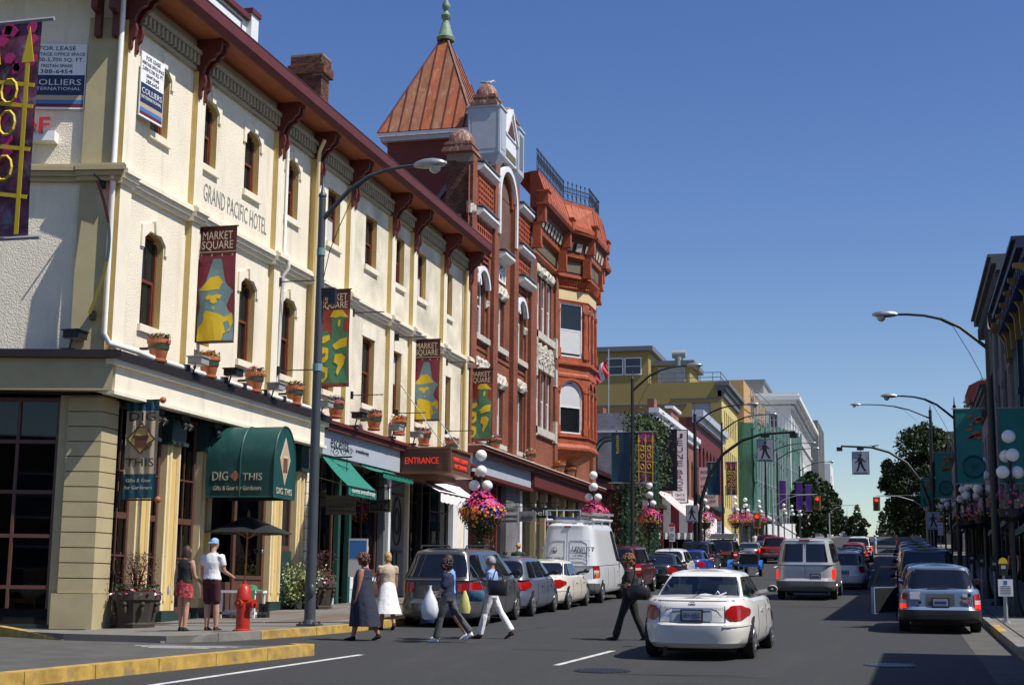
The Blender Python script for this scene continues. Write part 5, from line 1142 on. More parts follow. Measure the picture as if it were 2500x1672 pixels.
rbuild('last dark shop before the big tree on right', 138.0, 158.0, 15.4, 'rfac_grey', 'rfac_dark', 'white_trim', (11.6,), 2.6, 1.2, 2.0, .5)
rbuild('distant block behind the big tree on right', 185.0, 310.0, 21.5, 'rfac_dark', 'rfac_grey', 'white_trim', (13.5, 17.2), 5, 2, 2, .5)
# ------------------------------------------------------------------ trees
def leafcloud(mb, pts, size, rr, mi=None, flat=.5):
    for (p, n) in pts:
        s = size * rr.uniform(.6, 1.25); d = Vector((rr.gauss(0, 1), rr.gauss(0, 1), rr.gauss(0, 1))) + n * flat * 2; d.normalize(); a = d.orthogonal().normalized(); a.rotate(Quaternion(d, rr.uniform(0, 6.3))); c = d.cross(a)
        mb.add([p - a * s, p - c * s * .5 + a * s * .1, p + a * s, p + c * s * .5 + a * s * .1], [(0, 1, 2, 3)], mi)
def tree(label, x, y, h, rx, rz, n, leaf, size, seed, group='street trees', trunk_h=.25, colm=None, dz=0.0, base=None):
    rr = random.Random(seed); z0 = (gz(y) if base is None else base) + dz; t0 = root('street_tree', label, 'tree', (x, y, z0), group=group)
    t = MB(); H2 = h * .75; t.tube([(x, y, z0 - .2), (x + .05, y, z0 + h * trunk_h * .6), (x - .1, y + .1, z0 + h * .45), (x, y, z0 + H2)], [h * .028 + .06, h * .022 + .04, h * .014 + .03, .03], 8)
    for k in range(9):
        a = rr.uniform(0, 6.3); zb = z0 + h * rr.uniform(trunk_h, .6); L = rx * rr.uniform(.5, .85); t.tube([(x, y, zb), (x + math.cos(a) * L * .5, y + math.sin(a) * L * .5, zb + L * .5), (x + math.cos(a) * L, y + math.sin(a) * L, zb + L * 1.1)], [.09, .06, .02], 5)
    part(t, 'trunk', 'bark', t0, 50)
    cz = z0 + h * (trunk_h + (1 - trunk_h) * .5); hz = h * (1 - trunk_h) * .52
    clumps = []
    for k in range(int(60 + n / 160)):
        u = rr.uniform(-1, 1); a = rr.uniform(0, 6.3); q = (1 - abs(u) ** 2.2) ** .5 * (1.0 if u < .1 else 1 - .25 * u); f = rr.uniform(.55, 1.0) ** .6
        clumps.append((Vector((x + math.cos(a) * rx * q * f, y + math.sin(a) * rx * q * f, cz + u * hz)), rr.uniform(.12, .26) * rx * (1.15 if f < .8 else .8)))
    pts = []
    for k in range(n):
        c, r_ = clumps[rr.randrange(len(clumps))]; d = Vector((rr.gauss(0, 1), rr.gauss(0, 1), rr.gauss(0, 1))).normalized(); pts.append((c + d * r_ * rr.uniform(.5, 1.1) * Vector((1, 1, 1.25)).length / 1.8, d))
    t = MB(); leafcloud(t, pts, size, rr); part(t, 'crown', leaf, t0)
    return t0
tree('tall dense dark tree hanging over the right pavement', 3.0, 166, 12.6, 4.9, 6, 16000, 'leaf_tree', .24, 11, trunk_h=.16)
tree('second dark tree behind the big one on right', 3.4, 190, 11, 4.2, 5, 6000, 'leaf_tree', .28, 12, trunk_h=.16)
tree('light green tree above the right shop roofs', 8.2, 132, 14.6, 3.2, 4, 5000, 'leaf_pale', .26, 13, trunk_h=.4)
for i, (x, y, h, r_) in enumerate(((-13.0, 214, 8.6, 2.3), (-13.2, 240, 10.4, 2.7), (-12.6, 268, 9.4, 2.6), (-12.2, 296, 7.5, 2.4))):
    tree(['nearest dark green tree in the left row', 'tallest dark green tree in the left row', 'third dark tree in the left row beside the sky', 'small last tree of the left row'][i], x, y, h, r_, 5, 6500, 'leaf_tree', .30, 20 + i, trunk_h=.12)
tree('rounded tree low on the left near the far crossing', -8.5, 318, 4.4, 2.6, 4, 3000, 'leaf_tree', .32, 31, trunk_h=.1)
tree('small tree right of the far crossing', 1.5, 318, 4.6, 2.8, 4, 2500, 'leaf_tree', .32, 32, trunk_h=.1)
rr = random.Random(5); t = MB()
for k in range(46):
    x = rr.uniform(-60, 40); y = rr.uniform(440, 520); hh = rr.uniform(9, 15) * (1.15 if rr.random() < .3 else 1); z = gz(y)
    pts = []
    for j in range(150):
        u = rr.random(); a = rr.uniform(0, 6.3); q = (1 - u) * 3.2 * rr.uniform(.4, 1) + .3; pts.append((Vector((x + math.cos(a) * q, y + math.sin(a) * q, z + u * hh)), Vector((math.cos(a), math.sin(a), .3))))
    leafcloud(t, pts, 1.0, rr)
o = part(t, 'far_woods', 'leaf_tree', None); o['kind'] = 'stuff'; o['label'] = 'far-off dark treeline closing the end of the street'; o['category'] = 'woods'
# ivy and green trellis arches in front of the arcade
I = root('ivy', 'dark ivy climbing over the arcade beside the trellis', 'plant', (-16.5, 90, gz(90)))
rr = random.Random(9); pts = []
for k in range(7000):
    y = rr.uniform(84, 97); z = gz(y) + rr.uniform(.6, 9.2) ; 
    if rr.random() < .35 * (1 - (z - gz(y)) / 9): continue
    pts.append((Vector((-15.5 + rr.gauss(0, .35) + (.5 if z > gz(y) + 5 else 0), y, z)), Vector((1, -.3, .3))))
for k in range(1600): a = rr.uniform(0, 6.3); pts.append((Vector((-15.0 + rr.gauss(0, .5), 92 + rr.gauss(0, 1.6), 12.0 + rr.gauss(0, .35))), Vector((.5, -.3, .8))))
t = MB(); leafcloud(t, pts, .12, rr); part(t, 'leaves', 'leaf_dark', I)
t = MB()
for k in range(8): y = 84.5 + k * 1.7; t.tube([(-15.7, y, gz(y)), (-15.5, y + .3, gz(y) + 4), (-15.4, y + .2, gz(y) + 8.8)], [.05, .04, .02], 5)
part(t, 'stem', 'bark', I)
Tr = root('trellis_arch', 'green metal trellis arches in front of the arcade', 'trellis', (-15.2, 85, gz(85)))
t = MB()
for x0 in (-17.2, -15.3):
    for dy in (0, .25):
        for r_ in (.95, .75):
            t.tube([(x0 + .95 - r_, 84.6 + dy, gz(85) + .12)] + [(x0 + .95 - r_ * math.cos(a * math.pi / 12), 84.6 + dy, gz(85) + 6.6 + r_ * 1.2 * math.sin(a * math.pi / 12)) for a in range(13)] + [(x0 + .95 + r_, 84.6 + dy, gz(85) + .12)], .035, 5)
    for k in range(26):
        z = gz(85) + .3 + k * .25
        for s in (-1, 1): t.bar((x0 + .95 + s * .95, 84.6, z), (x0 + .95 + s * .75, 84.85, z + .2), .025)
part(t, 'lattice', 'trim_green', Tr)
# warehouse added unseen behind the camera to dim sky reflections and fill
Q = root('blocker', 'brick warehouse added unseen behind the camera to darken reflections', 'building', (-30, -34, -1))
t = MB(); t.box(-75, -4, -46, -34, -3, 11); part(t, 'wall', 'dark_brick', Q)
for i in range(14):
    for z in (1.5, 6): farwin(Q, (0, -34, 0), (-1, 0, 0), (0, 1, 0), 8 + i * 4.7, z, 2.4, 2.6)
# ------------------------------------------------------------------ signs, banners and awnings on the buildings
def lease(label, O, U, N, w, h, who):
    t = root('for_lease_sign', label, 'sign', tuple(O)); U = Vector(U); N = Vector(N); B = basis((0, 0, 0), U, N)
    b = MB(); b.T = B; b.box(-w / 2, w / 2, -.03, 0, -h / 2, h / 2); p = lpart(b, 'board', 'sign_white', t)
    def stripe(z0, z1, m): b = MB(); b.T = B; b.box(-w / 2 + .02, w / 2 - .02, -.034, -.028, z0, z1); lpart(b, 'printed_band', m, t)
    stripe(-h * .29, h * .02, 'sign_navy'); stripe(-h * .36, -h * .29, 'sign_tan'); stripe(-h * .42, -h * .36, 'sign_blue'); stripe(-h * .47, -h * .42, 'sign_maroon')
    for s, z, hh, ww, m in (('FOR LEASE', .43, .07, .62, 'ink'), ('HERITAGE OFFICE SPACE', .34, .055, .94, 'ink'), ('2,000-5,700 SQ. FT.', .25, .065, .9, 'ink'), (who, .16, .055, .55, 'ink'), ('388-6454', .075, .07, .55, 'ink'), ('COLLIERS', -.09, .10, .86, 'ink_white'), ('INTERNATIONAL', -.19, .055, .86, 'ink_white')):
        text(s, m, t, N * .036 + Vector((0, 0, z * h)), U, N, ww * w, hh * h * .9, local=True, ext=.002)
LUr = -LU
lease('white and navy lease sign fixed above the side window', LC + LU * 1.45 + LN * .05 + Vector((0, 0, 13.2)), LUr, LN, 1.35, 1.55, 'TRISTAN SPARK')
lease('white and navy lease sign leaning out beside the first upper window', (FX + .2, 29.95, 13.28), (.06, .998, 0), (.998, -.06, 0), 1.0, 1.55, 'GRANT EVANS')
t = root('neon_sign', 'red neon letters on a white bracket box on the side wall', 'sign', tuple(LC + LU * 1.75 + LN * .2 + Vector((0, 0, 11.9))))
b = MB(); b.T = basis((0, 0, 0), LUr, LN); b.box(-.9, .42, -.1, .2, -.28, -.05); lpart(b, 'box', 'sign_white', t)
for i, ch in enumerate('ROOF'): text(ch, 'neon_off', t, LN * .16 + LUr * (-.75 + i * .32) + Vector((0, 0, .05)), LUr, LN, .24, .36, local=True, ext=.05)
# wind-curled banner on the corner
t = root('curled_banner', 'red and gold banner curled by wind on the corner pilaster', 'banner', tuple(LC + LU * .25 + LN * .15 + Vector((0, 0, 7.6))))
P0 = LN * .05 + Vector((0, 0, 3.15)); b = MB()
def cur(u, v): # v down, u width across
    s = math.sin(v * math.pi); d = LN * (.1 + .75 * s * .35) + LUr * (-.1 + s * .42 + u * .2) ; return tuple(d + LN * u * .45 + Vector((0, 0, 3.1 - v * 3.0 - u * .12)))
b.grid(cur, 8, 24); b.m = [0 if (i // 8) < 8 else (1 if (i // 8) < 15 else 2) for i in range(len(b.m))]; lpart(b, 'cloth', ['ban_rose', 'ban_teal', 'ban_yellow'], t, 60)
b = MB(); b.T = basis((0, 0, 0), LUr, LN); b.box(-.02, .1, -.1, .0, 2.95, 3.15); b.box(-.06, .06, -.12, .0, -.05, .15); b.bar((0, -.6, 3.12), (0, 0, 3.12), .03); lpart(b, 'bracket', 'black', t)
def floodlight(label, x, y, z, dark):
    t = root('floodlight', label, 'floodlight', (x, y, z), group='floodlights along the shop cornice')
    b = MB(); b.box(-.16, .2, -.2, .2, .0, .16); b.box(-.19, .23, -.23, .23, .16, .19); lpart(b, 'housing', 'black' if dark else 'flood_grey', t)
    b = MB(); b.box(-.12, .16, -.16, .16, -.012, 0); lpart(b, 'lens', 'lamp_glass', t)
    b = MB(); b.tube([(-.05, .0, 0), (-.12, .0, -.25)], .02, 6); b.box(-.3, .0, -.05, .05, -.27, -.2); lpart(b, 'arm', 'black', t)
for i, (y, d) in enumerate(((31.9, 0), (33.85, 1), (36.5, 0), (40.05, 0), (42.9, 1), (46.4, 0), (48.6, 0))):
    floodlight(['grey floodlight beside the second flowerpot', 'black floodlight before the third flowerpot', 'grey floodlight before the fourth flowerpot', 'grey floodlight just behind the lamp post', 'black floodlight over the grey fascia', 'grey floodlight left of the entrance sign', 'grey floodlight just above the entrance sign'][i], FX + .75, y, 7.02 + (0 if i < 3 else -.03), d)
floodlight('black floodlight on the corner above the side window', FX - .5, 28.45, 7.1, 1)
# flowerpots
def flowers(b, c, r, h, n, mats, rr, size=.03):
    for k in range(n):
        a = rr.uniform(0, 6.3); q = r * math.sqrt(rr.random()); p = Vector((c[0] + math.cos(a) * q, c[1] + math.sin(a) * q, c[2] + h * (1 - (q / r) ** 2) * rr.uniform(.3, 1.1) - (.06 if q > r * .85 else 0))); d = Vector((rr.gauss(0, .6), rr.gauss(0, .6), 1)).normalized(); s = size * rr.uniform(.7, 1.4); A = d.orthogonal().normalized(); A.rotate(Quaternion(d, rr.uniform(0, 6))); C = d.cross(A); m = rr.choice(mats); b.add([p + (A * math.cos(i * 1.2566) + C * math.sin(i * 1.2566)) * s for i in range(5)], [(0, 1, 2, 3, 4)], m)
def pot(label, y, z, mix, seed):
    rr = random.Random(seed); t = root('flowerpot', label, 'flowerpot', (FX + .48, y, z), group='terracotta pots along the shop cornice')
    b = MB(); b.lathe([(.20, 0), (.21, .02), (.21, .06), (.17, .075), (.18, .09), (.245, .42), (.27, .43), (.275, .52), (.25, .525), (.24, .48)], n=20); lpart(b, 'pot', 'terracotta', t, 35)
    b = MB(); b.lathe([(.232, .30), (.240, .30), (.250, .385), (.242, .385)], n=20); lpart(b, 'band', 'pot_green', t, 35)
    b = MB(); pts = [(Vector((math.cos(a) * q, math.sin(a) * q, .5 + rr.uniform(0, .16))), Vector((0, 0, 1))) for a, q in ((rr.uniform(0, 6.3), .27 * math.sqrt(rr.random())) for _ in range(260))]; leafcloud(b, pts, .035, rr); lpart(b, 'leaves', 'leaf', t)
    b = MB(); flowers(b, (0, 0, .52), .28, .17, 120, mix, rr, .03); lpart(b, 'blossoms', ['fl_orange', 'fl_purple', 'fl_pink', 'fl_white'], t)
    b = MB(); b.box(-.5, -.2, -.02, .02, .3, .36); b.tube([(0, 0, .33)] + [(-.25 * math.cos(a), .25 * math.sin(a), .33) for a in (-.7, 0, .7)], .012, 5); lpart(b, 'bracket', 'black', t)
for i, (y, mix) in enumerate(((30.45, (0, 1, 1)), (33.05, (0, 0, 0)), (35.75, (0, 0, 1)), (38.45, (0, 0, 1)), (41.65, (1, 1, 1)), (45.05, (1, 2, 0, 1)), (47.55, (0, 0, 2)), (50.3, (0, 0, 1)), (53.8, (1, 1, 2, 0)))):
    pot(['first flowerpot from the corner with purple and orange pansies', 'flowerpot under the first large banner with orange blossoms', 'third flowerpot from the corner with orange and violet blossoms', 'fourth flowerpot with orange blossoms left of the lamp post', 'flowerpot with purple pansies right of the lamp post', 'flowerpot with pink and violet flowers above the grey fascia', 'flowerpot with a few orange flowers above green awning', 'flowerpot with orange flowers above the entrance sign', 'flowerpot with violet flowers near the drainpipe'][i], y, 6.86 + (.0 if i != 6 else .1), mix, 40 + i)
for i, (y, mix) in enumerate(((60.0, (0, 1, 3)), (66.3, (0, 3)), (72.5, (0, 0)), (75.0, (0, 2)))):
    pot(['flowerpot beside the first brick pier over the grey sign', 'flowerpot with orange and white flowers by the brick wall', 'flowerpot at the left foot of the oriel bay', 'flowerpot under the left face of oriel bay'][i], y, 7.62, mix, 60 + i)
# large hanging banners with posterised portraits
HATMAN = [('ban_teal', [(.30, .62), (.34, .70), (.36, .955), (.40, .985), (.58, .985), (.62, .97), (.72, .72), (.80, .66), (.96, .60), (.97, .57), (.80, .55), (.78, .42), (.84, .36), (.99, .30), (.99, 0), (0, 0), (0, .28), (.06, .40), (.02, .58), (0, .60), (.02, .64), (.16, .64)]),
          ('ban_yellow', [(.02, .605), (.20, .70), (.33, .76), (.55, .78), (.66, .70), (.80, .625), (.5, .615), (.2, .60)]), ('ban_yellow', [(.20, .52), (.30, .55), (.42, .54), (.52, .56), (.66, .54), (.60, .50), (.50, .51), (.54, .46), (.44, .44), (.36, .46), (.34, .50), (.26, .49)]),
          ('ban_yellow', [(.42, .40), (.48, .40), (.47, .375), (.43, .375)]), ('ban_yellow', [(0, .06), (.02, .16), (.20, .24), (.16, .32), (.24, .36), (.36, .31), (.60, .32), (.74, .28), (.95, .33), (.98, .22), (.90, .12), (.74, .08), (.70, 0), (0, 0)]), ('ban_teal', [(.72, .22), (.84, .24), (.92, .16), (.80, .10)])]
GROUP = [('ban_green', [(.42, .86), (.44, .93), (.50, .985), (.74, .985), (.86, .94), (.98, .90), (.92, .87), (.80, .86), (.78, .74), (.99, .66), (.99, .02), (0, .02), (0, .56), (.08, .70), (.30, .72), (.42, .60), (.46, .66), (.60, .74), (.56, .86)]), ('ban_yellow', [(.36, .90), (.46, .985), (.76, .99), (.82, .93), (.97, .885), (.7, .90), (.55, .885)]), ('ban_yellow', [(.62, .82), (.66, .86), (.72, .85), (.70, .78), (.64, .76)]),
         ('ban_yellow', [(.02, .56), (.14, .64), (.36, .66), (.38, .60), (.20, .55)]), ('ban_yellow', [(.46, .52), (.70, .60), (.96, .62), (.94, .50), (.70, .48), (.56, .46)]), ('ban_yellow', [(.04, .34), (.02, .46), (.16, .50), (.34, .48), (.34, .34), (.22, .29), (.10, .30)]), ('ban_yellow', [(.52, .30), (.56, .40), (.78, .41), (.90, .36), (.84, .26), (.74, .20), (.66, .12), (.60, .16), (.66, .26)]), ('ban_yellow', [(.04, .05), (.02, .2), (.14, .25), (.34, .22), (.34, .10), (.2, .03)]), ('ban_green', [(.1, .13), (.16, .17), (.26, .16), (.24, .09), (.14, .07)]), ('ban_green', [(.1, .40), (.26, .42), (.24, .37), (.14, .36)])]
def msbanner(label, y, art, seed):
    x0, x1, z0, z1 = -16.84, -15.84, 7.78, 10.7; w = x1 - x0; h = z1 - z0
    t = root('street_banner', label, 'banner', (x0, y, z0), group='square banners along the hotel front'); rr = random.Random(seed)
    wave = lambda u, v: .03 * math.sin(u * 6 + v * 5 + seed) * (1 - v) + .05 * math.sin(v * 4 + seed) * u * (1 - v)
    top = .735 if art is HATMAN else .80
    b = MB(); b.grid(lambda u, v: (u * w, wave(u, v), v * h), 14, 24); b.m = [(1 if (i // 14) / 24 >= top - .01 else 0) for i in range(len(b.m))]
    lpart(b, 'cloth', ['ban_rose' if art is HATMAN else 'ban_rust', 'ban_maroon'], t, 60)
    for k, (m, poly) in enumerate(art):
        b = MB(); hh = h * top if art is HATMAN else h * top; me = bmesh.new(); vs = [me.verts.new((p[0] * w * .97 + .015, 0, p[1] * hh * .985 + .03)) for p in poly]; me.faces.new(vs); bmesh.ops.triangulate(me, faces=me.faces[:]); bmesh.ops.subdivide_edges(me, edges=me.edges[:], cuts=3, use_grid_fill=True)
        for v in me.verts: v.co.y = wave(v.co.x / w, v.co.z / h) - .006 - .0025 * k
        d = bpy.data.meshes.new('print'); me.to_mesh(d); me.free(); d.materials.append(M[m]); link('printed_shape', d, t)
    text('MARKET', 'ink_cream', t, (w * .5, -.05, h * .925), (1, 0, 0), (0, -1, 0), w * .82, h * .072, local=True, ext=.002); text('SQUARE', 'ink_cream', t, (w * .5, -.05, h * .835), (1, 0, 0), (0, -1, 0), w * .85, h * .085, local=True, ext=.002)
    if art is HATMAN:
        for i, ch in enumerate('1880'): text(ch, 'ink_cream', t, (w * (.08 + .28 * i), -.05, h * .752), (1, 0, 0), (0, -1, 0), None, .06, local=True, ext=.002)
        b = MB(); b.box(0, w, -.05, -.046, h * .778, h * .783); lpart(b, 'printed_rule', 'ink_cream', t)
    b = MB(); b.tube([(-.06, 0, h + .02), (w + .03, 0, h + .02)], .02, 8); lpart(b, 'rod', 'black', t); b = MB(); b.tube([(-.06, 0, -.02), (w + .03, 0, -.02)], .02, 8); lpart(b, 'rod', 'black', t); b = MB(); b.box(-.1, -.02, -.05, .05, h - .1, h + .12); lpart(b, 'bracket', 'black', t); b = MB(); b.box(-.1, -.02, -.05, .05, -.1, .12); lpart(b, 'bracket', 'black', t)
msbanner('nearest maroon market banner with a bearded man in a hat', 33.1, HATMAN, 1)
msbanner('rust market banner with a group of figures behind the lamp post', 41.1, GROUP, 2)
msbanner('second bearded man market banner crossed by sign chains', 50.2, HATMAN, 3)
msbanner('farthest market banner with green figures beside the brick wall', 57.35, GROUP, 4)
for y, z, s in ((37.85, 10.3, 'upper empty banner rod left of the lamp post'), (37.95, 7.78, 'lower empty banner rod left of the lamp post'), (43.7, 10.5, 'upper empty banner rod right of the lamp post'), (43.8, 7.85, 'lower empty banner rod right of the lamp post'), (48.1, 10.45, 'upper empty rod before the third banner'), (48.2, 7.8, 'lower empty rod before the third banner'), (53.9, 10.45, 'upper empty rod between third and fourth banner'), (54.0, 7.8, 'lower empty rod between third and fourth banner')):
    t = root('banner_rod', s, 'bracket', (FX + .17, y, z), group='empty banner rods on the hotel front'); b = MB(); b.tube([(0, 0, 0), (1.05, 0, 0)], .018, 6); lpart(b, 'rod', 'black', t); b = MB(); b.box(-.16, .03, -.04, .04, -.12, .12); lpart(b, 'plate', 'black', t)
# corner shop banner
t = root('shop_banner', 'burlap shop banner with a basket emblem at the corner pier', 'banner', (-16.8, 29.85, 3.7)); w, h = .80, 2.18
b = MB(); b.grid(lambda u, v: (u * w, .025 * math.sin(u * 22) * (.3 + v * .7), v * h), 30, 20); b.m = [1 if (i // 30) < 5 or (i // 30) > 17 else 0 for i in range(len(b.m))]; lpart(b, 'cloth', ['burlap', 'teal_dark'], t, 60)
b = MB(); b.py([(.4, .98), (.76, 1.32), (.4, 1.70), (.04, 1.32)], -.040, -.034, 0); b.py([(.4, 1.03), (.71, 1.32), (.4, 1.65), (.09, 1.32)], -.044, -.040, 1); b.box(.26, .56, -.05, -.044, 1.12, 1.36, 2); b.box(.22, .60, -.055, -.044, 1.34, 1.40, 0)
b.tube([(.41 + .16 * math.cos(a * math.pi / 10), -.05, 1.4 + .2 * math.sin(a * math.pi / 10)) for a in range(11)], .012, 5, mi=0); b.py([(.62, 1.1), (.70, 1.2), (.64, 1.28), (.56, 1.2)], -.056, -.05, 2); lpart(b, 'emblem', ['shop_frame', 'tan', 'wood_brown'], t)
text('DIG', 'ink', t, (.42, -.045, 1.83), (1, 0, 0), (0, -1, 0), .66, .2, local=True, ext=.002); text('THIS', 'ink', t, (.40, -.045, .80), (1, 0, 0), (0, -1, 0), .70, .19, local=True, ext=.002)
text('Gifts & Gear', 'ink_cream', t, (.4, -.045, .40), (1, 0, 0), (0, -1, 0), .62, .08, local=True, ext=.002); text('for Gardeners', 'ink_cream', t, (.4, -.045, .24), (1, 0, 0), (0, -1, 0), .68, .08, local=True, ext=.002)
b = MB(); b.tube([(-.1, 0, h + .02), (w + .05, 0, h + .02)], .022, 8); b.box(-.12, -.04, -.06, .06, h - .1, h + .2); lpart(b, 'bracket', 'black', t); b = MB(); b.tube([(-.1, 0, -.03), (w + .05, 0, -.03)], .022, 8); b.box(-.12, -.04, -.06, .06, -.2, .16); lpart(b, 'bracket', 'black', t)
b = MB(); b.ball((w + .08, 0, h + .02), .075, 8); b.ball((w + .08, 0, -.03), .075, 8); lpart(b, 'copper_ball', 'copper', t, 60)
for i, y in enumerate((30.9, 32.2, 34.0)):
    t = root('spotlight', ['twin spotlights above the shop banner', 'spotlights over the second shop column', 'spotlights left of the green canopy'][i], 'spotlight', (FX + .3, y, 5.72), group='black spotlights under the shop fascia')
    b = MB(); b.box(-.15, .05, -.2, .25, .0, .12); lpart(b, 'bracket', 'black', t)
    for k in (0, 1): b = MB(); b.tube([(.0, -.1 + k * .22, -.02), (.16, -.14 + k * .25, -.2)], [.05, .09], 10); lpart(b, 'lamp', 'black', t); b = MB(); b.lathe([(.085, 0), (.06, .01)], n=12); lpart(b, 'lens', 'chrome', t, loc=(.165, -.142 + k * .25, -.205), rot=(0, 2.4, 0))
# barrel canopy over the corner shop door
cy0, cy1, cx0, cx1 = 33.75, 35.05, FX + .2, -14.88; zc0, zcm, zct = 3.98, 4.85, 5.78
t = root('barrel_canopy', 'dark green barrel canopy with gold shop lettering over the door', 'awning', (cx0, cy0, zc0)); ym = (cy0 + cy1) / 2; ry = (cy1 - cy0) / 2
prof = [(cy0, zc0), (cy0, zcm)] + [(ym - ry * math.cos(a * math.pi / 16), zcm + (zct - zcm) * math.sin(a * math.pi / 16)) for a in range(1, 16)] + [(cy1, zcm), (cy1, zc0)]
b = MB(); n = len(prof); 
for i in range(n - 1):
    for k in range(6):
        xa = cx0 + (cx1 - cx0) * k / 6; xb = cx0 + (cx1 - cx0) * (k + 1) / 6; s = .012 * math.sin(k * 2.1)
        b.add([(xa, *prof[i]), (xb, *prof[i]), (xb, *prof[i + 1]), (xa, *prof[i + 1])], [(0, 1, 2, 3)])
part(b, 'canvas', 'dig_green', t, 50)
b = MB(); b.add([(cx1, *p) for p in prof], [tuple(range(n))]); part(b, 'end_panel', 'dig_green', t)
b = MB(); xm = (cx0 + cx1) / 2; b.tube([(xm, y - .0, z + .0) for y, z in prof], .022, 6); b.tube([(cx1, y, z) for y, z in prof], .022, 6); b.tube([(cx0, cy0, zc0), (cx1, cy0, zc0), (cx1, cy1, zc0), (cx0, cy1, zc0)], .02, 6); part(b, 'frame', 'dig_green', t, 50)
text('DIG', 'ink_cream', t, (cx0 + .38, cy0 - .012, 4.50), (1, 0, 0), (0, -1, 0), .42, .22); text('THIS', 'ink_cream', t, (cx0 + 1.25, cy0 - .012, 4.48), (1, 0, 0), (0, -1, 0), .52, .18)
b = MB(); b.py([(cx0 + .78, 4.36), (cx0 + .92, 4.5), (cx0 + .78, 4.64), (cx0 + .64, 4.5)], cy0 - .014, cy0 - .006); part(b, 'diamond_emblem', 'copper', t)
text('Gifts & Gear for Gardeners', 'ink_cream', t, (cx0 + .85, cy0 - .012, 4.2), (1, 0, 0), (0, -1, 0), 1.3, .11)
b = MB(); b.px([(ym, 4.3), (ym + .32, 4.95), (ym, 5.5), (ym - .32, 4.95)], cx1 + .004, cx1 + .010, 0); b.px([(ym, 4.36), (ym + .27, 4.95), (ym, 5.42), (ym - .27, 4.95)], cx1 + .010, cx1 + .014, 1); b.box(cx1 + .014, cx1 + .018, ym - .13, ym + .13, 4.62, 5.0, 2); b.box(cx1 + .014, cx1 + .019, ym - .16, ym + .16, 4.98, 5.04, 0); part(b, 'emblem', ['ink_cream', 'sign_tan', 'wood_brown'], t)
text('DIG THIS', 'ink_cream', t, (cx1 + .01, ym, 4.15), (0, 1, 0), (1, 0, 0), .95, .16)
# sloped awnings
def slope(label, ya, yb, x0, z0, x1, z1, mat, val=.18, nm='awning', words=None, ya2=None, yb2=None, scal=True):
    t = root(nm, label, 'awning', (x0, ya, z0)); ya2 = ya if ya2 is None else ya2; yb2 = yb if yb2 is None else yb2
    b = MB(); b.grid(lambda u, v: (x0 + (x1 - x0) * v, (ya + (yb - ya) * u) * (1 - v) + (ya2 + (yb2 - ya2) * u) * v, z0 + (z1 - z0) * v - .05 * math.sin(v * math.pi) + .006 * math.sin(u * 40)), 16, 8); part(b, 'canvas', mat, t, 60)
    b = MB(); n = 22
    b.grid(lambda u, v: (x1 + .01 * math.sin(u * 50), ya2 + (yb2 - ya2) * u, z1 - v * val - (v * .035 * abs(math.sin(u * n * math.pi / 2)) if scal else 0)), n * 4, 3); part(b, 'valance', mat, t, 60)
    b = MB(); b.tube([(x1, ya2, z1), (x1, yb2, z1)], .025, 6); b.tube([(x0, ya, z0), (x0, yb, z0)], .03, 6); b.bar((x0 - .2, ya + .05, z0 - .6), (x1, ya2 + .05, z1), .025); b.bar((x0 - .2, yb - .05, z0 - .6), (x1, yb2 - .05, z1), .025); part(b, 'frame', 'black', t)
    if words: text(words[0], 'ink_white', t, (x1 + .03, ya2 + (yb2 - ya2) * .5, z1 - val * .52), (0, 1, 0), (1, 0, 0), words[1], val * .6)
    return t
slope('bright green sloping awning with white scalloped lettering', 41.0, 43.3, FX + .35, 5.66, -14.95, 4.62, 'green_awning', .22, words=('escents aromatherapy', 1.9), ya2=39.1, yb2=41.4)
slope('short green awning beside the entrance sign', 44.2, 47.2, FX + .35, 5.68, -15.75, 5.42, 'green_awning', .14)
slope('bright white sloping awning under the entrance sign', 50.3, 55.4, FX + .32, 5.75, -14.55, 4.95, 'white_cloth', .3, ya2=46.5, yb2=51.6)
text('escents', 'ink', H, (FX + .43, 42.2, 6.12), FU, FN, 1.5, .34); text('aromatherapy', 'ink', H, (FX + .43, 44.2, 6.05), FU, FN, 1.2, .13)
# boxed entrance sign on chains
t = root('entrance_sign', 'brown boxed sign with red neon ENTRANCE lettering', 'sign', (-15.6, 48, 5.6))
b = MB(); b.box(-16.7, -14.75, 48.0, 50.6, 5.72, 6.55, 0); b.box(-16.55, -14.9, 47.99, 48.0, 5.86, 6.40, 1); b.box(-14.75, -14.74, 48.2, 50.4, 5.86, 6.4, 1)
for z in (5.68, 6.52): b.box(-16.78, -14.68, 47.94, 50.66, z, z + .07, 0)
for x in (-16.78, -14.76): b.box(x, x + .09, 47.95, 48.02, 5.75, 6.52, 0)
part(b, 'box', ['wood_brown', 'shop_frame'], t)
b = MB(); b.box(-16.2, -15.2, 48.3, 50.3, 5.5, 5.68); part(b, 'underside_box', 'wood_brown', t)
text('ENTRANCE', 'neon', t, (-15.72, 47.975, 6.13), (1, 0, 0), (0, -1, 0), 1.2, .22, ext=.012)
text('MARKET SQUARE', 'neon', t, (-14.72, 49.3, 6.2), (0, 1, 0), (1, 0, 0), 1.7, .16, ext=.012); text('ARTISANS', 'neon', t, (-14.72, 49.3, 5.98), (0, 1, 0), (1, 0, 0), 1.5, .14, ext=.012)
b = MB(); b.tube([(-15.0, 48.3, 6.58), (FX + .1, 48.6, 8.9)], .02, 5); b.tube([(-14.9, 50.2, 6.58), (FX + .1, 50.5, 8.9)], .02, 5); part(b, 'chain', 'galv', t)
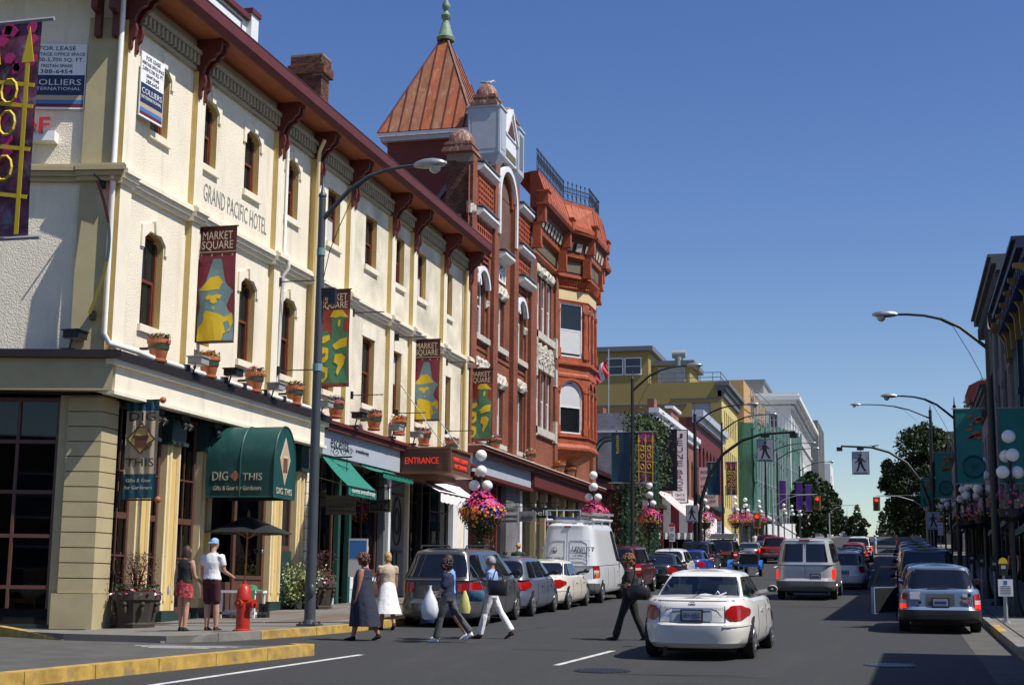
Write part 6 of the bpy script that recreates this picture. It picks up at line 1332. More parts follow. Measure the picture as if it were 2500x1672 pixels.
# weathered plank sign on scroll bracket, small sign, curly iron bracket
t = root('plank_sign', 'weathered grey plank sign hanging from a scroll bracket', 'sign', (-16.1, 41.5, 3.95))
for k in range(6): b = MB(); b.box(-.47, .47 + rnd.uniform(-.015, .015), -.03, .03, .0 + k * .096, .09 + k * .096); lpart(b, 'plank', 'wood_grey', t)
text('escents', 'ink', t, (0, -.034, .26), (1, 0, 0), (0, -1, 0), .74, .12, local=True); text('aromatherapy', 'ink', t, (0, -.034, .12), (1, 0, 0), (0, -1, 0), .7, .06, local=True)
b = MB(); b.bar((-.65, 0, 1.72), (.3, 0, 1.72), .05); b.bar((-.6, 0, 1.7), (.2, 0, 1.35), .025); b.tube([(.15, 0, 1.7), (.15, 0, .6)], .012, 5); b.tube([(-.3, 0, 1.7), (-.3, 0, .6)], .012, 5)
for cx, r in ((-.45, .12), (-.2, .14), (.05, .13), (.25, .09)): b.tube([(cx + r * (1 - k * .045) * math.cos(k * .5), 0, 1.86 + r * (1 - k * .045) * math.sin(k * .5)) for k in range(20)], .012, 5)
b.tube([(-.3, 0, 1.95), (-.1, 0, 2.05), (0, 0, 2.3), (.1, 0, 2.05), (.3, 0, 1.95)], .01, 5); lpart(b, 'scroll_bracket', 'black_iron', t)
t = root('hanging_sign', 'small dark framed hanging sign right of the plank sign', 'sign', (-16.45, 46.0, 4.27)); b = MB(); b.box(-.4, .35, -.03, .03, 0, .42, 0); b.box(-.36, .31, -.035, .035, .04, .38, 1); lpart(b, 'board', ['olive_panel', 'ink'], t); text('mYSt', 'olive_panel', t, (-.03, -.04, .21), (1, 0, 0), (0, -1, 0), .55, .22, local=True); b = MB(); b.tube([(-.3, 0, .42), (-.3, 0, .8)], .01, 5); b.tube([(.25, 0, .42), (.25, 0, .8)], .01, 5); b.bar((-.5, 0, .8), (.3, 0, .8), .03); lpart(b, 'bracket', 'black', t)
for i, (x, y, z, w, h, s, lab, m, tm) in enumerate(((-15.9, 66.5, 5.1, 1.3, .5, 'bella', 'black hanging sign reading bella in white letters', 'ink', 'ink_white'), (-16.0, 60.5, 5.05, 1.0, .2, 'wedding salon', 'narrow pale hanging sign over two smaller boards', 'flood_grey', 'ink'), (-15.6, 62.5, 4.75, .75, .45, 'studio', 'pale tapered hanging sign by the grey brick', 'flood_grey', 'ink'))):
    t = root('hanging_sign', lab, 'sign', (x, y, z)); b = MB(); b.box(-w / 2, w / 2, -.03, .03, 0, h); lpart(b, 'board', m, t); text(s, tm, t, (0, -.04, h * .5), (1, 0, 0), (0, -1, 0), w * .7, h * .5, local=True)
    b = MB(); b.bar((-w * .9, 0, h + .2), (w * .6, 0, h + .2), .03); b.tube([(-w * .4, 0, h), (-w * .4, 0, h + .2)], .012, 5); b.tube([(w * .4, 0, h), (w * .4, 0, h + .2)], .012, 5); lpart(b, 'bracket', 'black', t)
for i, z in enumerate((4.8, 4.62)):
    t = root('hanging_sign', 'upper of the two thin boards under the narrow pale sign' if i == 0 else 'lower of the two thin boards under the narrow pale sign', 'sign', (-15.95, 60.5, z)); b = MB(); b.box(-.45, .45, -.02, .02, 0, .14); lpart(b, 'board', 'flood_grey', t); b = MB(); b.box(-.4, .4, -.025, -.02, .05, .09); lpart(b, 'printed_line', 'ink', t); b = MB(); b.tube([(-.35, 0, .14), (-.35, 0, .2)], .01, 5); b.tube([(.35, 0, .14), (.35, 0, .2)], .01, 5); lpart(b, 'link', 'black', t)
# signs on the brick shop further up
t = root('vertical_sign', 'tall white vertical sign with red letters on the brick shop', 'sign', (-15.9, 112, 8.5)); b = MB(); b.box(-.75, .5, -.12, .12, 0, 5.6, 0); b.box(-.68, .43, -.125, .125, .07, 5.53, 1); lpart(b, 'panel', ['black', 'sign_white'], t)
for i, ch in enumerate('JEUNE'): text(ch, 'sign_maroon', t, (-.12, -.13, 5.1 - i * .52), (1, 0, 0), (0, -1, 0), .5, .4, local=True)
for i, ch in enumerate('BROS'): text(ch, 'sign_maroon', t, (-.12, -.13, 2.35 - i * .42), (1, 0, 0), (0, -1, 0), .5, .34, local=True)
text('TENT &', 'ink', t, (-.12, -.13, .62), (1, 0, 0), (0, -1, 0), .7, .18, local=True); text('AWNING', 'sign_maroon', t, (-.12, -.13, .3), (1, 0, 0), (0, -1, 0), .8, .18, local=True)
for z in (1, 4.6): b = MB(); b.bar((-1, 0, z), (-.7, 0, z), .08); lpart(b, 'bracket', 'black', t)
t = root('vertical_sign', 'tall black hanging panel with gold monogram', 'sign', (-15.9, 104.2, 8.9)); b = MB(); b.box(-.9, .8, -.1, .1, 0, 4.4); lpart(b, 'panel', 'black', t); text('VA', 'olive_panel', t, (-.05, -.11, 2.2), (1, 0, 0), (0, -1, 0), 1.2, .9, local=True); b = MB(); b.bar((-1.1, 0, 4.3), (.8, 0, 4.3), .08); lpart(b, 'bracket', 'black', t)
t = root('vertical_sign', 'white sign listing a marine supply shop below the maroon wall', 'sign', (-15.9, 128.5, 9.2)); b = MB(); b.box(-.8, .8, -.1, .1, 0, 3.4); lpart(b, 'panel', 'aw_pink', t)
for s, z in (("BOSUN'S", 3.0), ('LOCKER', 2.5), ('MARINE', 1.75), ('SUPPLIES', 1.35), ('& BOAT', .85), ('STUFF', .45)): text(s, 'ink', t, (0, -.11, z), (1, 0, 0), (0, -1, 0), 1.25, .24, local=True)
b = MB(); b.bar((-1, 0, 3.3), (.8, 0, 3.3), .08); lpart(b, 'bracket', 'black', t)
# striped awning
t = root('striped_awning', 'big red and white striped awning with scalloped edge', 'awning', (FX, 104.9, 8.2)); b = MB()
def aw(u, v): return (FX + v * 3.6, 105 + u * 22, 8.1 + 1.0 - v * 3.1 + u * .5)
b.grid(aw, 26, 5); b.m = [1 if (i % 26) % 2 else 0 for i in range(len(b.m))]
b.grid(lambda u, v: (FX + 3.6, 105 + u * 22, 6.0 + u * .5 - v * .5), 52, 2); b.m = b.m[:130] + [1 if ((i % 52) // 2) % 2 else 0 for i in range(104)]
part(b, 'canvas', ['aw_pink', 'aw_white'], t)
b = MB(); 
for k in range(6): b.add([(FX + k * .6, 105, 9.1 - k * .517 - .02), (FX + (k + 1) * .6, 105, 9.1 - (k + 1) * .517 - .02), (FX + (k + 1) * .6, 105, 6.0), (FX + k * .6, 105, 6.0)], [(0, 1, 2, 3)], k % 2)
b.grid(lambda u, v: (FX + u * 3.6, 104.97 + .06 * math.sin(u * 50), 6.0 - v * .45), 40, 2, 1); part(b, 'side_panel', ['aw_red', 'aw_white'], t)
b = MB(); b.tube([(FX + 3.5, 105.1, gz(105)), (FX + 3.5, 105.1, 5.9)], .05, 6); b.tube([(FX + 3.5, 116, gz(116)), (FX + 3.5, 116, 6.2)], .05, 6); b.tube([(FX + 3.5, 126, gz(126)), (FX + 3.5, 126, 6.4)], .05, 6); part(b, 'post', 'galv', t)
# ------------------------------------------------------------------ lamp posts
def cobra(label, x, y, h, arm, dirx, mat='pole_grey', base_r=.11, ped=None, lean=.0, sag=True, dz=.15):
    z0 = gz(y) + dz; t = root('street_lamp', label, 'street lamp', (x, y, z0), group='tall street lamps')
    b = MB(); b.tube([(0, 0, 0), (lean * h, 0, h)], [base_r * 1.25, base_r * .8], 12); b.tube([(lean * h, 0, h), (lean * h, 0, h + .05), (lean * h, 0, h + .12), (lean * h, 0, h + .5)], [base_r * .95, base_r * .95, base_r * .4, .012], 10); lpart(b, 'pole', mat, t, 40)
    b = MB(); b.box(-.22, .22, -.22, .22, -.03, .05); 
    for a in (45, 135, 225, 315): b.lathe([(.03, .05), (.03, .1)], (math.cos(R(a)) * .22, math.sin(R(a)) * .22, 0), 6)
    b.lathe([(base_r * 1.6, .05), (base_r * 1.3, .14)], n=12); lpart(b, 'base', mat, t)
    zs = h - .55; b = MB(); A = arm
    pts = [(lean * h + dirx * A * f, 0, zs + g) for f, g in ((0, 0), (.12, .28), (.3, .68), (.5, .95), (.7, 1.08), (.88, 1.13), (1, 1.14))]
    b.tube(pts, [.06, .055, .05, .045, .04, .038, .036], 8); lpart(b, 'arm', mat, t, 50)
    ex = lean * h + dirx * A; ez = zs + 1.14
    b = MB(); rings = []
    for f, w, a, c in ((0, .05, -.04, .05), (.1, .09, -.06, .09), (.3, .15, -.08, .13), (.6, .18, -.08, .14), (.85, .15, -.05, .10), (1, .03, .0, .05)):
        L = .75; rings.append([(ex + dirx * L * f, w * math.cos(k * math.pi / 6), ez + ((c if math.sin(k * math.pi / 6) > 0 else -a) * math.sin(k * math.pi / 6))) for k in range(12)])
    b.loft(rings); hd = lpart(b, 'lamp_head', 'lamp_metal', t, 50)
    b = MB(); b.lathe([(.13, -.06), (.12, -.14), (.05, -.2)], (ex + dirx * .48, 0, ez), 12); lpart(b, 'lens', 'lamp_glass', hd, 50)
    if sag: b = MB(); b.tube([(ex - dirx * A * .4, 0, ez - .1), (ex - dirx * A * .62, 0, ez - .42), (lean * h + dirx * A * .2, 0, zs - .15), (lean * h + dirx * A * .1, 0, zs - .7), (lean * h + dirx * .07, 0, zs - 1.4)], .010, 5); lpart(b, 'cable', 'black', t)
    return t
l1 = cobra('nearest tall grey street lamp standing at the left kerb', -12.25, 29.95, 9.45, 2.15, 1, 'pole_grey', .098, lean=-.004, dz=.105)
b = MB(); b.box(.0, .35, -.06, .06, 7.15, 7.35); b.box(.2, .36, -.08, .08, 6.98, 7.2); b.T = None; lpart(b, 'clamp_box', 'black', l1); b = MB(); b.lathe([(.098, 0), (.098, .16)], (-.03, 0, 8.1), 12); b.lathe([(.11, 0), (.11, .16)], (-.02, 0, 5.5), 12); lpart(b, 'blue_tape', 'ban_teal', l1)
b = MB(); b.ball((.06, -.09, .75), .07, 8, sz=2); lpart(b, 'hand_hole_cover', 'pole_grey', l1, 60)
cobra('slim dark street lamp with blue banner before the striped awning', -12.0, 68.3, 9.3, 2.6, 1, 'pole_dark', .09)
cobra('street lamp with its own crosswalk signal arm on left', -12.0, 90.5, 9.2, 3.2, 1, 'pole_dark', .12)
cobra('street lamp with floral banner before the yellow building', -12.0, 104.9, 9.6, 3.2, 1, 'pole_dark', .09)
cobra('distant left street lamp before green netting', -12.0, 140.5, 9.4, 4.0, 1, 'pole_dark', .1)
cobra('farther left street lamp before green netting', -12.0, 154.6, 9.6, 3.6, 1, 'pole_dark', .1)
cobra('far left street lamp beside the white building', -12.0, 190, 9.6, 3.6, 1, 'pole_dark', .1)
cobra('nearest street lamp on the right with big teal banners', 2.75, 45.7, 8.1, 2.6, -1, 'pole_dark', .11)
cobra('second right street lamp with small teal banner', 2.7, 72.2, 8.0, 2.6, -1, 'pole_dark', .09)
cobra('right street lamp carrying the crosswalk signal arm', 2.5, 113, 10.8, 5.0, -1, 'pole_dark', .14)
# crosswalk signs on curved arms
WALK = [(.0, .40), (.06, .44), (.06, .50), (.0, .54), (-.06, .50), (-.06, .44)]
def walksign(t, x, y, z, s, flip=1):
    b = MB(); b.box(x - .5 * s, x + .5 * s, y - .04, y + .04, z - .68 * s, z + .68 * s, 0); b.box(x - .47 * s, x + .47 * s, y - .046, y - .04, z - .65 * s, z + .65 * s, 1); p = lpart(b, 'sign_panel', ['black', 'grey_trim'], t)
    b = MB(); q = lambda u, v: (x + u * s * flip, z + v * s)
    def poly(pts): b.py([q(*p) for p in pts], y - .05, y - .046)
    poly([(.08 * math.cos(k * .63), .45 + .085 * math.sin(k * .63)) for k in range(10)])
    poly([(-.02, .36), (.10, .34), (.14, .02), (.02, -.04), (-.10, .0), (-.08, .2)]); poly([(-.08, .30), (-.02, .36), (-.12, .12), (-.26, .06), (-.28, .12), (-.18, .18)]); poly([(.10, .33), (.14, .30), (.20, .14), (.34, .04), (.31, -.01), (.15, .09), (.09, .22)])
    poly([(.02, .0), (.14, .03), (.16, -.2), (.26, -.46), (.16, -.50), (.05, -.22)]); poly([(-.1, .02), (.03, .0), (-.04, -.22), (-.22, -.50), (-.32, -.46), (-.16, -.2)]); b.box(x - .4 * s, x + .4 * s, y - .05, y - .046, z - .6 * s, z - .56 * s)
    lpart(b, 'walking_figure', 'ink', t)
def crossarm(label, x, y, L, h, dirx, s, sx):
    z0 = gz(y) + .1; t = root('crosswalk_signal', label, 'signal', (x, y, z0)); b = MB(); b.tube([(dirx * L * f, 0, h * g) for f, g in ((0, 0), (0, .35), (.02, .5), (.1, .68), (.25, .84), (.45, .94), (.65, .985), (1, 1.0))], [.14, .13, .12, .11, .10, .09, .08, .07], 10); lpart(b, 'arm', 'pole_dark', t, 50)
    b = MB(); b.box(dirx * sx - .25, dirx * sx + .25, -.12, .12, h - .32, h - .1); b.box(dirx * L - .32, dirx * L + .1, -.14, .14, h - .36, h - .08); b.tube([(dirx * sx, 0, h), (dirx * sx, 0, h - .4)], .03, 6); lpart(b, 'beacon_box', 'black', t)
    walksign(t, dirx * sx, 0, h - .4 - .7 * s, s, -1 if dirx > 0 else -1); return t
crossarm('crosswalk sign on a curved arm over the left lane', -11.7, 90.2, 5.8, 8.1, 1, 1.0, 4.0)
crossarm('crosswalk sign on a curved arm over the right lane', 2.3, 112.2, 6.3, 8.3, -1, 1.25, 4.9)
for lab, x, y, z, s, fl in (('small crosswalk sign on post before the striped awning', -11.9, 88.2, 2.95, .75, -1), ('small crosswalk sign on post at right kerb', 2.35, 108, 2.55, .95, -1), ('distant small crosswalk sign on left', -11.6, 150, 2.6, .7, -1)):
    t = root('crosswalk_sign', lab, 'sign', (x, y, gz(y) + .13)); b = MB(); b.tube([(0, .05, 0), (0, .05, z + .9 * s)], .03, 6); lpart(b, 'post', 'galv', t); walksign(t, 0, 0, z + .2, s, fl)
# traffic signals
def signal(label, x, y, L, h, dirx, on):
    t = root('traffic_signal', label, 'traffic light', (x, y, gz(y) + .1)); b = MB()
    b.tube([(0, 0, 0), (0, 0, h + .6)], .1, 8); b.tube([(0, 0, h - 1.3), (dirx * L * .25, 0, h - .5), (dirx * L * .55, 0, h - .08), (dirx * L, 0, h)], [.06, .05, .045, .04], 6); b.tube([(0, 0, h + .02), (dirx * L, 0, h + .02)], .02, 5); lpart(b, 'mast', 'galv', t)
    b = MB(); b.box(dirx * L - .33, dirx * L + .33, .0, .02, h - 1.45, h - .12); lpart(b, 'backboard', 'signal_yellow', t); b = MB(); b.box(dirx * L - .17, dirx * L + .17, -.22, .0, h - 1.3, h - .25); lpart(b, 'housing', 'black', t)
    for k, m in enumerate((('red_light' if on == 'red' else 'lens_off'), 'lens_off', ('green_light' if on == 'green' else 'lens_off'))):
        b = MB(); b.tube([(dirx * L, -.235, h - .44 - k * .34), (dirx * L, -.2, h - .44 - k * .34)], .15, 14); lpart(b, 'lens', m, t)
signal('traffic light showing red on the left mast arm', -11.6, 143, 4.2, 5.3, 1, 'red'); signal('traffic light showing red on the right mast arm', 2.6, 146, 4.6, 5.2, -1, 'red')
signal('low traffic light showing red on the left pole', -12.6, 130, .7, 3.6, 1, 'red'); signal('far dark traffic light left of the sky gap', -11.5, 260, 4.6, 5.6, 1, 'green'); signal('far dark traffic light right of the sky gap', 2.2, 262, 3.6, 5.6, -1, 'green')
# five-globe lamps with flower baskets
def basket(t, x, z, r, seed, mixtop=(0, 0, 1), n=900, dark=False):
    rr = random.Random(seed); b = MB(); b.lathe([(.05, z - r * .9), (r * .5, z - r * .6), (r * .6, z - r * .2)], (x, 0, 0), 14); lpart(b, 'basket', 'black', t)
    pts = []
    for k in range(int(n * 1.5)):
        d = Vector((rr.gauss(0, 1), rr.gauss(0, 1), rr.gauss(0, .85))).normalized(); q = r * rr.uniform(.75, 1.02); pts.append((Vector((x, 0, z)) + d * q, d))
    for k in range(int(n * .5)):
        a = rr.uniform(0, 6.3); q = r * .6 * math.sqrt(rr.random()); pts.append((Vector((x + math.cos(a) * q, math.sin(a) * q, z - r * rr.uniform(.7, 1.75))), Vector((math.cos(a), math.sin(a), -.4))))
    b = MB(); leafcloud(b, pts, .04, rr); lpart(b, 'foliage', 'leaf_dark', t)
    b = MB(); mats = ['fl_pink', 'fl_orange', 'fl_purple', 'fl_yellow', 'fl_red']
    for k in range(n):
        d = Vector((rr.gauss(0, 1), rr.gauss(0, 1), rr.gauss(.25, .8))).normalized(); lump = 1 + .16 * math.sin(4 * d.x + seed) * math.cos(5 * d.z + 3 * d.y); p = Vector((x, 0, z)) + d * r * rr.uniform(.85, 1.12) * lump; A = d.orthogonal().normalized(); A.rotate(Quaternion(d, rr.uniform(0, 6))); C = d.cross(A); s = rr.uniform(.025, .05)
        if d.z > .28: m = 0 if rr.random() < .85 else 2
        elif d.z > -.25: m = (1 if d.x + rr.gauss(0, .4) < .5 else 2) if rr.random() < .6 else rr.choice((3, 3, 0))
        else:
            if rr.random() < .8: continue
            m = rr.choice((1, 3, 2))
        b.add([p + (A * math.cos(i * 1.2566) + C * math.sin(i * 1.2566)) * s for i in range(5)], [(0, 1, 2, 3, 4)], m)
    lpart(b, 'blossoms', mats, t)
def globelamp(label, x, y, h=3.85, bask=True, n=900, r=.55, side=1, seed=1, bz=2.75):
    t = root('globe_lamp', label, 'street lamp', (x, y, gz(y) + (.12 if x < 0 else .14)), group='five-globe lamps with flower baskets'); b = MB(); b.lathe([(.2, 0), (.2, .1), (.13, .25), (.09, .5), (.06, .6), (.055, h - .6), (.08, h - .55), (.05, h - .45), (.05, h + .25), (.08, h + .3)], n=12)
    for k in range(4): a = k * math.pi / 2 + .5; b.tube([(0, 0, h - .4), (math.cos(a) * .12, math.sin(a) * .12, h - .55), (math.cos(a) * .19, math.sin(a) * .19, h - .42)], .025, 6)
    lpart(b, 'post', 'pole_dark', t, 40)
    for k in range(4): a = k * math.pi / 2 + .35; b = MB(); zz = h - .28 + (.42 if k in (1, 3) else 0); b.ball((math.cos(a) * .19, math.sin(a) * .19, zz), .165, 9); lpart(b, 'globe', 'globe', t, 80)
    b = MB(); b.ball((0, 0, h + .62), .17, 9); lpart(b, 'globe', 'globe', t, 80)
    if bask: b = MB(); b.bar((-.1, 0, bz + .75), (.5 * side, 0, bz + .75), .03); b.tube([(.0, 0, bz + .75), (.0, 0, bz)], .01, 4); lpart(b, 'hanger', 'black', t); basket(t, .05 * side, bz, r, seed, n=n)
    return t
for i, (x, y, bk, s) in enumerate(((-12.0, 42.3, 1, 1), (-12.0, 59.1, 1, 1), (-12.0, 73.1, 1, 1), (-12.0, 94.7, 1, 1), (-12.0, 113, 1, 1), (-12.0, 121, 1, 1), (-12.0, 133, 1, 1), (-11.8, 160, 0, 1), (-11.8, 172, 0, 1), (-11.8, 186, 0, 1), (2.75, 39.1, 1, -1), (2.75, 51.3, 1, -1), (2.75, 60, 1, -1), (2.75, 66, 1, -1), (2.75, 84, 0, -1), (2.75, 95, 0, -1))):
    lab = ['nearest globe lamp with a big pink and orange flower basket', 'globe lamp in front of the oriel bay behind the white van', 'globe lamp with purple basket before the ivy', 'globe lamp with basket beside the striped awning', 'globe lamp with basket before the yellow building', 'globe lamp behind the yellow-front basket lamp', 'globe lamp with pink basket before green netting', 'small globe lamp before the netting without basket', 'distant globe lamp under purple banners', 'most distant left globe lamp', 'nearest globe lamp at the right edge', 'second globe lamp on the right in shade', 'third globe lamp on the right in shade', 'fourth globe lamp on the right in shade', 'distant right globe lamp before the crosswalk post', 'most distant right globe lamp'][i]
    globelamp(lab, x, y, 3.85 if i else 3.75, bool(bk), 1500 if i == 0 else (700 if i < 8 else 60), .62 if i < 8 else .5, s, 80 + i, 2.62 if i == 0 else 2.75)
# banners on lamp posts
def postbanner(label, x, y, z0, z1, w, kind, group='lamp post banners'):
    t = root('post_banner', label, 'banner', (x, y, z0), group=group); h = z1 - z0
    b = MB(); b.grid(lambda u, v: ((u - .5) * w, .04 * math.sin(v * 3 + u * 3) * (1 - v), v * h), 6, 10); lpart(b, 'cloth', {'vic': 'vic_blue', 'floral': 'banner_floral', 'teal': 'teal_banner', 'purple': 'purple', 'tealplain': 'teal_banner'}[kind], t, 60)
    b = MB(); b.tube([(-w * .65, 0, h + .02), (w * .65, 0, h + .02)], .018, 6); b.tube([(-w * .65, 0, -.02), (w * .65, 0, -.02)], .018, 6); lpart(b, 'rod', 'galv', t)
    if kind == 'vic': text('victoria', 'ban_yellow', t, (-w * .15, -.06, h * .76), (0, 0, -1), (0, -1, 0), h * .38, .14, local=True)
    if kind == 'floral':
        b = MB(); y0 = -.055
        for u in (-.42, -.02, .40): b.box(u * w - .02, u * w + .02, y0 - .004, y0, 0, h * (.80 if u else .92)); b.py([(u * w - .06, h * .80), (u * w + .06, h * .80), (u * w, h * .97)], y0 - .005, y0)
        for v in (.2, .42, .62, .72): b.bar((-w / 2, y0, h * v + .06), (w / 2, y0, h * v - .06), .006, .035)
        for u in (-.22, .19):
            for v in (.31, .52, .67): b.tube([(u * w + .1 * w * math.cos(k * .63), y0 - .003, h * v + .14 * w * math.sin(k * .63)) for k in range(11)], .012, 4)
        lpart(b, 'printed_gate', 'ban_yellow', t)
        b = MB(); rr = random.Random(3)
        for k in range(30): u = rr.uniform(-.45, .45); v = rr.choice((rr.uniform(.8, 1), rr.uniform(0, 1))); b.py([(u * w + .07 * w * math.cos(q) * rr.uniform(.6, 1.4), v * h * .97 + .07 * w * math.sin(q)) for q in (0, 1, 2, 3, 4, 5)], y0 + .008, y0 + .012)
        lpart(b, 'printed_blossoms', 'pink', t)
    if kind == 'teal':
        b = MB(); b.tube([(.12 * w + .42 * w * math.cos(k * .35), -.06, h * .22 + .42 * w * math.sin(k * .35)) for k in range(19)], .03, 4)
        for k in range(12): b.bar((.12 * w, -.06, h * .22), (.12 * w + .42 * w * math.cos(k * .524), -.06, h * .22 + .42 * w * math.sin(k * .524)), .012)
        lpart(b, 'printed_wheel', 'teal_dark', t)
        b = MB(); rr = random.Random(4)
        for k in range(14): u = rr.uniform(-.1, .4); v = rr.uniform(.55, .9); b.py([(u * w, v * h), (u * w + .2 * w, v * h + .06), (u * w + .18 * w, v * h + .12), (u * w - .05, v * h + .05)], -.062, -.056)
        lpart(b, 'printed_leaves', 'orange_flat', t)
postbanner('dark blue banner with yellow lettering on the left lamp', -12.55, 68.3, gz(68.3) + 4.6, gz(68.3) + 6.95, .9, 'vic'); postbanner('floral banner with yellow gate beside the blue banner', -11.35, 68.3, gz(68.3) + 4.6, gz(68.3) + 6.95, .8, 'floral')
postbanner('second dark blue banner farther up the left side', -12.6, 104.9, gz(104.9) + 4.7, gz(104.9) + 7.0, .9, 'vic'); postbanner('second floral gate banner farther up the left side', -11.35, 104.9, gz(104.9) + 4.7, gz(104.9) + 7.0, .8, 'floral')
postbanner('big teal wheel banner left of the right lamp post', 2.1, 45.7, gz(45.7) + 3.7, gz(45.7) + 5.9, .75, 'teal'); postbanner('plain teal banner right of the right lamp post', 3.35, 45.7, gz(45.7) + 3.7, gz(45.7) + 5.9, .75, 'tealplain')
postbanner('small teal wheel banner on the second right lamp', 2.1, 72.2, gz(72.2) + 3.9, gz(72.2) + 6.0, .75, 'teal'); postbanner('narrow teal banner at the crosswalk lamp on right', 2.0, 113, gz(113) + 3.9, gz(113) + 6.0, .8, 'teal'); postbanner('plain teal banner behind the second right lamp', 3.3, 72.2, gz(72.2) + 3.9, gz(72.2) + 6.0, .75, 'tealplain')
for i, (x, y) in enumerate(((-12.5, 168), (-11.1, 175), (-10.8, 188))): postbanner(['left purple banner below the white building', 'middle purple banner below the white building', 'right purple banner beside the tree'][i], x, y, gz(y) + 4.2, gz(y) + 7.4, .75, 'purple')
# large floral gate banner close to the camera at the left edge
gp = root('street_lamp', 'lamp post just outside the left edge holding the floral banner', 'street lamp', (-7.95, 10.75, gz(10.75)))
b = MB(); b.tube([(0, 0, 0), (0, 0, 8)], [.12, .09], 10); lpart(b, 'pole', 'pole_dark', gp); b = MB(); b.box(-.2, .2, -.2, .2, 0, .06); lpart(b, 'base', 'pole_dark', gp)
postbanner('large floral banner with a yellow gate at the left edge', -7.52, 10.83, 4.70, 6.62, .78, 'floral')
# ------------------------------------------------------------------ hydrant, planters, umbrella and street clutter
t = root('fire_hydrant', 'red fire hydrant on the pavement by the kerb', 'hydrant', (-12.62, 27.4, gz(27.4) + .1))
b = MB(); b.lathe([(.2, 0), (.2, .05), (.14, .07), (.14, .1), (.135, .62), (.155, .63), (.155, .68), (.15, .7), (.13, .86), (.07, .93), (.04, .94), (.035, 1.0), (.01, 1.0)], n=18); lpart(b, 'barrel', 'hydrant', t, 35)
b = MB(); b.tube([(.08, -.02, .56), (.22, -.05, .56), (.22, -.05, .56), (.26, -.06, .56)], [.075, .075, .09, .09], 12); b.tube([(.26, -.06, .56), (.31, -.07, .56)], .035, 6); lpart(b, 'side_outlet', 'hydrant', t, 35); b = MB(); b.tube([(-.02, -.1, .56), (-.04, -.19, .56)], .085, 12); b.tube([(-.04, -.19, .56), (-.05, -.23, .56)], .035, 6); lpart(b, 'front_outlet', 'hydrant', t, 35)
def planter(label, x, y, w, h, seed, red=True, var=False):
    rr = random.Random(seed); t = root('flower_planter', label, 'planter', (x, y, gz(y) + ph(x))); b = MB(); a = [(math.cos(k * math.pi / 4 + .39), math.sin(k * math.pi / 4 + .39)) for k in range(8)]
    b.loft([[(p * w * .42, q * w * .42, 0) for p, q in a], [(p * w * .43, q * w * .43, .08) for p, q in a], [(p * w * .41, q * w * .41, .12) for p, q in a], [(p * w * .5, q * w * .5, h * .72) for p, q in a], [(p * w * .54, q * w * .54, h * .78) for p, q in a], [(p * w * .53, q * w * .53, h) for p, q in a], [(p * w * .46, q * w * .46, h - .05) for p, q in a]]); lpart(b, 'tub', 'planter', t)
    b = MB()
    for k in range(8): p, q = math.cos(k * math.pi / 4), math.sin(k * math.pi / 4); b.ball((p * w * .5, q * w * .5, h * .66), .05, 5); b.lathe([(.03, -.16), (.05, -.08), (.02, 0)], (p * w * .48, q * w * .48, h * .62), 6)
    lpart(b, 'garland', 'planter', t, 50)
    b = MB(); pts = []
    for k in range(700): a_ = rr.uniform(0, 6.3); q = w * .5 * math.sqrt(rr.random()); pts.append((Vector((math.cos(a_) * q, math.sin(a_) * q, h + rr.uniform(-.05, .15))), Vector((0, 0, 1))))
    leafcloud(b, pts, .035, rr); lpart(b, 'leaves', 'leaf_dark', t)
    b = MB(); flowers(b, (0, 0, h), w * .56, .12, 160, (0, 0, 1, 2), rr, .028); lpart(b, 'blossoms', ['fl_white', 'fl_pink', 'fl_red'], t)
    b = MB()
    for k in range(26): a_ = rr.uniform(0, 6.3); L = rr.uniform(.4, .85); dx = math.cos(a_) * rr.uniform(.05, .35); dy = math.sin(a_) * rr.uniform(.05, .35); b.tube([(0, 0, h - .1), (dx * .5, dy * .5, h + L * .6), (dx, dy, h + L)], [.012, .008, .004], 4)
    pts = [(Vector((rr.gauss(0, .2), rr.gauss(0, .2), h + rr.uniform(.15, .85))), Vector((0, 0, 1))) for _ in range(900)]; leafcloud(b, pts, .028, rr); lpart(b, 'red_shrub', 'leaf_red', t)
    if var:
        b = MB(); pts = []
        for k in range(1500): u = rr.random(); pts.append((Vector((-.35 + rr.gauss(0, .3) - u * .15, -.25 + rr.gauss(0, .22), h + .35 - u * .9 + rr.gauss(0, .12))), Vector((-.2, -.6, .5)))); 
        leafcloud(b, pts, .045, rr); lpart(b, 'variegated_vine', 'leaf_varieg', t)
    return t
planter('octagonal dark planter with red shrub and pansies at the corner pier', -16.25, 29.72, 1.0, .78, 5); planter('dark planter with variegated vine beside the rusticated pier', -16.0, 39.6, 1.0, .8, 6, var=True)
t = root('patio_umbrella', 'dark grey patio umbrella on a teak pole by the shop door', 'umbrella', (-15.95, 34.6, gz(34.6) + .03)); b = MB(); b.tube([(0, 0, 0), (.05, 0, 2.52)], .024, 8); b.lathe([(.03, 2.5), (.045, 2.56), (.02, 2.64), (.005, 2.68)], (.05, 0, 0), 8); lpart(b, 'pole', 'teak', t, 50)
b = MB(); n = 8
for k in range(n):
    a0 = 2 * math.pi * k / n + .3; a1 = 2 * math.pi * (k + 1) / n + .3
    def pt(a, f, s): r = 1.12 * f; return (.05 + r * math.cos(a), r * math.sin(a), 2.5 - .42 * f ** 1.15 - s)
    for i in range(5): f0, f1 = i / 5, (i + 1) / 5; am = (a0 + a1) / 2; b.add([pt(a0, f0, 0), pt(am, f0 * .96, .03 * f0), pt(a1, f0, 0), pt(a1, f1, 0), pt(am, f1 * .95, .035 * f1), pt(a0, f1, 0)], [(0, 1, 4, 5), (1, 2, 3, 4)])
lpart(b, 'canopy', 'pole_dark', t, 25); b = MB()
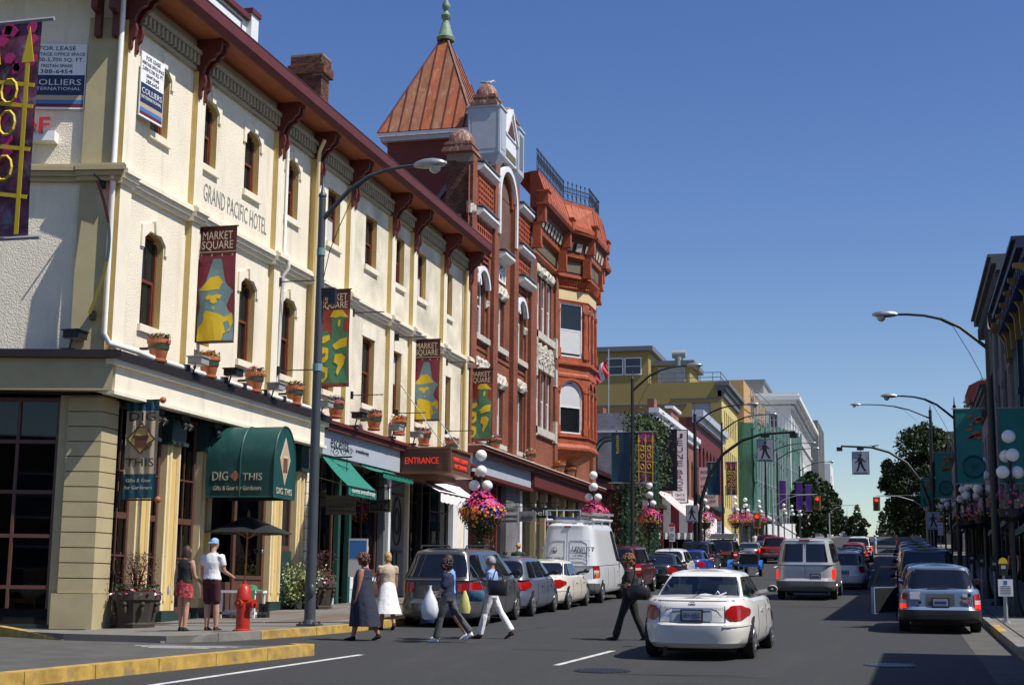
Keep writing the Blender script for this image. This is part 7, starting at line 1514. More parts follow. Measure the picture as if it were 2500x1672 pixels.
for k in range(n): a0 = 2 * math.pi * k / n + .3; b.bar((.05, 0, 1.95), (.05 + .6 * math.cos(a0), .6 * math.sin(a0), 2.25), .018); b.bar((.05, 0, 2.45), (.05 + 1.08 * math.cos(a0), 1.08 * math.sin(a0), 2.07), .016)
lpart(b, 'rib', 'teak', t)
t = root('white_side_table', 'white wooden table with green cloth bags under the umbrella', 'table', (-15.75, 34.1, gz(34.1) + .03)); b = MB(); b.box(-.5, .5, -.35, .35, .62, .68); lpart(b, 'tabletop', 'sign_white', t)
for sx in (-.45, .42):
    for sy in (-.3, .27): b = MB(); b.box(sx, sx + .05, sy, sy + .05, 0, .62); lpart(b, 'leg', 'sign_white', t)
b = MB(); b.box(-.45, .45, -.02, .03, .14, .2); b.box(-.45, -.4, -.3, .3, .1, .16); b.box(.4, .45, -.3, .3, .1, .16); lpart(b, 'stretcher', 'sign_white', t)
t = root('garden_hat', 'floppy green garden hat lying on the white table', 'hat', (-15.45, 34.0, gz(34.1) + .72)); b = MB(); b.lathe([(.3, -.02), (.28, .0), (.14, .02), (.12, .1), (.02, .13)], n=16); b.grid(lambda u, v: (-.1 + u * .3, -.26 - v * .08, .0 - v * .35), 4, 4); lpart(b, 'cloth', 'ban_green', t, 50)
t = root('boots', 'pair of dark rubber boots standing beside the white table', 'boots', (-15.2, 34.0, gz(34) + .04))
for k in (0, 1): b = MB(); b.loft([[(-.05 + k * .14, -.1, 0), (.05 + k * .14, -.1, 0), (.05 + k * .14, .12, 0), (-.05 + k * .14, .12, 0)], [(-.05 + k * .14, -.1, .1), (.05 + k * .14, -.1, .1), (.05 + k * .14, .1, .1), (-.05 + k * .14, .1, .1)], [(-.05 + k * .14, 0, .16), (.05 + k * .14, 0, .16), (.05 + k * .14, .1, .16), (-.05 + k * .14, .1, .16)], [(-.05 + k * .14, 0, .36), (.05 + k * .14, 0, .36), (.05 + k * .14, .11, .36), (-.05 + k * .14, .11, .36)]]); lpart(b, 'boot', 'rubber', t)
t = root('wicker_chair', 'wicker armchair with a cushion behind the side shop window', 'chair', tuple(LC + LU * 1.55 - LN * .75 + Vector((0, 0, gz(28) + .2)))); b = MB(); b.grid(lambda u, v: (-.35 + .7 * u, .25 + .25 * math.sin(u * 3.14), .45 + v * .65), 8, 6); lpart(b, 'backrest', 'teak', t, 50); b = MB(); b.box(-.35, .35, -.3, .3, .36, .46); lpart(b, 'seat', 'teak', t)
for sx in (-.3, .26):
    for sy in (-.26, .22): b = MB(); b.box(sx, sx + .05, sy, sy + .05, 0, .36); lpart(b, 'leg', 'teak', t)
b = MB(); b.ball((.1, -.05, .62), .26, 8, sz=.8); lpart(b, 'cushion', 'burlap', t, 60)
t = root('pavement_sign', 'thin metal stand with a picture board behind the navy dress', 'sign', (-14.6, 39.0, gz(39.0) + .06)); b = MB(); b.tube([(0, 0, 0), (0, 0, 1.0)], .02, 6); b.lathe([(.2, 0), (.2, .02)], n=12); lpart(b, 'stand', 'galv', t); b = MB(); b.box(-.25, .3, -.02, .02, .9, 1.95, 0); b.box(-.22, .27, -.025, -.02, 1.4, 1.9, 1); lpart(b, 'board', ['aw_white', 'sign_blue'], t)
t = root('dress_mannequin', 'headless mannequin in a pink floral dress at the green post', 'mannequin', (-16.6, 44.9, gz(44.9) + .01)); b = MB(); b.lathe([(.14, .9), (.2, 1.0), (.15, 1.35), (.12, 1.45), (.17, 1.7), (.14, 1.85), (.05, 1.92), (.04, 1.98)], n=14, sy=.7); lpart(b, 'torso', 'burlap', t, 50); b = MB(); b.lathe([(.26, .55), (.2, 1.0), (.15, 1.35), (.13, 1.45), (.175, 1.68)], n=14, sy=.75, cap=False); lpart(b, 'dress', 'c_pink', t, 50); b = MB(); b.tube([(0, 0, 0), (0, 0, .95)], .02, 6); b.lathe([(.2, 0), (.18, .03)], n=12); lpart(b, 'stand', 'black', t)
# right pavement: meters and a small notice
def meter(label, x, y, gold=False):
    t = root('parking_meter', label, 'parking meter', (x, y, gz(y) + .14), group='parking meters along the right kerb'); b = MB(); b.tube([(0, 0, 0), (0, 0, 1.05)], .03, 8); b.lathe([(.08, 0), (.08, .03)], n=10); lpart(b, 'post', 'galv', t)
    b = MB(); b.box(-.09, .09, -.07, .07, 1.05, 1.32); lpart(b, 'body', 'pole_dark', t); b = MB(); b.py([(-.1, 1.32)] + [(-.1 * math.cos(k * math.pi / 8), 1.34 + .12 * math.sin(k * math.pi / 8)) for k in range(9)] + [(.1, 1.32)], -.06, .06); lpart(b, 'dome', 'ban_yellow' if gold else 'pole_dark', t); b = MB(); b.box(-.05, .05, -.075, -.07, 1.2, 1.28); lpart(b, 'display', 'lamp_glass', t)
meter('parking meter with a yellow dome beside the blue wagon', 2.32, 36.5, True)
for i, y in enumerate((43, 49.5, 56)): meter(['second parking meter behind the blue wagon', 'third parking meter behind the blue wagon', 'fourth parking meter in the shade'][i], 2.5, y)
t = root('small_notice', 'small white notice on a short metal post at right kerb', 'sign', (2.3, 35.65, gz(35.65) + .14)); b = MB(); b.tube([(0, .03, 0), (0, .03, .95)], .03, 8); b.lathe([(.09, 0), (.08, .04)], (0, .03, 0), 10); lpart(b, 'post', 'galv', t); b = MB(); b.box(-.16, .16, -.012, .012, .6, .98, 0); b.box(-.04, .04, -.016, -.012, .86, .95, 1)
for z in (.82, .78, .74, .70, .66): b.box(-.11, .11, -.016, -.012, z - .008, z + .008, 2)
lpart(b, 'panel', ['sign_white', 'sign_blue', 'ink_grey'], t)
for i, (x, y, z) in enumerate(((-11.9, 80, 2.0), (-11.8, 101, 2.3), (2.6, 100, 2.2))):
    t = root('parking_sign', ['parking restriction sign with red top below the baskets', 'second parking restriction sign farther left', 'white restriction sign on the right crosswalk post'][i], 'sign', (x, y, gz(y) + .13)); b = MB(); b.tube([(0, .03, 0), (0, .03, z + .6)], .03, 6); lpart(b, 'post', 'galv', t); b = MB(); b.box(-.16, .16, -.01, .01, z - .4, z + .55, 0); b.box(-.16, .16, -.014, -.01, z + .42, z + .55, 1); b.tube([(.1 * math.cos(k * .63), -.014, z - .05 + .1 * math.sin(k * .63)) for k in range(11)], .012, 4, mi=2); b.box(-.1, .1, -.014, -.01, z + .2, z + .24, 2); b.box(-.1, .1, -.014, -.01, z + .3, z + .34, 2); b.box(-.1, .1, -.014, -.01, z - .3, z - .26, 2); lpart(b, 'panel', ['sign_white', 'neon_off', 'ink_grey'], t)
# gulls
def gull(label, x, y, z, rz):
    t = root('seagull', label, 'gull', (x, y, z), rz); b = MB(); b.loft([[(w * math.cos(k * math.pi / 5), yy, zz + h_ * math.sin(k * math.pi / 5)) for k in range(10)] for yy, w, h_, zz in ((-.3, .01, .01, .12), (-.2, .04, .03, .11), (-.05, .085, .075, .1), (.1, .08, .075, .11), (.18, .05, .055, .15), (.24, .045, .045, .2), (.29, .03, .03, .2), (.31, .01, .01, .195))]); lpart(b, 'body', 'gull', t, 60); b = MB(); b.tube([(0, .3, .195), (0, .37, .185)], [.014, .004], 5); lpart(b, 'beak', 'fl_yellow', t); b = MB()
    for s in (-1, 1): b.loft([[(s * .07, yy, .15), (s * .09, yy, .11), (s * .07, yy, .08)] for yy in (.1, -.1, -.34)])
    lpart(b, 'wings', 'slate_grey', t); b = MB(); b.tube([(.03, 0, 0), (.03, 0, .05)], .008, 4); b.tube([(-.03, 0, 0), (-.03, 0, .05)], .008, 4); lpart(b, 'leg', 'fl_yellow', t)
gull('white gull resting on the domed brick pedestal', -17.2, 60.75, 24.05, -1.2); gull('white gull on the chimney left of the iron cresting', -18.1, 66.6, 22.0, -1.6); gull('gull perched on the crosswalk signal arm', -1.6, 112.2, gz(112) + 8.3, 1.0)
# ------------------------------------------------------------------ vehicles: shells lofted from plan outlines, panels laid on the shell
class Shell:
    def __init__(s, lev, zf, p, q): s.lev = lev; s.zf = zf; s.p = p; s.q = q
    def L(s, h):
        l = s.lev
        for a, c in zip(l[:-1], l[1:]):
            if h <= c[0]:
                f = (h - a[0]) / (c[0] - a[0]); return [a[i] + (c[i] - a[i]) * f for i in (1, 2, 3)]
        return list(l[-1][1:4])
    def pt(s, a, b, h):
        w, yr, yf = s.L(h); y = yr + (yf - yr) * (b + 1) / 2; return Vector((a * w, y, s.zf(h, y)))
    def rear(s, u, h): return s.pt(u, -(max(0, 1 - abs(u) ** s.p)) ** (1 / s.q), h)
    def front(s, u, h): return s.pt(u, (max(0, 1 - abs(u) ** s.p)) ** (1 / s.q), h)
    def side(s, v, h, sg=1): b = v * 2 - 1; return s.pt(sg * (max(0, 1 - abs(b) ** s.q)) ** (1 / s.p), b, h)
    def ring(s, h, n):
        if getattr(s, 'ab', None) is None or len(s.ab) != n: # plan outline resampled to even steps
            P = []; w, yr, yf = s.L(.5); m = 1440
            for k in range(m): t = 2 * math.pi * k / m; c, d = math.cos(t), math.sin(t); P.append(Vector((math.copysign(abs(c) ** (2 / s.p), c), math.copysign(abs(d) ** (2 / s.q), d))))
            cum = [0]
            for k in range(m): d = P[(k + 1) % m] - P[k]; cum.append(cum[-1] + math.hypot(d.x * w, d.y * (yf - yr) / 2))
            s.ab = []; j = 0
            for k in range(n):
                g = cum[-1] * k / n
                while cum[j + 1] < g: j += 1
                s.ab.append(P[j].lerp(P[(j + 1) % m], (g - cum[j]) / max(1e-9, cum[j + 1] - cum[j])))
        return [s.pt(a.x, a.y, h) for a in s.ab]
    def build(s, mb, hs, n=56, top=True, bottom=True, skip=None):
        rs = [s.ring(h, n) for h in hs]
        for i in range(len(rs) - 1):
            for k in range(n):
                k2 = (k + 1) % n
                if skip and skip((rs[i][k] + rs[i + 1][k2]) / 2, (hs[i] + hs[i + 1]) / 2): continue
                mb.add([rs[i][k], rs[i][k2], rs[i + 1][k2], rs[i + 1][k]], [(0, 1, 2, 3)])
        if top:
            r = rs[-1]; prev = r
            for f, dz in ((.8, .5), (.45, .9), (0.02, 1)):
                c = [Vector((p.x * f, p.y, p.z + top * dz)) for p in r]
                for k in range(n): k2 = (k + 1) % n; mb.add([prev[k], prev[k2], c[k2], c[k]], [(0, 1, 2, 3)])
                prev = c
        if bottom: mb.add(rs[0], [tuple(range(n))])
    def patch(s, mb, kind, u0, u1, h0, h1, off=.006, nu=10, nv=4, sg=1, mi=None, rd=0.0):
        fn = {'rear': s.rear, 'front': s.front, 'side': lambda v, h: s.side(v, h, sg)}[kind]
        def g(i, j):
            a, c = i * 2 - 1, j * 2 - 1; i, j = .5 + .5 * a * math.sqrt(1 - rd * c ** 4), .5 + .5 * c * math.sqrt(1 - rd * a ** 4); h = h0 + (h1 - h0) * j; u = u0 + (u1 - u0) * i; e = .004; p = fn(u, h); d = (fn(u + e, h) - fn(u - e, h)).cross(fn(u, min(.999, h + e)) - fn(u, h - e))
            if d.length > 1e-12: d.normalize()
            c = Vector((p.x, p.y - (s.L(h)[1] + s.L(h)[2]) / 2, 0))
            if d.dot(c) < 0: d = -d
            return p + d * off
        mb.grid(g, nu, nv, mi)
SPEC = dict(
 sedan=dict(L=4.7, w=.91, zb=.2, belt=.93, H=1.42, top=[(-2.35, .97), (-1.5, 1.0), (-1.2, .96), (1.0, .95), (1.3, .93), (2.0, .80), (2.35, .66)], cab=(-1.72, -.80, 1.25, .25), wb=.79, wr=.60, wh=.315, ax=(-1.35, 1.35), p=5, q=3.6, tail=(.585, .94, .56, .86)),
 hatch=dict(L=4.3, w=.88, zb=.22, belt=.98, H=1.54, top=[(-2.15, .98), (-1, .98), (1.0, .98), (1.3, .95), (1.9, .82), (2.15, .7)], cab=(-2.02, -1.55, 1.45, .35), wb=.80, wr=.62, wh=.31, ax=(-1.3, 1.3), p=5, q=4, tail=(.66, .95, .62, .97)),
 wagon=dict(L=4.8, w=.86, zb=.25, belt=.93, H=1.46, top=[(-2.4, .94), (1.0, .93), (1.2, .92), (2.3, .82), (2.4, .75)], cab=(-2.28, -1.98, 1.15, .45), wb=.78, wr=.62, wh=.31, ax=(-1.35, 1.3), p=9, q=7, tail=(.80, .975, .36, .86)),
 minivan=dict(L=5.1, w=.96, zb=.22, belt=1.08, H=1.76, top=[(-2.55, 1.09), (1.2, 1.06), (1.6, 1.0), (2.3, .85), (2.55, .7)], cab=(-2.46, -2.05, 1.95, .75), wb=.88, wr=.66, wh=.33, ax=(-1.45, 1.5), p=6, q=5, tail=(.52, .97, .66, .90)),
 suv=dict(L=4.7, w=.92, zb=.32, belt=1.12, H=1.78, top=[(-2.35, 1.13), (1.0, 1.1), (1.3, 1.08), (2.2, 1.0), (2.35, .85)], cab=(-2.26, -2.0, 1.3, .5), wb=.84, wr=.70, wh=.36, ax=(-1.35, 1.35), p=7, q=6, tail=(.80, .975, .55, .97)),
 van=dict(L=5.4, w=1.0, zb=.32, belt=1.22, H=2.08, top=[(-2.7, 1.23), (1.5, 1.2), (1.9, 1.12), (2.6, 1.0), (2.7, .85)], cab=(-2.66, -2.45, 1.9, 1.0), wb=.985, wr=.80, wh=.36, ax=(-1.5, 1.95), p=9, q=8, tail=(.89, .985, .42, .80)),
 sprinter=dict(L=5.6, w=.97, zb=.32, belt=1.22, H=2.55, top=[(-2.8, 1.23), (1.7, 1.2), (2.1, 1.1), (2.7, .95), (2.8, .8)], cab=(-2.78, -2.58, 2.0, 1.15), wb=.96, wr=.76, wh=.34, ax=(-1.75, 1.85), p=10, q=9, tail=(.86, .985, .55, .95)),
 pickup=dict(L=5.2, w=.95, zb=.4, belt=1.12, H=1.78, top=[(-2.6, 1.08), (-.5, 1.08), (-.4, 1.12), (1.0, 1.12), (2.5, 1.0), (2.6, .85)], cab=(-.65, -.45, 1.3, .6), wb=.86, wr=.70, wh=.38, ax=(-1.6, 1.6), p=9, q=8, tail=(.85, .98, .5, .95)))
def lerpl(l, x):
    if x <= l[0][0]: return l[0][1]
    for a, c in zip(l[:-1], l[1:]):
        if x <= c[0]: return a[1] + (c[1] - a[1]) * (x - a[0]) / (c[0] - a[0])
    return l[-1][1]
def car(name, label, cat, kind, x, y, paint, rz=0, clear=False, brake=False, detail=2, rack=False, blindrear=False, tailfull=False, tail='tail_red', group='vehicles on the street', bumper=None, badge=None, plate=None, wide=1.0):
    s = SPEC[kind]; L = s['L']; w = s['w']; zb = s['zb']; hl = L / 2; z0 = gz(y)
    t = root(name, label, cat, (x, y, z0), rz, group, rx=math.atan(gs(y)))
    tz = lambda yy: lerpl(s['top'], yy)
    zf = lambda h, yy: zb + h * (tz(yy) - zb)
    bp = .035 if kind in ('sedan', 'hatch') else .05
    lev = [(0, w * .90, -hl + .14, hl - .2), (.10, w * .96, -hl + .03, hl - .06), (.34, w, -hl - .0, hl), (.47, w, -hl + .0, hl - .02), (.52, w * .995, -hl + bp, hl - .05), (.80, w * .985, -hl + bp + .03, hl - .1), (.94, w * .955, -hl + bp + .08, hl - .2), (1, w * .90, -hl + bp + .14, hl - .3)]
    if kind in ('van', 'sprinter', 'wagon', 'suv', 'minivan', 'pickup'): lev = [(0, w * .93, -hl + .12, hl - .15), (.08, w * .97, -hl, hl - .04), (.34, w, -hl, hl), (.38, w, -hl + .08, hl - .02), (.7, w * .995, -hl + .09, hl - .05), (.94, w * .975, -hl + .11, hl - .15), (1, w * .945, -hl + .14, hl - .25)]
    B = Shell(lev, zf, s['p'], s['q'])
    b = MB(); B.build(b, [0, .05, .10, .2, .34, .47, .52, .66, .80, .88, .94, .98, 1], 88 if detail > 1 else 60, .025); lpart(b, 'body', paint, t, 32)
    yr0, yr1, yf0, yf1 = s['cab']; zb2, H2 = s['belt'] - .03, s['H']; wb, wr = s['wb'], s['wr']
    G = Shell([(0, wb, yr0, yf0), (.86, wb + (wr - wb) * .86, yr0 + (yr1 - yr0) * .86, yf0 + (yf1 - yf0) * .86), (.95, wr * .97, yr1 - .03, yf1 + .03), (1, wr * .86, yr1 + .12, yf1 - .15)], lambda h, yy: zb2 + (H2 - .035 - zb2) * (h if h < .86 else .86 + (h - .86) * 1.0), 8 if kind != 'sedan' else 7, 8)
    gl = 'clear_glass' if clear else 'car_glass'; ru = .90 if kind in ('sedan', 'hatch', 'wagon') else .84; h0, h1 = (.10, .84) if kind != 'van' else (.12, .82)
    skip = (lambda p, h: h0 < h < h1 and (abs(p.x) < G.L(h)[0] * ru * .97 and p.y < 0 or abs(p.x) > G.L(h)[0] * .96)) if clear else None
    b = MB(); G.build(b, [0, .05, .10, .3, .5, .7, .84, .88, .92, .95, .98, 1], 72, .045, False, skip); cb = lpart(b, 'cabin', paint, t, 32)
    win = kind not in ('sprinter',)
    if win and not blindrear:
        if kind == 'van':
            for sgn in (-1, 1): b = MB(); G.patch(b, 'rear', sgn * .06, sgn * .80, h0, h1, .008, 8, 4); lpart(b, 'rear_window', gl, t, 50)
        else:
            b = MB(); G.patch(b, 'rear', -ru - .03, ru + .03, h0 - .05, h1 + .04, .003, 12, 4); 
            if not clear: lpart(b, 'rear_window_seal', 'trim_black', t, 50)
            b = MB(); G.patch(b, 'rear', -ru, ru, h0, h1, .008, 14, 6, rd=.12); lpart(b, 'rear_window', gl, t, 50)
    b = MB(); G.patch(b, 'front', -.88, .88, .06, .84, .006, 10, 4); lpart(b, 'windscreen', gl, t, 50)
    sw = {'sedan': ((.08, .34), (.36, .60), (.62, .93)), 'hatch': ((.12, .34), (.37, .62), (.64, .93)), 'wagon': ((.04, .34), (.36, .62), (.64, .93)), 'minivan': ((.04, .36), (.38, .64), (.66, .92)), 'suv': ((.05, .32), (.35, .60), (.63, .92)), 'van': ((.06, .34), (.37, .66), (.72, .92)), 'sprinter': ((.74, .93),), 'pickup': ((.15, .9),)}[kind]
    for sg in (-1, 1):
        for (a, c) in sw: b = MB(); G.patch(b, 'side', a, c, .08, .84, .006, 6, 4, sg, rd=.1); lpart(b, 'side_window', gl, t, 50)
        b = MB(); yy = yf0 * .62; zz = tz(yy) + .12; b.T = Matrix.Translation((sg * (w + .06), yy, zz)); b.ball((0, 0, 0), .09, 8, sz=.75); b.T = None; b.bar((sg * (w - .25), yy, zz - .06), (sg * (w + .03), yy, zz - .02), .06); lpart(b, 'wing_mirror', 'trim_black' if paint not in ('p_white',) else paint, t, 60)
        if clear or detail > 1:
            b = MB(); b.T = Matrix.Translation((sg * (w + .06), yy - .085, zz)) @ Matrix.Diagonal((1.15, 1, .8, 1)); b.tube([(0, 0, 0), (0, .03, 0)], .075, 14); lpart(b, 'mirror_glass', 'trim_black', t)
        for yd in ((-.35, .75) if kind not in ('sprinter', 'pickup') else (.9,)): b = MB(); hh = .74; p = B.side((yd + hl) / L, hh, sg); b.box(p.x - .02, p.x + .025 * sg if sg > 0 else p.x + .02, yd - .09, yd + .09, p.z - .02, p.z + .02) if sg > 0 else b.box(p.x - .025, p.x + .02, yd - .09, yd + .09, p.z - .02, p.z + .02); lpart(b, 'door_handle', paint, t)
        b = MB()
        for yd in (-.85, .28, 1.2) if kind != 'pickup' else (.0, 1.2): 
            for k in range(5): h = .16 + k * .16; p = B.side((yd + hl) / L, h, sg); q = B.side((yd + hl) / L, h + .16, sg); b.bar((p.x + .002 * sg, p.y, p.z), (q.x + .002 * sg, q.y, q.z), .010, .006)
        lpart(b, 'door_gap', 'trim_black', t)
    # wheels, with black discs painting the shade of the wheel wells
    R0 = s['wh']
    for ya in s['ax']:
        for sg in (-1, 1):
            xb = abs(B.side((ya + hl) / L, .3, sg).x); ar = [(ya + R0 * 1.15 * math.cos(R(a)), R0 * 1.02 + R0 * 1.15 * math.sin(R(a))) for a in range(-8, 189, 14)]; b = MB(); b.px(ar, sg * (xb - .2), sg * (xb + .004)); lpart(b, 'arch_shade', 'trim_black', t)
            wx = xb - .105; b = MB(); b.T = Matrix.Translation((sg * wx, ya, R0)) @ Matrix.Rotation(R(90), 4, 'Y'); b.lathe([(R0 * .62, -.11), (R0 * .93, -.11), (R0, -.07), (R0, .07), (R0 * .93, .11), (R0 * .62, .11)], n=28); wo = lpart(b, 'wheel', 'rubber', t, 40)
            b = MB(); b.T = Matrix.Translation((sg * wx, ya, R0)) @ Matrix.Rotation(R(90) * sg, 4, 'Y'); b.lathe([(R0 * .64, .10), (R0 * .62, .118), (R0 * .55, .118), (R0 * .52, .085), (.01, .085)], n=20, cap=False)
            for k in range(5): a = k * 1.2566; b.bar((.02 * math.cos(a), .02 * math.sin(a), .105), (R0 * .58 * math.cos(a), R0 * .58 * math.sin(a), .11), .07, .03)
            b.lathe([(.06, .12), (.05, .125)], n=10); lpart(b, 'rim', 'rim', wo, 40)
    # rear end
    ua, ub, ha, hb = s['tail']; tm = 'tail_on' if brake else tail
    for sg in (-1, 1):
        b = MB(); B.patch(b, 'rear', sg * ua, sg * ub, ha, hb, .012, 8, 6, rd=.55 if kind in ('sedan', 'hatch') else .05); tl = lpart(b, 'tail_light', tail if kind in ('wagon', 'sprinter') else tm, t, 60)
        if kind in ('suv', 'sprinter', 'wagon', 'van') or tailfull:
            b = MB(); m = (ha + hb) / 2; B.patch(b, 'rear', sg * (ua + .01), sg * (ub - .01), m - (hb - ha) * .12, m + (hb - ha) * .12, .016, 4, 2); lpart(b, 'reverse_lens', 'tail_white' if kind != 'van' else tm, tl)
            b = MB(); B.patch(b, 'rear', sg * (ua + .01), sg * (ub - .01), ha + .01, m - (hb - ha) * .12, .016, 4, 2); lpart(b, 'lower_lens', 'tail_on' if brake else ('amber' if kind in ('sprinter',) else tail), tl)
        b = MB(); B.patch(b, 'front', sg * .6, sg * .93, .62, .85, .01, 6, 3); lpart(b, 'headlight', 'lamp_glass', t, 60)
    if kind == 'sedan': # boot lid outline, plate recess, bumper rub strips
        b = MB(); B.patch(b, 'rear', -.58, .58, .52, .535, .006, 10, 1); 
        for sg in (-1, 1): B.patch(b, 'rear', sg * .575, sg * .59, .52, .86, .006, 1, 4)
        B.patch(b, 'rear', -.9, .9, .945, .965, .004, 12, 1); lpart(b, 'boot_gap', 'bumper_grey', t)
        b = MB(); B.patch(b, 'rear', -.36, .36, .555, .80, .008, 8, 3); lpart(b, 'plate_recess', 'grey_trim' if paint == 'p_white' else paint, t)  # flat patch greyed on white paint to draw the recess shade
        b = MB(); B.patch(b, 'rear', -.36, .36, .795, .81, .02, 8, 1); lpart(b, 'plate_trim', 'chrome', t)
        for sg in (-1, 1): b = MB(); B.patch(b, 'rear', sg * .55, sg * .94, .44, .475, .012, 8, 1); lpart(b, 'bumper_strip', paint, t)
        ph = .67
    elif kind in ('van',): ph = .52
    else: ph = .60
    if kind in ('wagon', 'suv', 'van', 'sprinter', 'pickup', 'minivan'):
        bm = bumper or {'wagon': 'trim_black', 'suv': 'bumper_grey', 'van': 'bumper_grey', 'sprinter': 'bumper_grey', 'pickup': 'bumper_grey', 'minivan': paint}[kind]  # van grey stands for chrome reflecting the dark road
        b = MB(); B.patch(b, 'rear', -.985, .985, .02, .34, .03, 16, 4); 
        for sg in (-1, 1): B.patch(b, 'side', .0, .1, .02, .34, .02, 4, 4, sg)
        lpart(b, 'rear_bumper', bm, t, 50)
        b = MB(); B.patch(b, 'rear', -.9, .9, .36, .375, .012, 12, 1); lpart(b, 'tailgate_gap', 'trim_black', t)
    px = 0 if kind not in ('van',) else .35 * w
    p = B.rear(px / w, ph); b = MB(); b.box(px - .18, px + .18, p.y - .03, p.y - .01, p.z - .095, p.z + .095, 0); b.box(px - .155, px + .155, p.y - .034, p.y - .03, p.z - .075, p.z + .075, 1); pl = lpart(b, 'number_plate', ['trim_black', 'plate'], t)
    if plate: text(plate, 'plate_ink', t, (px, p.y - .036, p.z), (1, 0, 0), (0, -1, 0), .27, .085, local=True, ext=.001)
    else: b = MB(); b.box(px - .12, px + .12, p.y - .037, p.y - .034, p.z - .025, p.z + .025); lpart(b, 'plate_lettering', 'plate_ink', pl)
    if badge:
        for s_, u, h, ww in badge: q = B.rear(u, h); text(s_, 'chrome', t, (q.x, q.y - .012, q.z), (1, 0, 0), (0, -1, 0), ww, .05, local=True, ext=.002, name='badge')
    b = MB(); b.box(-w * .7, w * .7, -hl + .5, hl - .5, zb - .08, zb + .05); b.tube([(-.45, -hl + .1, zb - .02), (-.45, -hl + .6, zb - .02)], .04, 8); lpart(b, 'underbody', 'trim_black', t)
    if clear:
        b = MB(); b.box(-wb * .9, wb * .9, yr0 + .1, yf0 - .2, .62, .72); b.box(-wb * .9, wb * .9, yr0 + .08, yr0 + .5, .72, zb2 + .02); lpart(b, 'parcel_shelf', 'seat_dark', t)
        for yy, zt in ((-.75, .62), (.3, .68)):
            for xx in (-.38, .38): b = MB(); b.box(xx - .24, xx + .24, yy - .09, yy + .05, .5, zt + .38); lpart(b, 'seat', 'seat_dark' if yy > 0 else 'seat', t); b = MB(); b.box(xx - .15, xx + .15, yy - .08, yy + .03, zt + .38, zt + .55); lpart(b, 'headrest', 'seat', t)
        b = MB(); b.box(-.12, .12, .42, .46, H2 - .22, H2 - .14); lpart(b, 'rear_view_mirror', 'trim_black', t)
    if rack:
        for sg in (-1, 1): b = MB(); b.tube([(sg * wr * .8, yr1 + .15, H2 - .02), (sg * wr * .82, yr1 + .25, H2 + .06), (sg * wr * .82, yf1 - .3, H2 + .06), (sg * wr * .8, yf1 - .2, H2 - .02)], .02, 6); lpart(b, 'roof_rail', 'trim_black', t)
    return t, B, G
# --- the ones that show large
t, B, G = car('sedan_car', 'white sedan driving away in the foreground lane', 'car', 'sedan', -3.2, 26.25, 'p_white', R(-1.2), clear=True, badge=(('SONATA', .48, .80, .22), ('HYUNDAI', -.48, .81, .22)), plate='399 HBG')
p = B.rear(0, .90); b = MB(); b.T = Matrix.Translation((0, p.y - .008, p.z)); b.tube([(.055 * math.cos(k * .63), 0, .028 * math.sin(k * .63)) for k in range(11)], .006, 5); b.bar((-.025, 0, -.02), (-.01, 0, .02), .008); b.bar((.01, 0, -.02), (.025, 0, .02), .008); b.bar((-.015, 0, .0), (.015, 0, .0), .008); lpart(b, 'emblem', 'chrome', t)
b = MB(); b.tube([(-.52, -1.1, 1.33), (-.53, -1.3, 1.95)], .004, 4); b.tube([(-.80, -1.9, .95), (-.80, -1.9, 1.25)], .004, 4); lpart(b, 'aerial', 'trim_black', t)
b = MB(); b.tube([(-.2, -1.5, .98), (.1, -1.5, 1.03), (.3, -1.5, 1.0), (.45, -1.5, 1.06)], .012, 5); b.tube([(.25, -1.45, 1.0), (.3, -1.45, 1.08), (.36, -1.45, 1.0)], .012, 5); lpart(b, 'shelf_clutter', 'sign_white', t)
b = MB(); b.loft([[(-.36 + r_ * math.cos(k * .52), .15 + r_ * .8 * math.sin(k * .52), z) for k in range(12)] for z, r_ in ((.6, .2), (.95, .22), (1.04, .1), (1.1, .07), (1.2, .1), (1.3, .08), (1.34, .02))]); lpart(b, 'driver', 'c_black', t, 50)
t, B, G = car('passenger_van', 'silver passenger van with brake lights lit in the middle lane', 'van', 'van', -3.1, 54.0, 'p_silver', R(-.6), brake=True, badge=(('E-350', -.62, .42, .22),))
b = MB(); q = G.rear(0, .93); b.box(-.18, .18, q.y - .02, q.y + .02, q.z + .0, q.z + .05); lpart(b, 'high_brake_light', 'tail_red', t)
b = MB(); q0 = B.rear(0, .4); q1 = G.rear(0, .85); b.bar((0, q0.y - .004, q0.z), (0, q0.y + .01, 1.23), .012, .01); b.bar((0, q0.y + .01, 1.23), (0, q1.y - .008, q1.z), .012, .01); lpart(b, 'door_seam', 'trim_black', t)
t, B, G = car('station_wagon', 'pale blue old station wagon with stickers and an open door', 'car', 'wagon', .79, 35.6, 'p_volvo', R(.5), brake=True, clear=False, rack=False)
for i, (u, h, ww, hh, m, s_) in enumerate(((-.62, .88, .22, .06, 'sign_white', 'STICKER'), (-.62, .76, .20, .09, 'sign_white', 'DRIVE'), (-.64, .55, .2, .05, 'flood_grey', 'VOLVO'), (.60, .82, .1, .07, 'sign_white', ''), (.70, .83, .07, .08, 'blue_trim', ''), (.63, .64, .2, .10, 'neon_off', 'PRESS'), (-.5, .60, .06, .06, 'trim_black', ''))):
    q = B.rear(u, h); b = MB(); b.box(q.x - ww / 2, q.x + ww / 2, q.y - .014, q.y - .008, q.z - hh / 2, q.z + hh / 2)
    if s_ != 'VOLVO' : lpart(b, 'sticker', m, t)
    if s_ in ('VOLVO', 'PRESS'): text(s_, 'chrome' if s_ == 'VOLVO' else 'ink_white', t, (q.x, q.y - .016, q.z), (1, 0, 0), (0, -1, 0), ww * .85, hh * .7, local=True, ext=.001)
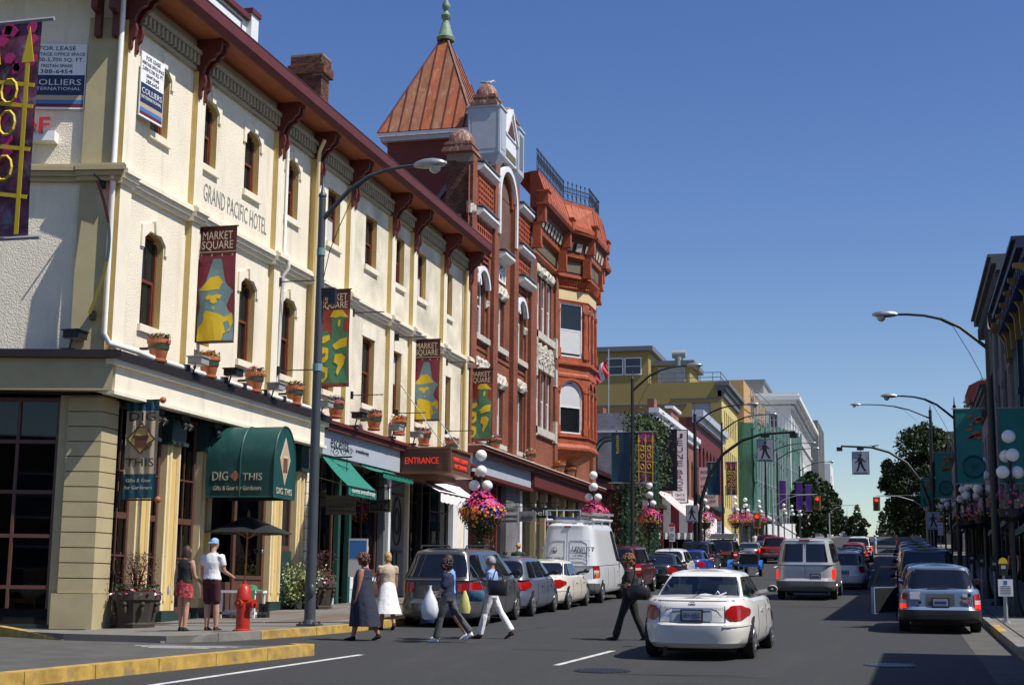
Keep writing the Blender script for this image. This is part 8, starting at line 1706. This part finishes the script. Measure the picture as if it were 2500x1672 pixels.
b = MB(); B.patch(b, 'rear', -.34, .34, .50, .86, .006, 6, 3); lpart(b, 'plate_recess', 'bumper_grey', t)
b = MB(); q = G.rear(.15, .12); b.tube([(-.25, q.y - .02, q.z), (.18, q.y - .02, q.z + .03)], .008, 5); lpart(b, 'wiper', 'trim_black', t)
dr = MB(); dr.T = Matrix.Translation((-.86, .55, 0)) @ Matrix.Rotation(R(-34), 4, 'Z') @ Matrix.Translation((0, -1.0, 0)); dr.box(-.05, .03, 0, 1.0, .32, .92); d = lpart(dr, 'open_door', 'p_volvo', t)
dr = MB(); dr.T = Matrix.Translation((-.86, .55, 0)) @ Matrix.Rotation(R(-34), 4, 'Z') @ Matrix.Translation((0, -1.0, 0)); dr.bar((0, .02, .92), (.12, .12, 1.38), .04); dr.bar((.12, .12, 1.38), (.12, .85, 1.38), .04); dr.bar((.12, .85, 1.38), (0, 1, .92), .04); lpart(dr, 'door_frame', 'trim_black', d)
dr = MB(); dr.T = Matrix.Translation((-.86, .55, 0)) @ Matrix.Rotation(R(-34), 4, 'Z') @ Matrix.Translation((0, -1.0, 0)); dr.box(.03, .045, .05, .95, .36, .9); lpart(dr, 'door_lining', 'trim_black', d)
car('minivan', 'dark grey minivan parked first at the left kerb', 'van', 'minivan', -10.2, 34.7, 'p_grey', R(1), rack=True, tailfull=False, badge=(('ODYSSEY', .35, .52, .3),))
car('hatchback_car', 'blue-grey hatchback parked behind the dark minivan', 'car', 'hatch', -10.2, 39.5, 'p_bluegrey', R(.5), tail='tail_red')
car('sedan_car', 'small cream-white sedan parked in front of the white cargo van', 'car', 'sedan', -10.2, 43.75, 'p_cream', R(.5), detail=1)
t, B, G = car('cargo_van', 'tall white cargo van with roof ladders and company lettering', 'van', 'sprinter', -10.25, 49.1, 'p_white2', 0, blindrear=True)
def onrear(u, z): # combined rear plane of body and cabin
    if z < 1.19: return B.rear(u, (z - .32) / .91)
    return G.rear(u, (z - 1.19) / (2.515 - 1.19))
b = MB()
for z0_, z1_ in ((.75, 1.19), (1.21, 2.3)): p0 = onrear(0, z0_); p1 = onrear(0, z1_); b.bar((0, p0.y - .004, z0_), (0, p1.y - .004, z1_), .014, .01)
for u0_, u1_ in ((-.83, -.10), (.10, .83)):
    for z in (1.32, 1.98):
        q = onrear(.4, z); b.bar((u0_ * .86, q.y - .008, z), (u1_ * .86, q.y - .008, z), .016, .012)
    for u in (u0_, u1_): p0 = onrear(.4, 1.32); p1 = onrear(.4, 1.98); b.bar((u * .86, p0.y - .008, 1.32), (u * .84, p1.y - .008, 1.98), .016, .012)
lpart(b, 'door_pressing', 'grey_trim', t)
q = onrear(0, 1.5)
text('475-6051', 'ink', t, (-.42, q.y - .02, 1.42), (1, 0, 0), (0, -1, 0), .56, .085, local=True, upv=(0, .17, .98)); text('LENIUS', 'sign_navy', t, (.45, onrear(0, 1.72).y - .02, 1.72), (1, 0, 0), (0, -1, 0), .62, .14, local=True, upv=(0, .17, .98), shear=.3); text('& Osborn', 'ink', t, (.5, onrear(0, 1.6).y - .02, 1.60), (1, 0, 0), (0, -1, 0), .42, .07, local=True, upv=(0, .17, .98), shear=.3); text('ELECTRIC LTD', 'ink_grey', t, (.45, onrear(0, 1.51).y - .02, 1.51), (1, 0, 0), (0, -1, 0), .58, .045, local=True, upv=(0, .17, .98))
b = MB(); q = onrear(0, 1.68); b.tube([(-.42 + .09 * math.cos(k * .63), q.y - .012, 1.68 + .09 * math.sin(k * .63)) for k in range(11)], .008, 4); b.box(-.45, -.435, q.y - .016, q.y - .008, 1.63, 1.73); b.box(-.45, -.39, q.y - .016, q.y - .008, 1.63, 1.645); lpart(b, 'emblem', 'ink', t)
b = MB(); b.box(-.1, .1, onrear(0, 2.4).y - .03, onrear(0, 2.4).y + .05, 2.4, 2.45); lpart(b, 'high_brake_light', 'tail_red', t)
b = MB(); q = onrear(0, 1.15); b.box(.06, .3, q.y - .05, q.y - .01, 1.18, 1.23); lpart(b, 'rear_handle', 'trim_black', t)
for sg in (-1, 1):
    for z in (.95, 1.75): b = MB(); q = onrear(sg * .9, z); b.box(q.x - .06, q.x + .06, q.y - .04, q.y + .03, z - .04, z + .04); lpart(b, 'hinge', 'p_white2', t)
b = MB()
for yy in (-2.2, -.8, .6): b.bar((-.8, yy, 2.62), (.8, yy, 2.62), .05); b.bar((-.75, yy, 2.45), (-.75, yy, 2.62), .04); b.bar((.75, yy, 2.45), (.75, yy, 2.62), .04)
for xx in (-.75, .75): b.bar((xx, -2.45, 2.66), (xx, 1.0, 2.66), .05)
b.bar((-.75, -2.3, 2.66), (-.75, -2.3, 2.95), .03); b.bar((.35, -2.3, 2.66), (.35, -2.3, 2.95), .03); b.bar((-.75, -2.3, 2.95), (.35, -2.3, 2.95), .03); lpart(b, 'roof_rack', 'white_trim', t)
for xo, zo in ((.3, 2.72), (.42, 2.84)):
    b = MB(); b.bar((xo, -2.5, zo), (xo, 1.1, zo), .04, .08); b.bar((xo + .35, -2.5, zo), (xo + .35, 1.1, zo), .04, .08)
    for k in range(11): b.bar((xo, -2.4 + k * .33, zo), (xo + .35, -2.4 + k * .33, zo), .035)
    lpart(b, 'ladder', 'galv', t)
b = MB(); b.tube([(-.5, -2.4, 2.7), (-.5, 1.0, 2.7)], .06, 8); lpart(b, 'pipe', 'blue_trim', t)
# --- parked and queueing traffic further up
for a in (('suv_car', 'maroon sport utility parked beyond the white cargo van', 'car', 'suv', -10.2, 56.5, 'p_maroon'), ('sedan_car', 'black sedan with round tail light beyond the maroon one', 'car', 'sedan', -9.7, 62.5, 'p_black'), ('wagon_car', 'white estate car with wide red tail light in left row', 'car', 'hatch', -10.1, 68.3, 'p_white2'), ('sedan_car', 'bright blue sedan in the left parked row', 'car', 'sedan', -10.0, 74.0, 'p_blue'), ('suv_car', 'tall navy sport utility in the left parked row', 'car', 'suv', -10.3, 79.5, 'p_navy')):
    car(*a, R(.4), detail=1, rack=(a[3] == 'suv'))
t, B, G = car('off_roader', 'black and white off-roader with loaded roof rack', 'car', 'suv', -9.9, 87.5, 'p_black', 0, detail=1)
b = MB()
for k in range(6): b.box(-.7, .7, -1.9 + k * .5, -1.6 + k * .5, 1.82, 1.9 + (k % 3) * .1)
lpart(b, 'roof_load', 'flood_grey', t)
b = MB(); b.box(-.6, .6, -2.42, -2.36, .95, 1.1); lpart(b, 'orange_strap', 'orange_flat', t)
t = root('blue_trike', 'bright blue open three-wheeler with black crate and round fenders', 'trike', (-7.95, 78.0, gz(78)), 0, rx=math.atan(gs(78))); b = MB(); b.box(-.15, 1.0, -1.0, .6, .5, .62); lpart(b, 'deck', 'p_bright', t)
b = MB(); b.box(.0, .9, -.95, .4, .62, 1.15); lpart(b, 'crate', 'black', t)
for xx, nn in ((-.6, 'fender'), (.95, 'fender')):
    b = MB(); b.loft([[(xx - .12, .45 * math.cos(a * math.pi / 12), .38 + .45 * math.sin(a * math.pi / 12)), (xx + .12, .45 * math.cos(a * math.pi / 12), .38 + .45 * math.sin(a * math.pi / 12)), (xx + .12, .41 * math.cos(a * math.pi / 12), .38 + .41 * math.sin(a * math.pi / 12)), (xx - .12, .41 * math.cos(a * math.pi / 12), .38 + .41 * math.sin(a * math.pi / 12))] for a in range(13)]); lpart(b, 'fender', 'p_bright', t)
    b = MB(); b.tube([(xx - .08, 0, .34), (xx + .08, 0, .34)], .34, 20); wv = lpart(b, 'wheel', 'rubber', t); b = MB(); b.tube([(xx - .09, 0, .34), (xx + .09, 0, .34)], .2, 14); lpart(b, 'rim', 'chrome', wv)
b = MB(); b.tube([(0, 1.5, .34), (.16, 1.5, .34)], .34, 20); lpart(b, 'wheel', 'rubber', t); b = MB(); b.tube([(.08, .5, .6), (.08, 1.0, .9), (.08, 1.4, 1.1), (.08, 1.5, .34)], .04, 6); b.tube([(-.3, 1.2, 1.15), (.08, 1.4, 1.15), (.46, 1.2, 1.15)], .025, 6); b.tube([(-.5, -.4, .7), (-.5, .3, .8), (.1, .6, .75)], .06, 6); lpart(b, 'frame', 'chrome', t); b = MB(); b.box(-.15, .3, .2, .8, .8, .95); lpart(b, 'saddle', 'black', t)
for a in (('coupe_car', 'silver coupe with red tail light in left row', 'car', 'sedan', -10.0, 104, 'p_steel'), ('convertible_car', 'dark grey saloon beyond the silver coupe', 'car', 'sedan', -9.6, 112, 'p_grey'), ('suv_car', 'dark red tall car at the end of left row', 'car', 'suv', -10.3, 122, 'p_maroon'), ('pickup_truck', 'red pickup partly hidden by the silver van', 'truck', 'pickup', -8.3, 104, 'p_red')):
    car(*a, 0, detail=1, brake=(a[3] == 'pickup'))
for a, br in ((('hatchback_car', 'white hatchback queueing right of the silver van', 'car', 'hatch', -2.2, 64, 'p_white2'), 0), (('sedan_car', 'dark blue sedan ahead of the white hatchback', 'car', 'sedan', -2.4, 76, 'p_dkblue'), 0), (('hatchback_car', 'red hatchback with brake lights in the queue', 'car', 'hatch', -2.7, 94, 'p_red'), 1), (('suv_car', 'white sport utility ahead of the red hatchback', 'car', 'suv', -2.75, 108, 'p_white2'), 1), (('sedan_car', 'dark sedan between white hatchback and red hatchback', 'car', 'sedan', -2.6, 84, 'p_navy'), 0)):
    car(*a, 0, detail=1, brake=bool(br), rack=(a[3] == 'suv'))
for i, (k, y, c) in enumerate((('sedan', 41.4, 'p_dkblue'), ('suv', 47.2, 'p_navy'), ('sedan', 53.0, 'p_blue'), ('suv', 59.0, 'p_black'), ('sedan', 65.5, 'p_dkblue'), ('suv', 73, 'p_black'), ('suv', 82, 'p_grey'), ('sedan', 92, 'p_black'))):
    car('parked_car', ['blue sedan parked just ahead of the pale wagon', 'navy tall car second ahead of the pale wagon', 'mid-blue sedan third ahead of the pale wagon', 'black tall car fourth ahead of the wagon', 'dark blue sedan fifth ahead of the wagon', 'black tall car sixth ahead of the wagon', 'grey tall car near the far right kerb', 'last black sedan on the right kerb'][i], 'car', k, .75, y, c, 0, detail=1)
# ------------------------------------------------------------------ people: lofted limbs fused into one skin, hair and loose clothing as children
from mathutils import kdtree
def person(label, x, y, rz, h, top, bot, shoe='c_black', skin='skin', sleeve=.45, legl=1.0, legs=((.0, .0), (.0, .0)), arms=((.1, .2), (.1, .2)), ab=.12, lean=0.0, fat=1.0, hair=('short', 'h_brown'), skirt=None, vox=.017, headturn=0, dz=0.0, name='person', cross=0.0, group='pedestrians'):
    k = h / 1.68; b = MB(); MT = [skin, top, bot, shoe]
    def et(pts, rads, mi, n=12):
        P = [Vector(p) for p in pts]; rings = []
        for i, p in enumerate(P):
            d = (P[min(i + 1, len(P) - 1)] - P[max(i - 1, 0)]).normalized(); a = Vector((1, 0, 0)) - d * d.x; a.normalize(); c = d.cross(a)
            ra, rb = rads[i] if isinstance(rads[i], tuple) else (rads[i], rads[i]); rings.append([p + a * ra * math.cos(2 * math.pi * j / n) + c * rb * math.sin(2 * math.pi * j / n) for j in range(n)])
        if isinstance(mi, int): b.loft(rings, True, mi)
        else:
            for i in range(len(rings) - 1): b.loft(rings[i:i + 2], True, mi[i])
    hz = .52 * h; foot = []; tl = .245 * h
    legpts = []
    for s, (a, kn) in zip((-1, 1), legs):
        hip = Vector((s * .088 * k, 0, hz)); knee = hip + Vector((0, math.sin(a), -math.cos(a))) * tl; an = knee + Vector((0, math.sin(a - kn), -math.cos(a - kn))) * tl; legpts.append((hip, knee, an, a - kn)); foot.append(an.z)
    dn = min(foot) - .07 * k; off = Vector((0, 0, -dn))
    fy = Vector((0, math.sin(lean), math.cos(lean)))
    sp = lambda f: Vector((0, 0, hz)) + fy * (f - .52) * h + off
    et([sp(.455), sp(.49), sp(.535), sp(.565)], [(.07 * k * fat, .07 * k * fat), (.165 * k * fat, .115 * k * fat), (.168 * k * fat, .122 * k * fat), (.10 * k * fat, .08 * k * fat)], 2, 16)
    et([sp(.545), sp(.60), sp(.66), sp(.72), sp(.77), sp(.805), sp(.83)], [(.178 * k * fat, .132 * k * fat), (.152 * k * fat, .116 * k * fat), (.15 * k * fat, .115 * k * fat), (.165 * k * fat, .125 * k * fat), (.17 * k * fat ** .5, .11 * k), (.15 * k * fat ** .5, .085 * k), (.07 * k, .06 * k)], 1, 16)
    hd = sp(.925) + Vector((0, .022 * h * (1 if lean >= 0 else 1), 0)); et([sp(.815), sp(.85), hd - Vector((0, .012 * k, .05 * k))], [(.065 * k, .06 * k), .052 * k, .055 * k], 0)
    hr = .074 * k; Rh = Matrix.Rotation(headturn, 3, 'Z')
    def hp(v): return hd + Rh @ (Vector(v) * hr)
    hv = []
    for i in range(9):
        a = math.pi * i / 8; zz = -math.cos(a); rr = max(.02, math.sin(a)); hv.append([hp((rr * 1.0 * math.cos(j * math.pi / 7) * (1 - .2 * max(0, -zz)), rr * 1.22 * math.sin(j * math.pi / 7) + (.12 if zz < -.3 else 0), zz * 1.5)) for j in range(14)])
    b.loft(hv, True, 0)
    b.loft([[hp((q * .13 * w_, yy, zz + .1 * w_ * e)) for q, e in ((-1, -1), (1, -1), (1, 1), (-1, 1))] for yy, zz, w_ in ((1.05, .2, 1), (1.28, -.05, 1.3), (1.5, -.28, 1.3), (1.1, -.42, 1.2))], True, 0)
    for s in (-1, 1): b.loft([[hp((s * (1.0 + .12 * t_), -.05 + .22 * math.cos(j * 1.05), -.1 + .34 * math.sin(j * 1.05))) for j in range(6)] for t_ in (0, 1)], True, 0)
    for (hip, knee, an, fa), s in zip(legpts, (-1, 1)):
        hip, knee, an = hip + off, knee + off, an + off; f2 = fat ** .7; mid = hip.lerp(knee, .5); calf = knee.lerp(an, .3)
        et([hip + Vector((0, 0, .03)), mid, knee], [.088 * k * f2, .075 * k * f2, .056 * k * f2], [2, 2 if legl > .3 else 0]); et([knee, calf, an], [.056 * k * f2, .058 * k * f2, .038 * k], [2 if legl > .6 else 0, 2 if legl > .9 else 0])
        if legl > .9: et([knee, knee.lerp(an, .5), an.lerp(knee, .04)], [.066 * k, .072 * k, .075 * k], 2)
        elif legl > .6: et([knee, knee.lerp(an, .65)], [.068 * k, .09 * k], 2)
        elif legl > .3: et([hip, knee + (hip - knee) * .1], [.095 * k, .082 * k], 2)
        pit = max(-.6, min(.9, fa * .9 if fa < 0 else fa * .3)); fd = Vector((0, math.cos(pit), math.sin(pit))); et([an + Vector((0, -.05 * k, -.03 * k)), an + fd * .03 * k + Vector((0, 0, -.035 * k)), an + fd * .12 * k + Vector((0, 0, -.05 * k)), an + fd * .19 * k + Vector((0, 0, -.058 * k))], [(.035 * k, .035 * k), (.042 * k, .042 * k), (.048 * k, .026 * k), (.03 * k, .014 * k)], 3)
    hands = []
    for s, (a, e) in zip((-1, 1), arms):
        sh = sp(.80) + Vector((s * .165 * k * fat ** .4, 0, 0)); ua = Vector((s * math.sin(ab), math.sin(a) * math.cos(ab), -math.cos(a) * math.cos(ab))); el = sh + ua * .175 * h; fa = Vector((s * (math.sin(ab * .3) * .6 - cross), math.sin(a + e), -math.cos(a + e))).normalized(); wr = el + fa * .15 * h
        et([sh + Vector((-s * .03 * k, 0, .015 * k)), sh.lerp(el, .35), sh.lerp(el, .6), el], [.062 * k * fat ** .6, .052 * k * fat ** .6, .047 * k * fat ** .6, .040 * k], [1 if sleeve > .1 else 0, 1 if sleeve > .35 else 0, 1 if sleeve > .6 else 0]); et([el, el.lerp(wr, .35), wr], [.041 * k, .038 * k, .027 * k], 1 if sleeve > .95 else 0)
        if .3 < sleeve < .95: et([sh, sh.lerp(el, sleeve + .15)], [.07 * k * fat ** .5, .068 * k * fat ** .5], 1)
        hn = wr + fa * .045 * h; et([wr, wr.lerp(hn, .5), hn], [(.024 * k, .024 * k), (.022 * k, .036 * k), (.016 * k, .034 * k)], 0); hands.append((wr, hn, fa, s))
    me = bpy.data.meshes.new('tmp'); me.from_pydata(b.v, [], b.f); o = bpy.data.objects.new('tmp', me); COL.objects.link(o); m = o.modifiers.new('r', 'REMESH'); m.mode = 'VOXEL'; m.voxel_size = vox; m2 = o.modifiers.new('s', 'SMOOTH'); m2.iterations = 3; m2.factor = .4
    bpy.context.view_layer.update(); r = bpy.data.meshes.new_from_object(o.evaluated_get(bpy.context.evaluated_depsgraph_get())); bpy.data.objects.remove(o)
    pts = [];
    for f, mi in zip(b.f, b.m):
        if len(f) != 4: continue
        q = [Vector(b.v[i]) for i in f]
        for u in (.12, .5, .88):
            for v in (.12, .5, .88): pts.append((q[0].lerp(q[1], u).lerp(q[3].lerp(q[2], u), v), mi))
    kd = kdtree.KDTree(len(pts))
    for i, (p, _) in enumerate(pts): kd.insert(p, i)
    kd.balance(); out = MB(); out.v = [tuple(v.co) for v in r.vertices]; out.f = [tuple(p.vertices) for p in r.polygons]; out.m = [pts[kd.find(p.center)[1]][1] for p in r.polygons]
    if vox < .025:
        for wr, hn, fa, s in hands:
            for j in range(4): c = hn + Vector((0, (j - 1.5) * .017 * k, 0)); L = (.062, .07, .066, .052)[j] * k; out.tube([c - fa * .02, c + fa * L * .5, c + fa * L * .8 + Vector((-s * .012, 0, -.004)), c + fa * L + Vector((-s * .028, 0, -.006))], [.0095 * k, .009 * k, .0085 * k, .006 * k], 6, mi=0)
            c = wr.lerp(hn, .35) + Vector((0, .03 * k, 0)); out.tube([c, c + fa * .025 + Vector((-s * .01, .022 * k, 0)), c + fa * .055 + Vector((-s * .018, .026 * k, 0))], [.011 * k, .0105 * k, .008 * k], 6, mi=0)
    t = root(name, label, 'person', (x, y, gz(y) + dz), rz, group)
    lpart(out, 'body', MT, t, 80)
    # eyes and mouth
    if vox < .025:
        for s in (-1, 1): q = MB(); q.ball(tuple(hp((s * .4, 1.08, .12))), .008 * k, 5); lpart(q, 'eye', 'ink', t)
        q = MB(); q.tube([hp((-.3, 1.12, -.72)), hp((0, 1.2, -.74)), hp((.3, 1.12, -.72))], .006 * k, 5); lpart(q, 'mouth', 'c_red', t)
    st, hm = hair; q = MB(); rr = random.Random(int(abs(x) * 100))
    if st == 'curly':
        for j in range(110): d = Vector((rr.gauss(0, 1), rr.gauss(-.25, .9), rr.gauss(.35, 1))).normalized(); q.ball(tuple(hp((d.x * 1.55, d.y * 1.6 - .15, d.z * 1.6 + .1))), hr * rr.uniform(.24, .46), 4)
    else:
        low = {'short': -.35, 'bob': -1.25, 'long': -3.2, 'cap': .15}[st]; nz, nj = 9, 18; rs = []
        for i in range(nz + 1):
            f = i / nz; zz = 1.62 + (low - 1.62) * f; ring = []
            for j in range(nj):
                a = 2 * math.pi * j / nj; rad = math.sqrt(max(.0, 1 - (max(zz, 0) / 1.62) ** 2)); cx, sy = math.cos(a), math.sin(a); wob = 1 + rr.uniform(-.05, .07)
                fx = rad * 1.14 * wob; fyy = rad * 1.38 * wob
                if sy > .25 and zz < .75: fx *= .8; fyy *= .72
                if zz < -1.2: fx *= .95; fyy = fyy * .8
                ring.append(hp((cx * fx, sy * fyy - .08, zz)))
            rs.append(ring)
        q.loft(rs)
        if st != 'cap':
            for j in range(70): i_ = rr.randrange(1, nz); p_ = rs[i_][rr.randrange(nj)]; q.ball(tuple(p_ - (p_ - hd) * .18), hr * rr.uniform(.14, .3), 3, sz=1.5)
    lpart(q, 'hair' if st != 'cap' else 'cap', hm, t, 70)
    if st == 'cap': q = MB(); q.loft([[hp((u * .8, v, zz)) for u in (-1, -.5, 0, .5, 1)] for v, zz in ((-1.2, .5), (-1.9, .25))], False, closed=False); lpart(q, 'cap_peak', hm, t)
    if skirt:
        sm, rows, nm = skirt; q = MB(); rs = []
        for i, (zf, ra, rb, cy) in enumerate(rows): rs.append([(ra * k * math.cos(2 * math.pi * j / 40) * (1 + .05 * i / len(rows) * math.sin(j * 1.9 + zf * 3)), cy * k + rb * k * math.sin(2 * math.pi * j / 40) * (1 + .06 * i / len(rows) * math.cos(j * 2.3)), off.z * .6 + zf * h) for j in range(40)])
        q.loft(rs, False); lpart(q, nm, sm, t, 60)
    return t, [hn for _, hn, _, _ in hands]
LFT = R(90)
person('young woman in black top and floral skirt by the shop columns', -14.15, 27.85, R(-12), 1.73, 'c_black', 'c_floral', 'c_black', sleeve=0, legl=.2, legs=((.08, .05), (-.06, .02)), arms=((-.12, .1), (.15, .9)), hair=('long', 'h_brown'), dz=.065, skirt=('c_floral', [(.60, .14, .115, 0), (.54, .172, .135, 0), (.47, .19, .15, 0), (.385, .21, .165, 0)], 'skirt'))
person('man in white shirt, maroon shorts and blue cap seen from behind', -13.62, 28.0, R(-8), 1.87, 'c_white', 'c_maroon', 'c_brown', sleeve=.5, legl=.5, legs=((.05, .04), (.10, .06)), arms=((.0, .25), (.25, 1.0)), fat=1.06, hair=('cap', 'c_lblue'), dz=.075)
person('woman in long sleeveless navy dress crossing to the left', -10.05, 27.25, LFT, 1.66, 'c_denimnavy', 'c_denimnavy', 'c_black', 'skin_tan', sleeve=0, legl=.2, legs=((.22, .05), (-.30, .15)), arms=((.05, .15), (.12, .2)), fat=1.28, hair=('curly', 'h_red'), skirt=('c_denimnavy', [(.80, .19, .14, 0), (.70, .22, .17, .02), (.58, .235, .2, .02), (.45, .25, .24, 0), (.30, .26, .28, -.03), (.16, .27, .31, -.05)], 'dress'))
person('blond woman in beige top and white flounced skirt walking away', -10.9, 31.05, R(35), 1.68, 'c_beige', 'c_white', 'c_brown', 'skin_tan', sleeve=.35, legl=.2, legs=((.12, .0), (-.18, .35)), arms=((.1, .2), (.05, .15)), fat=1.02, hair=('bob', 'h_blond'), skirt=('c_white', [(.61, .14, .115, 0), (.54, .18, .15, 0), (.44, .22, .19, -.01), (.32, .26, .24, -.03), (.20, .31, .30, -.05)], 'skirt'))
person('boy in light blue shirt walking left behind the shopping woman', -8.55, 28.0, LFT, 1.66, 'c_sky', 'c_blue', 'sign_white', sleeve=.5, legl=.5, legs=((.30, .1), (-.25, .35)), arms=((-.2, .2), (.2, .25)), hair=('short', 'h_brown'))
_, hs = person('dark haired woman in navy top and grey trousers with carrier bag', -8.35, 27.25, LFT, 1.58, 'c_navy', 'c_grey', 'sign_white', sleeve=.7, legs=((.28, .06), (-.55, .12)), arms=((.15, .75), (.1, .6)), fat=1.08, hair=('curly', 'h_dark'))
person('grey haired woman in pale blue top and white trousers', -7.85, 28.6, LFT, 1.64, 'c_lblue', 'c_white', 'c_brown', 'skin_tan', sleeve=.45, legs=((.30, .05), (-.48, .08)), arms=((.0, 1.9), (.0, 2.1)), cross=.6, hair=('short', 'h_grey'))
person('woman with big curly auburn hair dressed all in black', -5.15, 29.0, LFT, 1.70, 'c_black', 'c_black', 'c_black', sleeve=.6, legs=((.38, .1), (-.25, .2)), arms=((.0, 1.75), (-.1, 1.7)), cross=1.3, fat=1.32, hair=('curly', 'h_auburn'))
far = [('person with blue backpack beside the grey brick', -13.4, 50.5, R(10), 1.55, 'c_blue', 'c_navy', ('short', 'h_dark')), ('man in dark green shirt walking up the left pavement', -12.8, 50.0, R(0), 1.8, 'c_green', 'c_black', ('short', 'h_blond')),
       ('pedestrian in white shirt near the yellow building', -12.6, 118, R(160), 1.72, 'c_white', 'c_grey', ('short', 'h_dark')), ('pedestrian in blue with brown cap near the yellow building', -13.5, 112, 0, 1.72, 'c_blue', 'c_grey', ('short', 'h_brown')), ('woman in white beside the hoarding', -12.6, 138, R(180), 1.65, 'c_white', 'c_black', ('bob', 'h_dark')), ('man in white shirt beside the hoarding', -12.2, 131, 0, 1.75, 'c_white', 'c_tan', ('short', 'h_dark')), ('person in brown beside the hoarding', -11.8, 136, R(170), 1.7, 'c_brown', 'c_black', ('short', 'h_brown')),
       ('pedestrian in blue and khaki on the far crosswalk', -2.0, 131.5, LFT, 1.75, 'c_sky', 'c_beige', ('cap', 'c_white')), ('pedestrian in pink shirt at the far crosswalk', -.2, 131.5, LFT, 1.7, 'c_red', 'c_grey', ('cap', 'c_pink')), ('person in dark clothes and white hat on the right pavement', 3.2, 52, R(180), 1.68, 'c_black', 'c_black', ('cap', 'c_white')), ('bare-armed woman on the right pavement in shade', 3.9, 55.5, R(150), 1.65, 'c_brown', 'c_black', ('long', 'h_brown')), ('man in brown jacket and blue shirt in the right shade', 4.1, 44.5, R(180), 1.78, 'c_tan', 'c_black', ('short', 'h_grey')), ('man in pale blue shirt farther into the right shade', 4.6, 47.5, R(180), 1.75, 'c_lblue', 'c_navy', ('short', 'h_dark'))]
for i, (l, x, y, rz, h, tp, bt, hr) in enumerate(far):
    road = -11 < x < 1.8; w = i % 2
    person(l, x, y, rz, h, tp, bt, sleeve=.5 if i != 10 else 0, legs=((.2, .05), (-.2, .1)) if not w else ((.05, .02), (-.05, .02)), hair=hr, vox=.024 if y < 60 else .03, dz=0 if road else (ph(x) if x < 0 else .145))
# things carried
def bag(nm, label, loc, rows, mat, rz=LFT, strap=None):
    t = root(nm, label, 'bag', loc, rz); b = MB(); n = 18; rr = random.Random(len(label)); b.loft([[(a * math.cos(2 * math.pi * j / n) * (1 + .06 * math.sin(j * 2.3)), c * math.sin(2 * math.pi * j / n) * (1 + .08 * math.cos(j * 1.7)), z) for j in range(n)] for z, a, c in rows]); lpart(b, 'bag_body', mat, t, 50)
    if strap: b = MB(); b.tube(strap, .012, 6); lpart(b, 'strap', mat, t)
g27 = gz(27.2)
bag('carrier_bag', 'full white plastic carrier bag held by the woman in navy', (-8.62, 26.98, g27 + .42), [(0, .08, .09), (.03, .11, .14), (.18, .13, .17), (.34, .11, .14), (.48, .06, .07), (.58, .025, .025), (.64, .04, .03)], 'bag_white')
bag('carrier_bag', 'small yellow carrier bag behind the woman in navy', (-8.0, 27.2, g27 + .55), [(0, .06, .10), (.1, .07, .12), (.3, .05, .07), (.42, .02, .02)], 'bag_yellow')
bag('carrier_bag', 'dark blue carrier bag carried low by the boy', (-8.9, 27.75, g27 + .35), [(0, .08, .13), (.15, .1, .16), (.35, .08, .12), (.5, .02, .03)], 'bag_blue')
bag('shoulder_bag', 'denim shoulder bag of the grey haired woman', (-8.1, 28.3, gz(28.6) + .72), [(0, .06, .17), (.05, .08, .19), (.17, .08, .19), (.22, .05, .16)], 'bag_denim', strap=[(0, -.15, .2), (-.05, -.05, .5), (-.05, .1, .72), (0, .15, .2)])
bag('tote_bag', 'black tote bag on the arm of grey haired woman', (-7.66, 28.33, gz(28.6) + .84), [(0, .05, .17), (.02, .06, .18), (.28, .05, .19), (.3, .03, .18)], 'bag_black', strap=[(0, -.12, .28), (.02, -.05, .5), (.02, .05, .5), (0, .12, .28)])
bag('handbag', 'black quilted handbag of the curly haired woman', (-4.92, 28.72, gz(29) + .78), [(0, .06, .16), (.06, .1, .22), (.2, .1, .22), (.28, .05, .17)], 'bag_black', strap=[(0, -.12, .26), (-.02, -.05, .55), (-.02, .08, .55), (0, .14, .26)])
bag('handbag', 'brown handbag and cardigan on the blond woman\'s arm', (-11.15, 30.85, gz(31) + .68), [(0, .06, .12), (.08, .1, .17), (.25, .08, .15), (.36, .04, .08)], 'c_brown', 0, strap=[(0, -.1, .3), (.1, 0, .6), (0, .1, .3)])
bag('water_bottle', 'clear plastic bottle in the young woman\'s hand', (-14.42, 27.7, gz(27.7) + .80), [(0, .03, .03), (.15, .033, .033), (.19, .012, .012), (.21, .012, .012)], 'lamp_glass', 0)
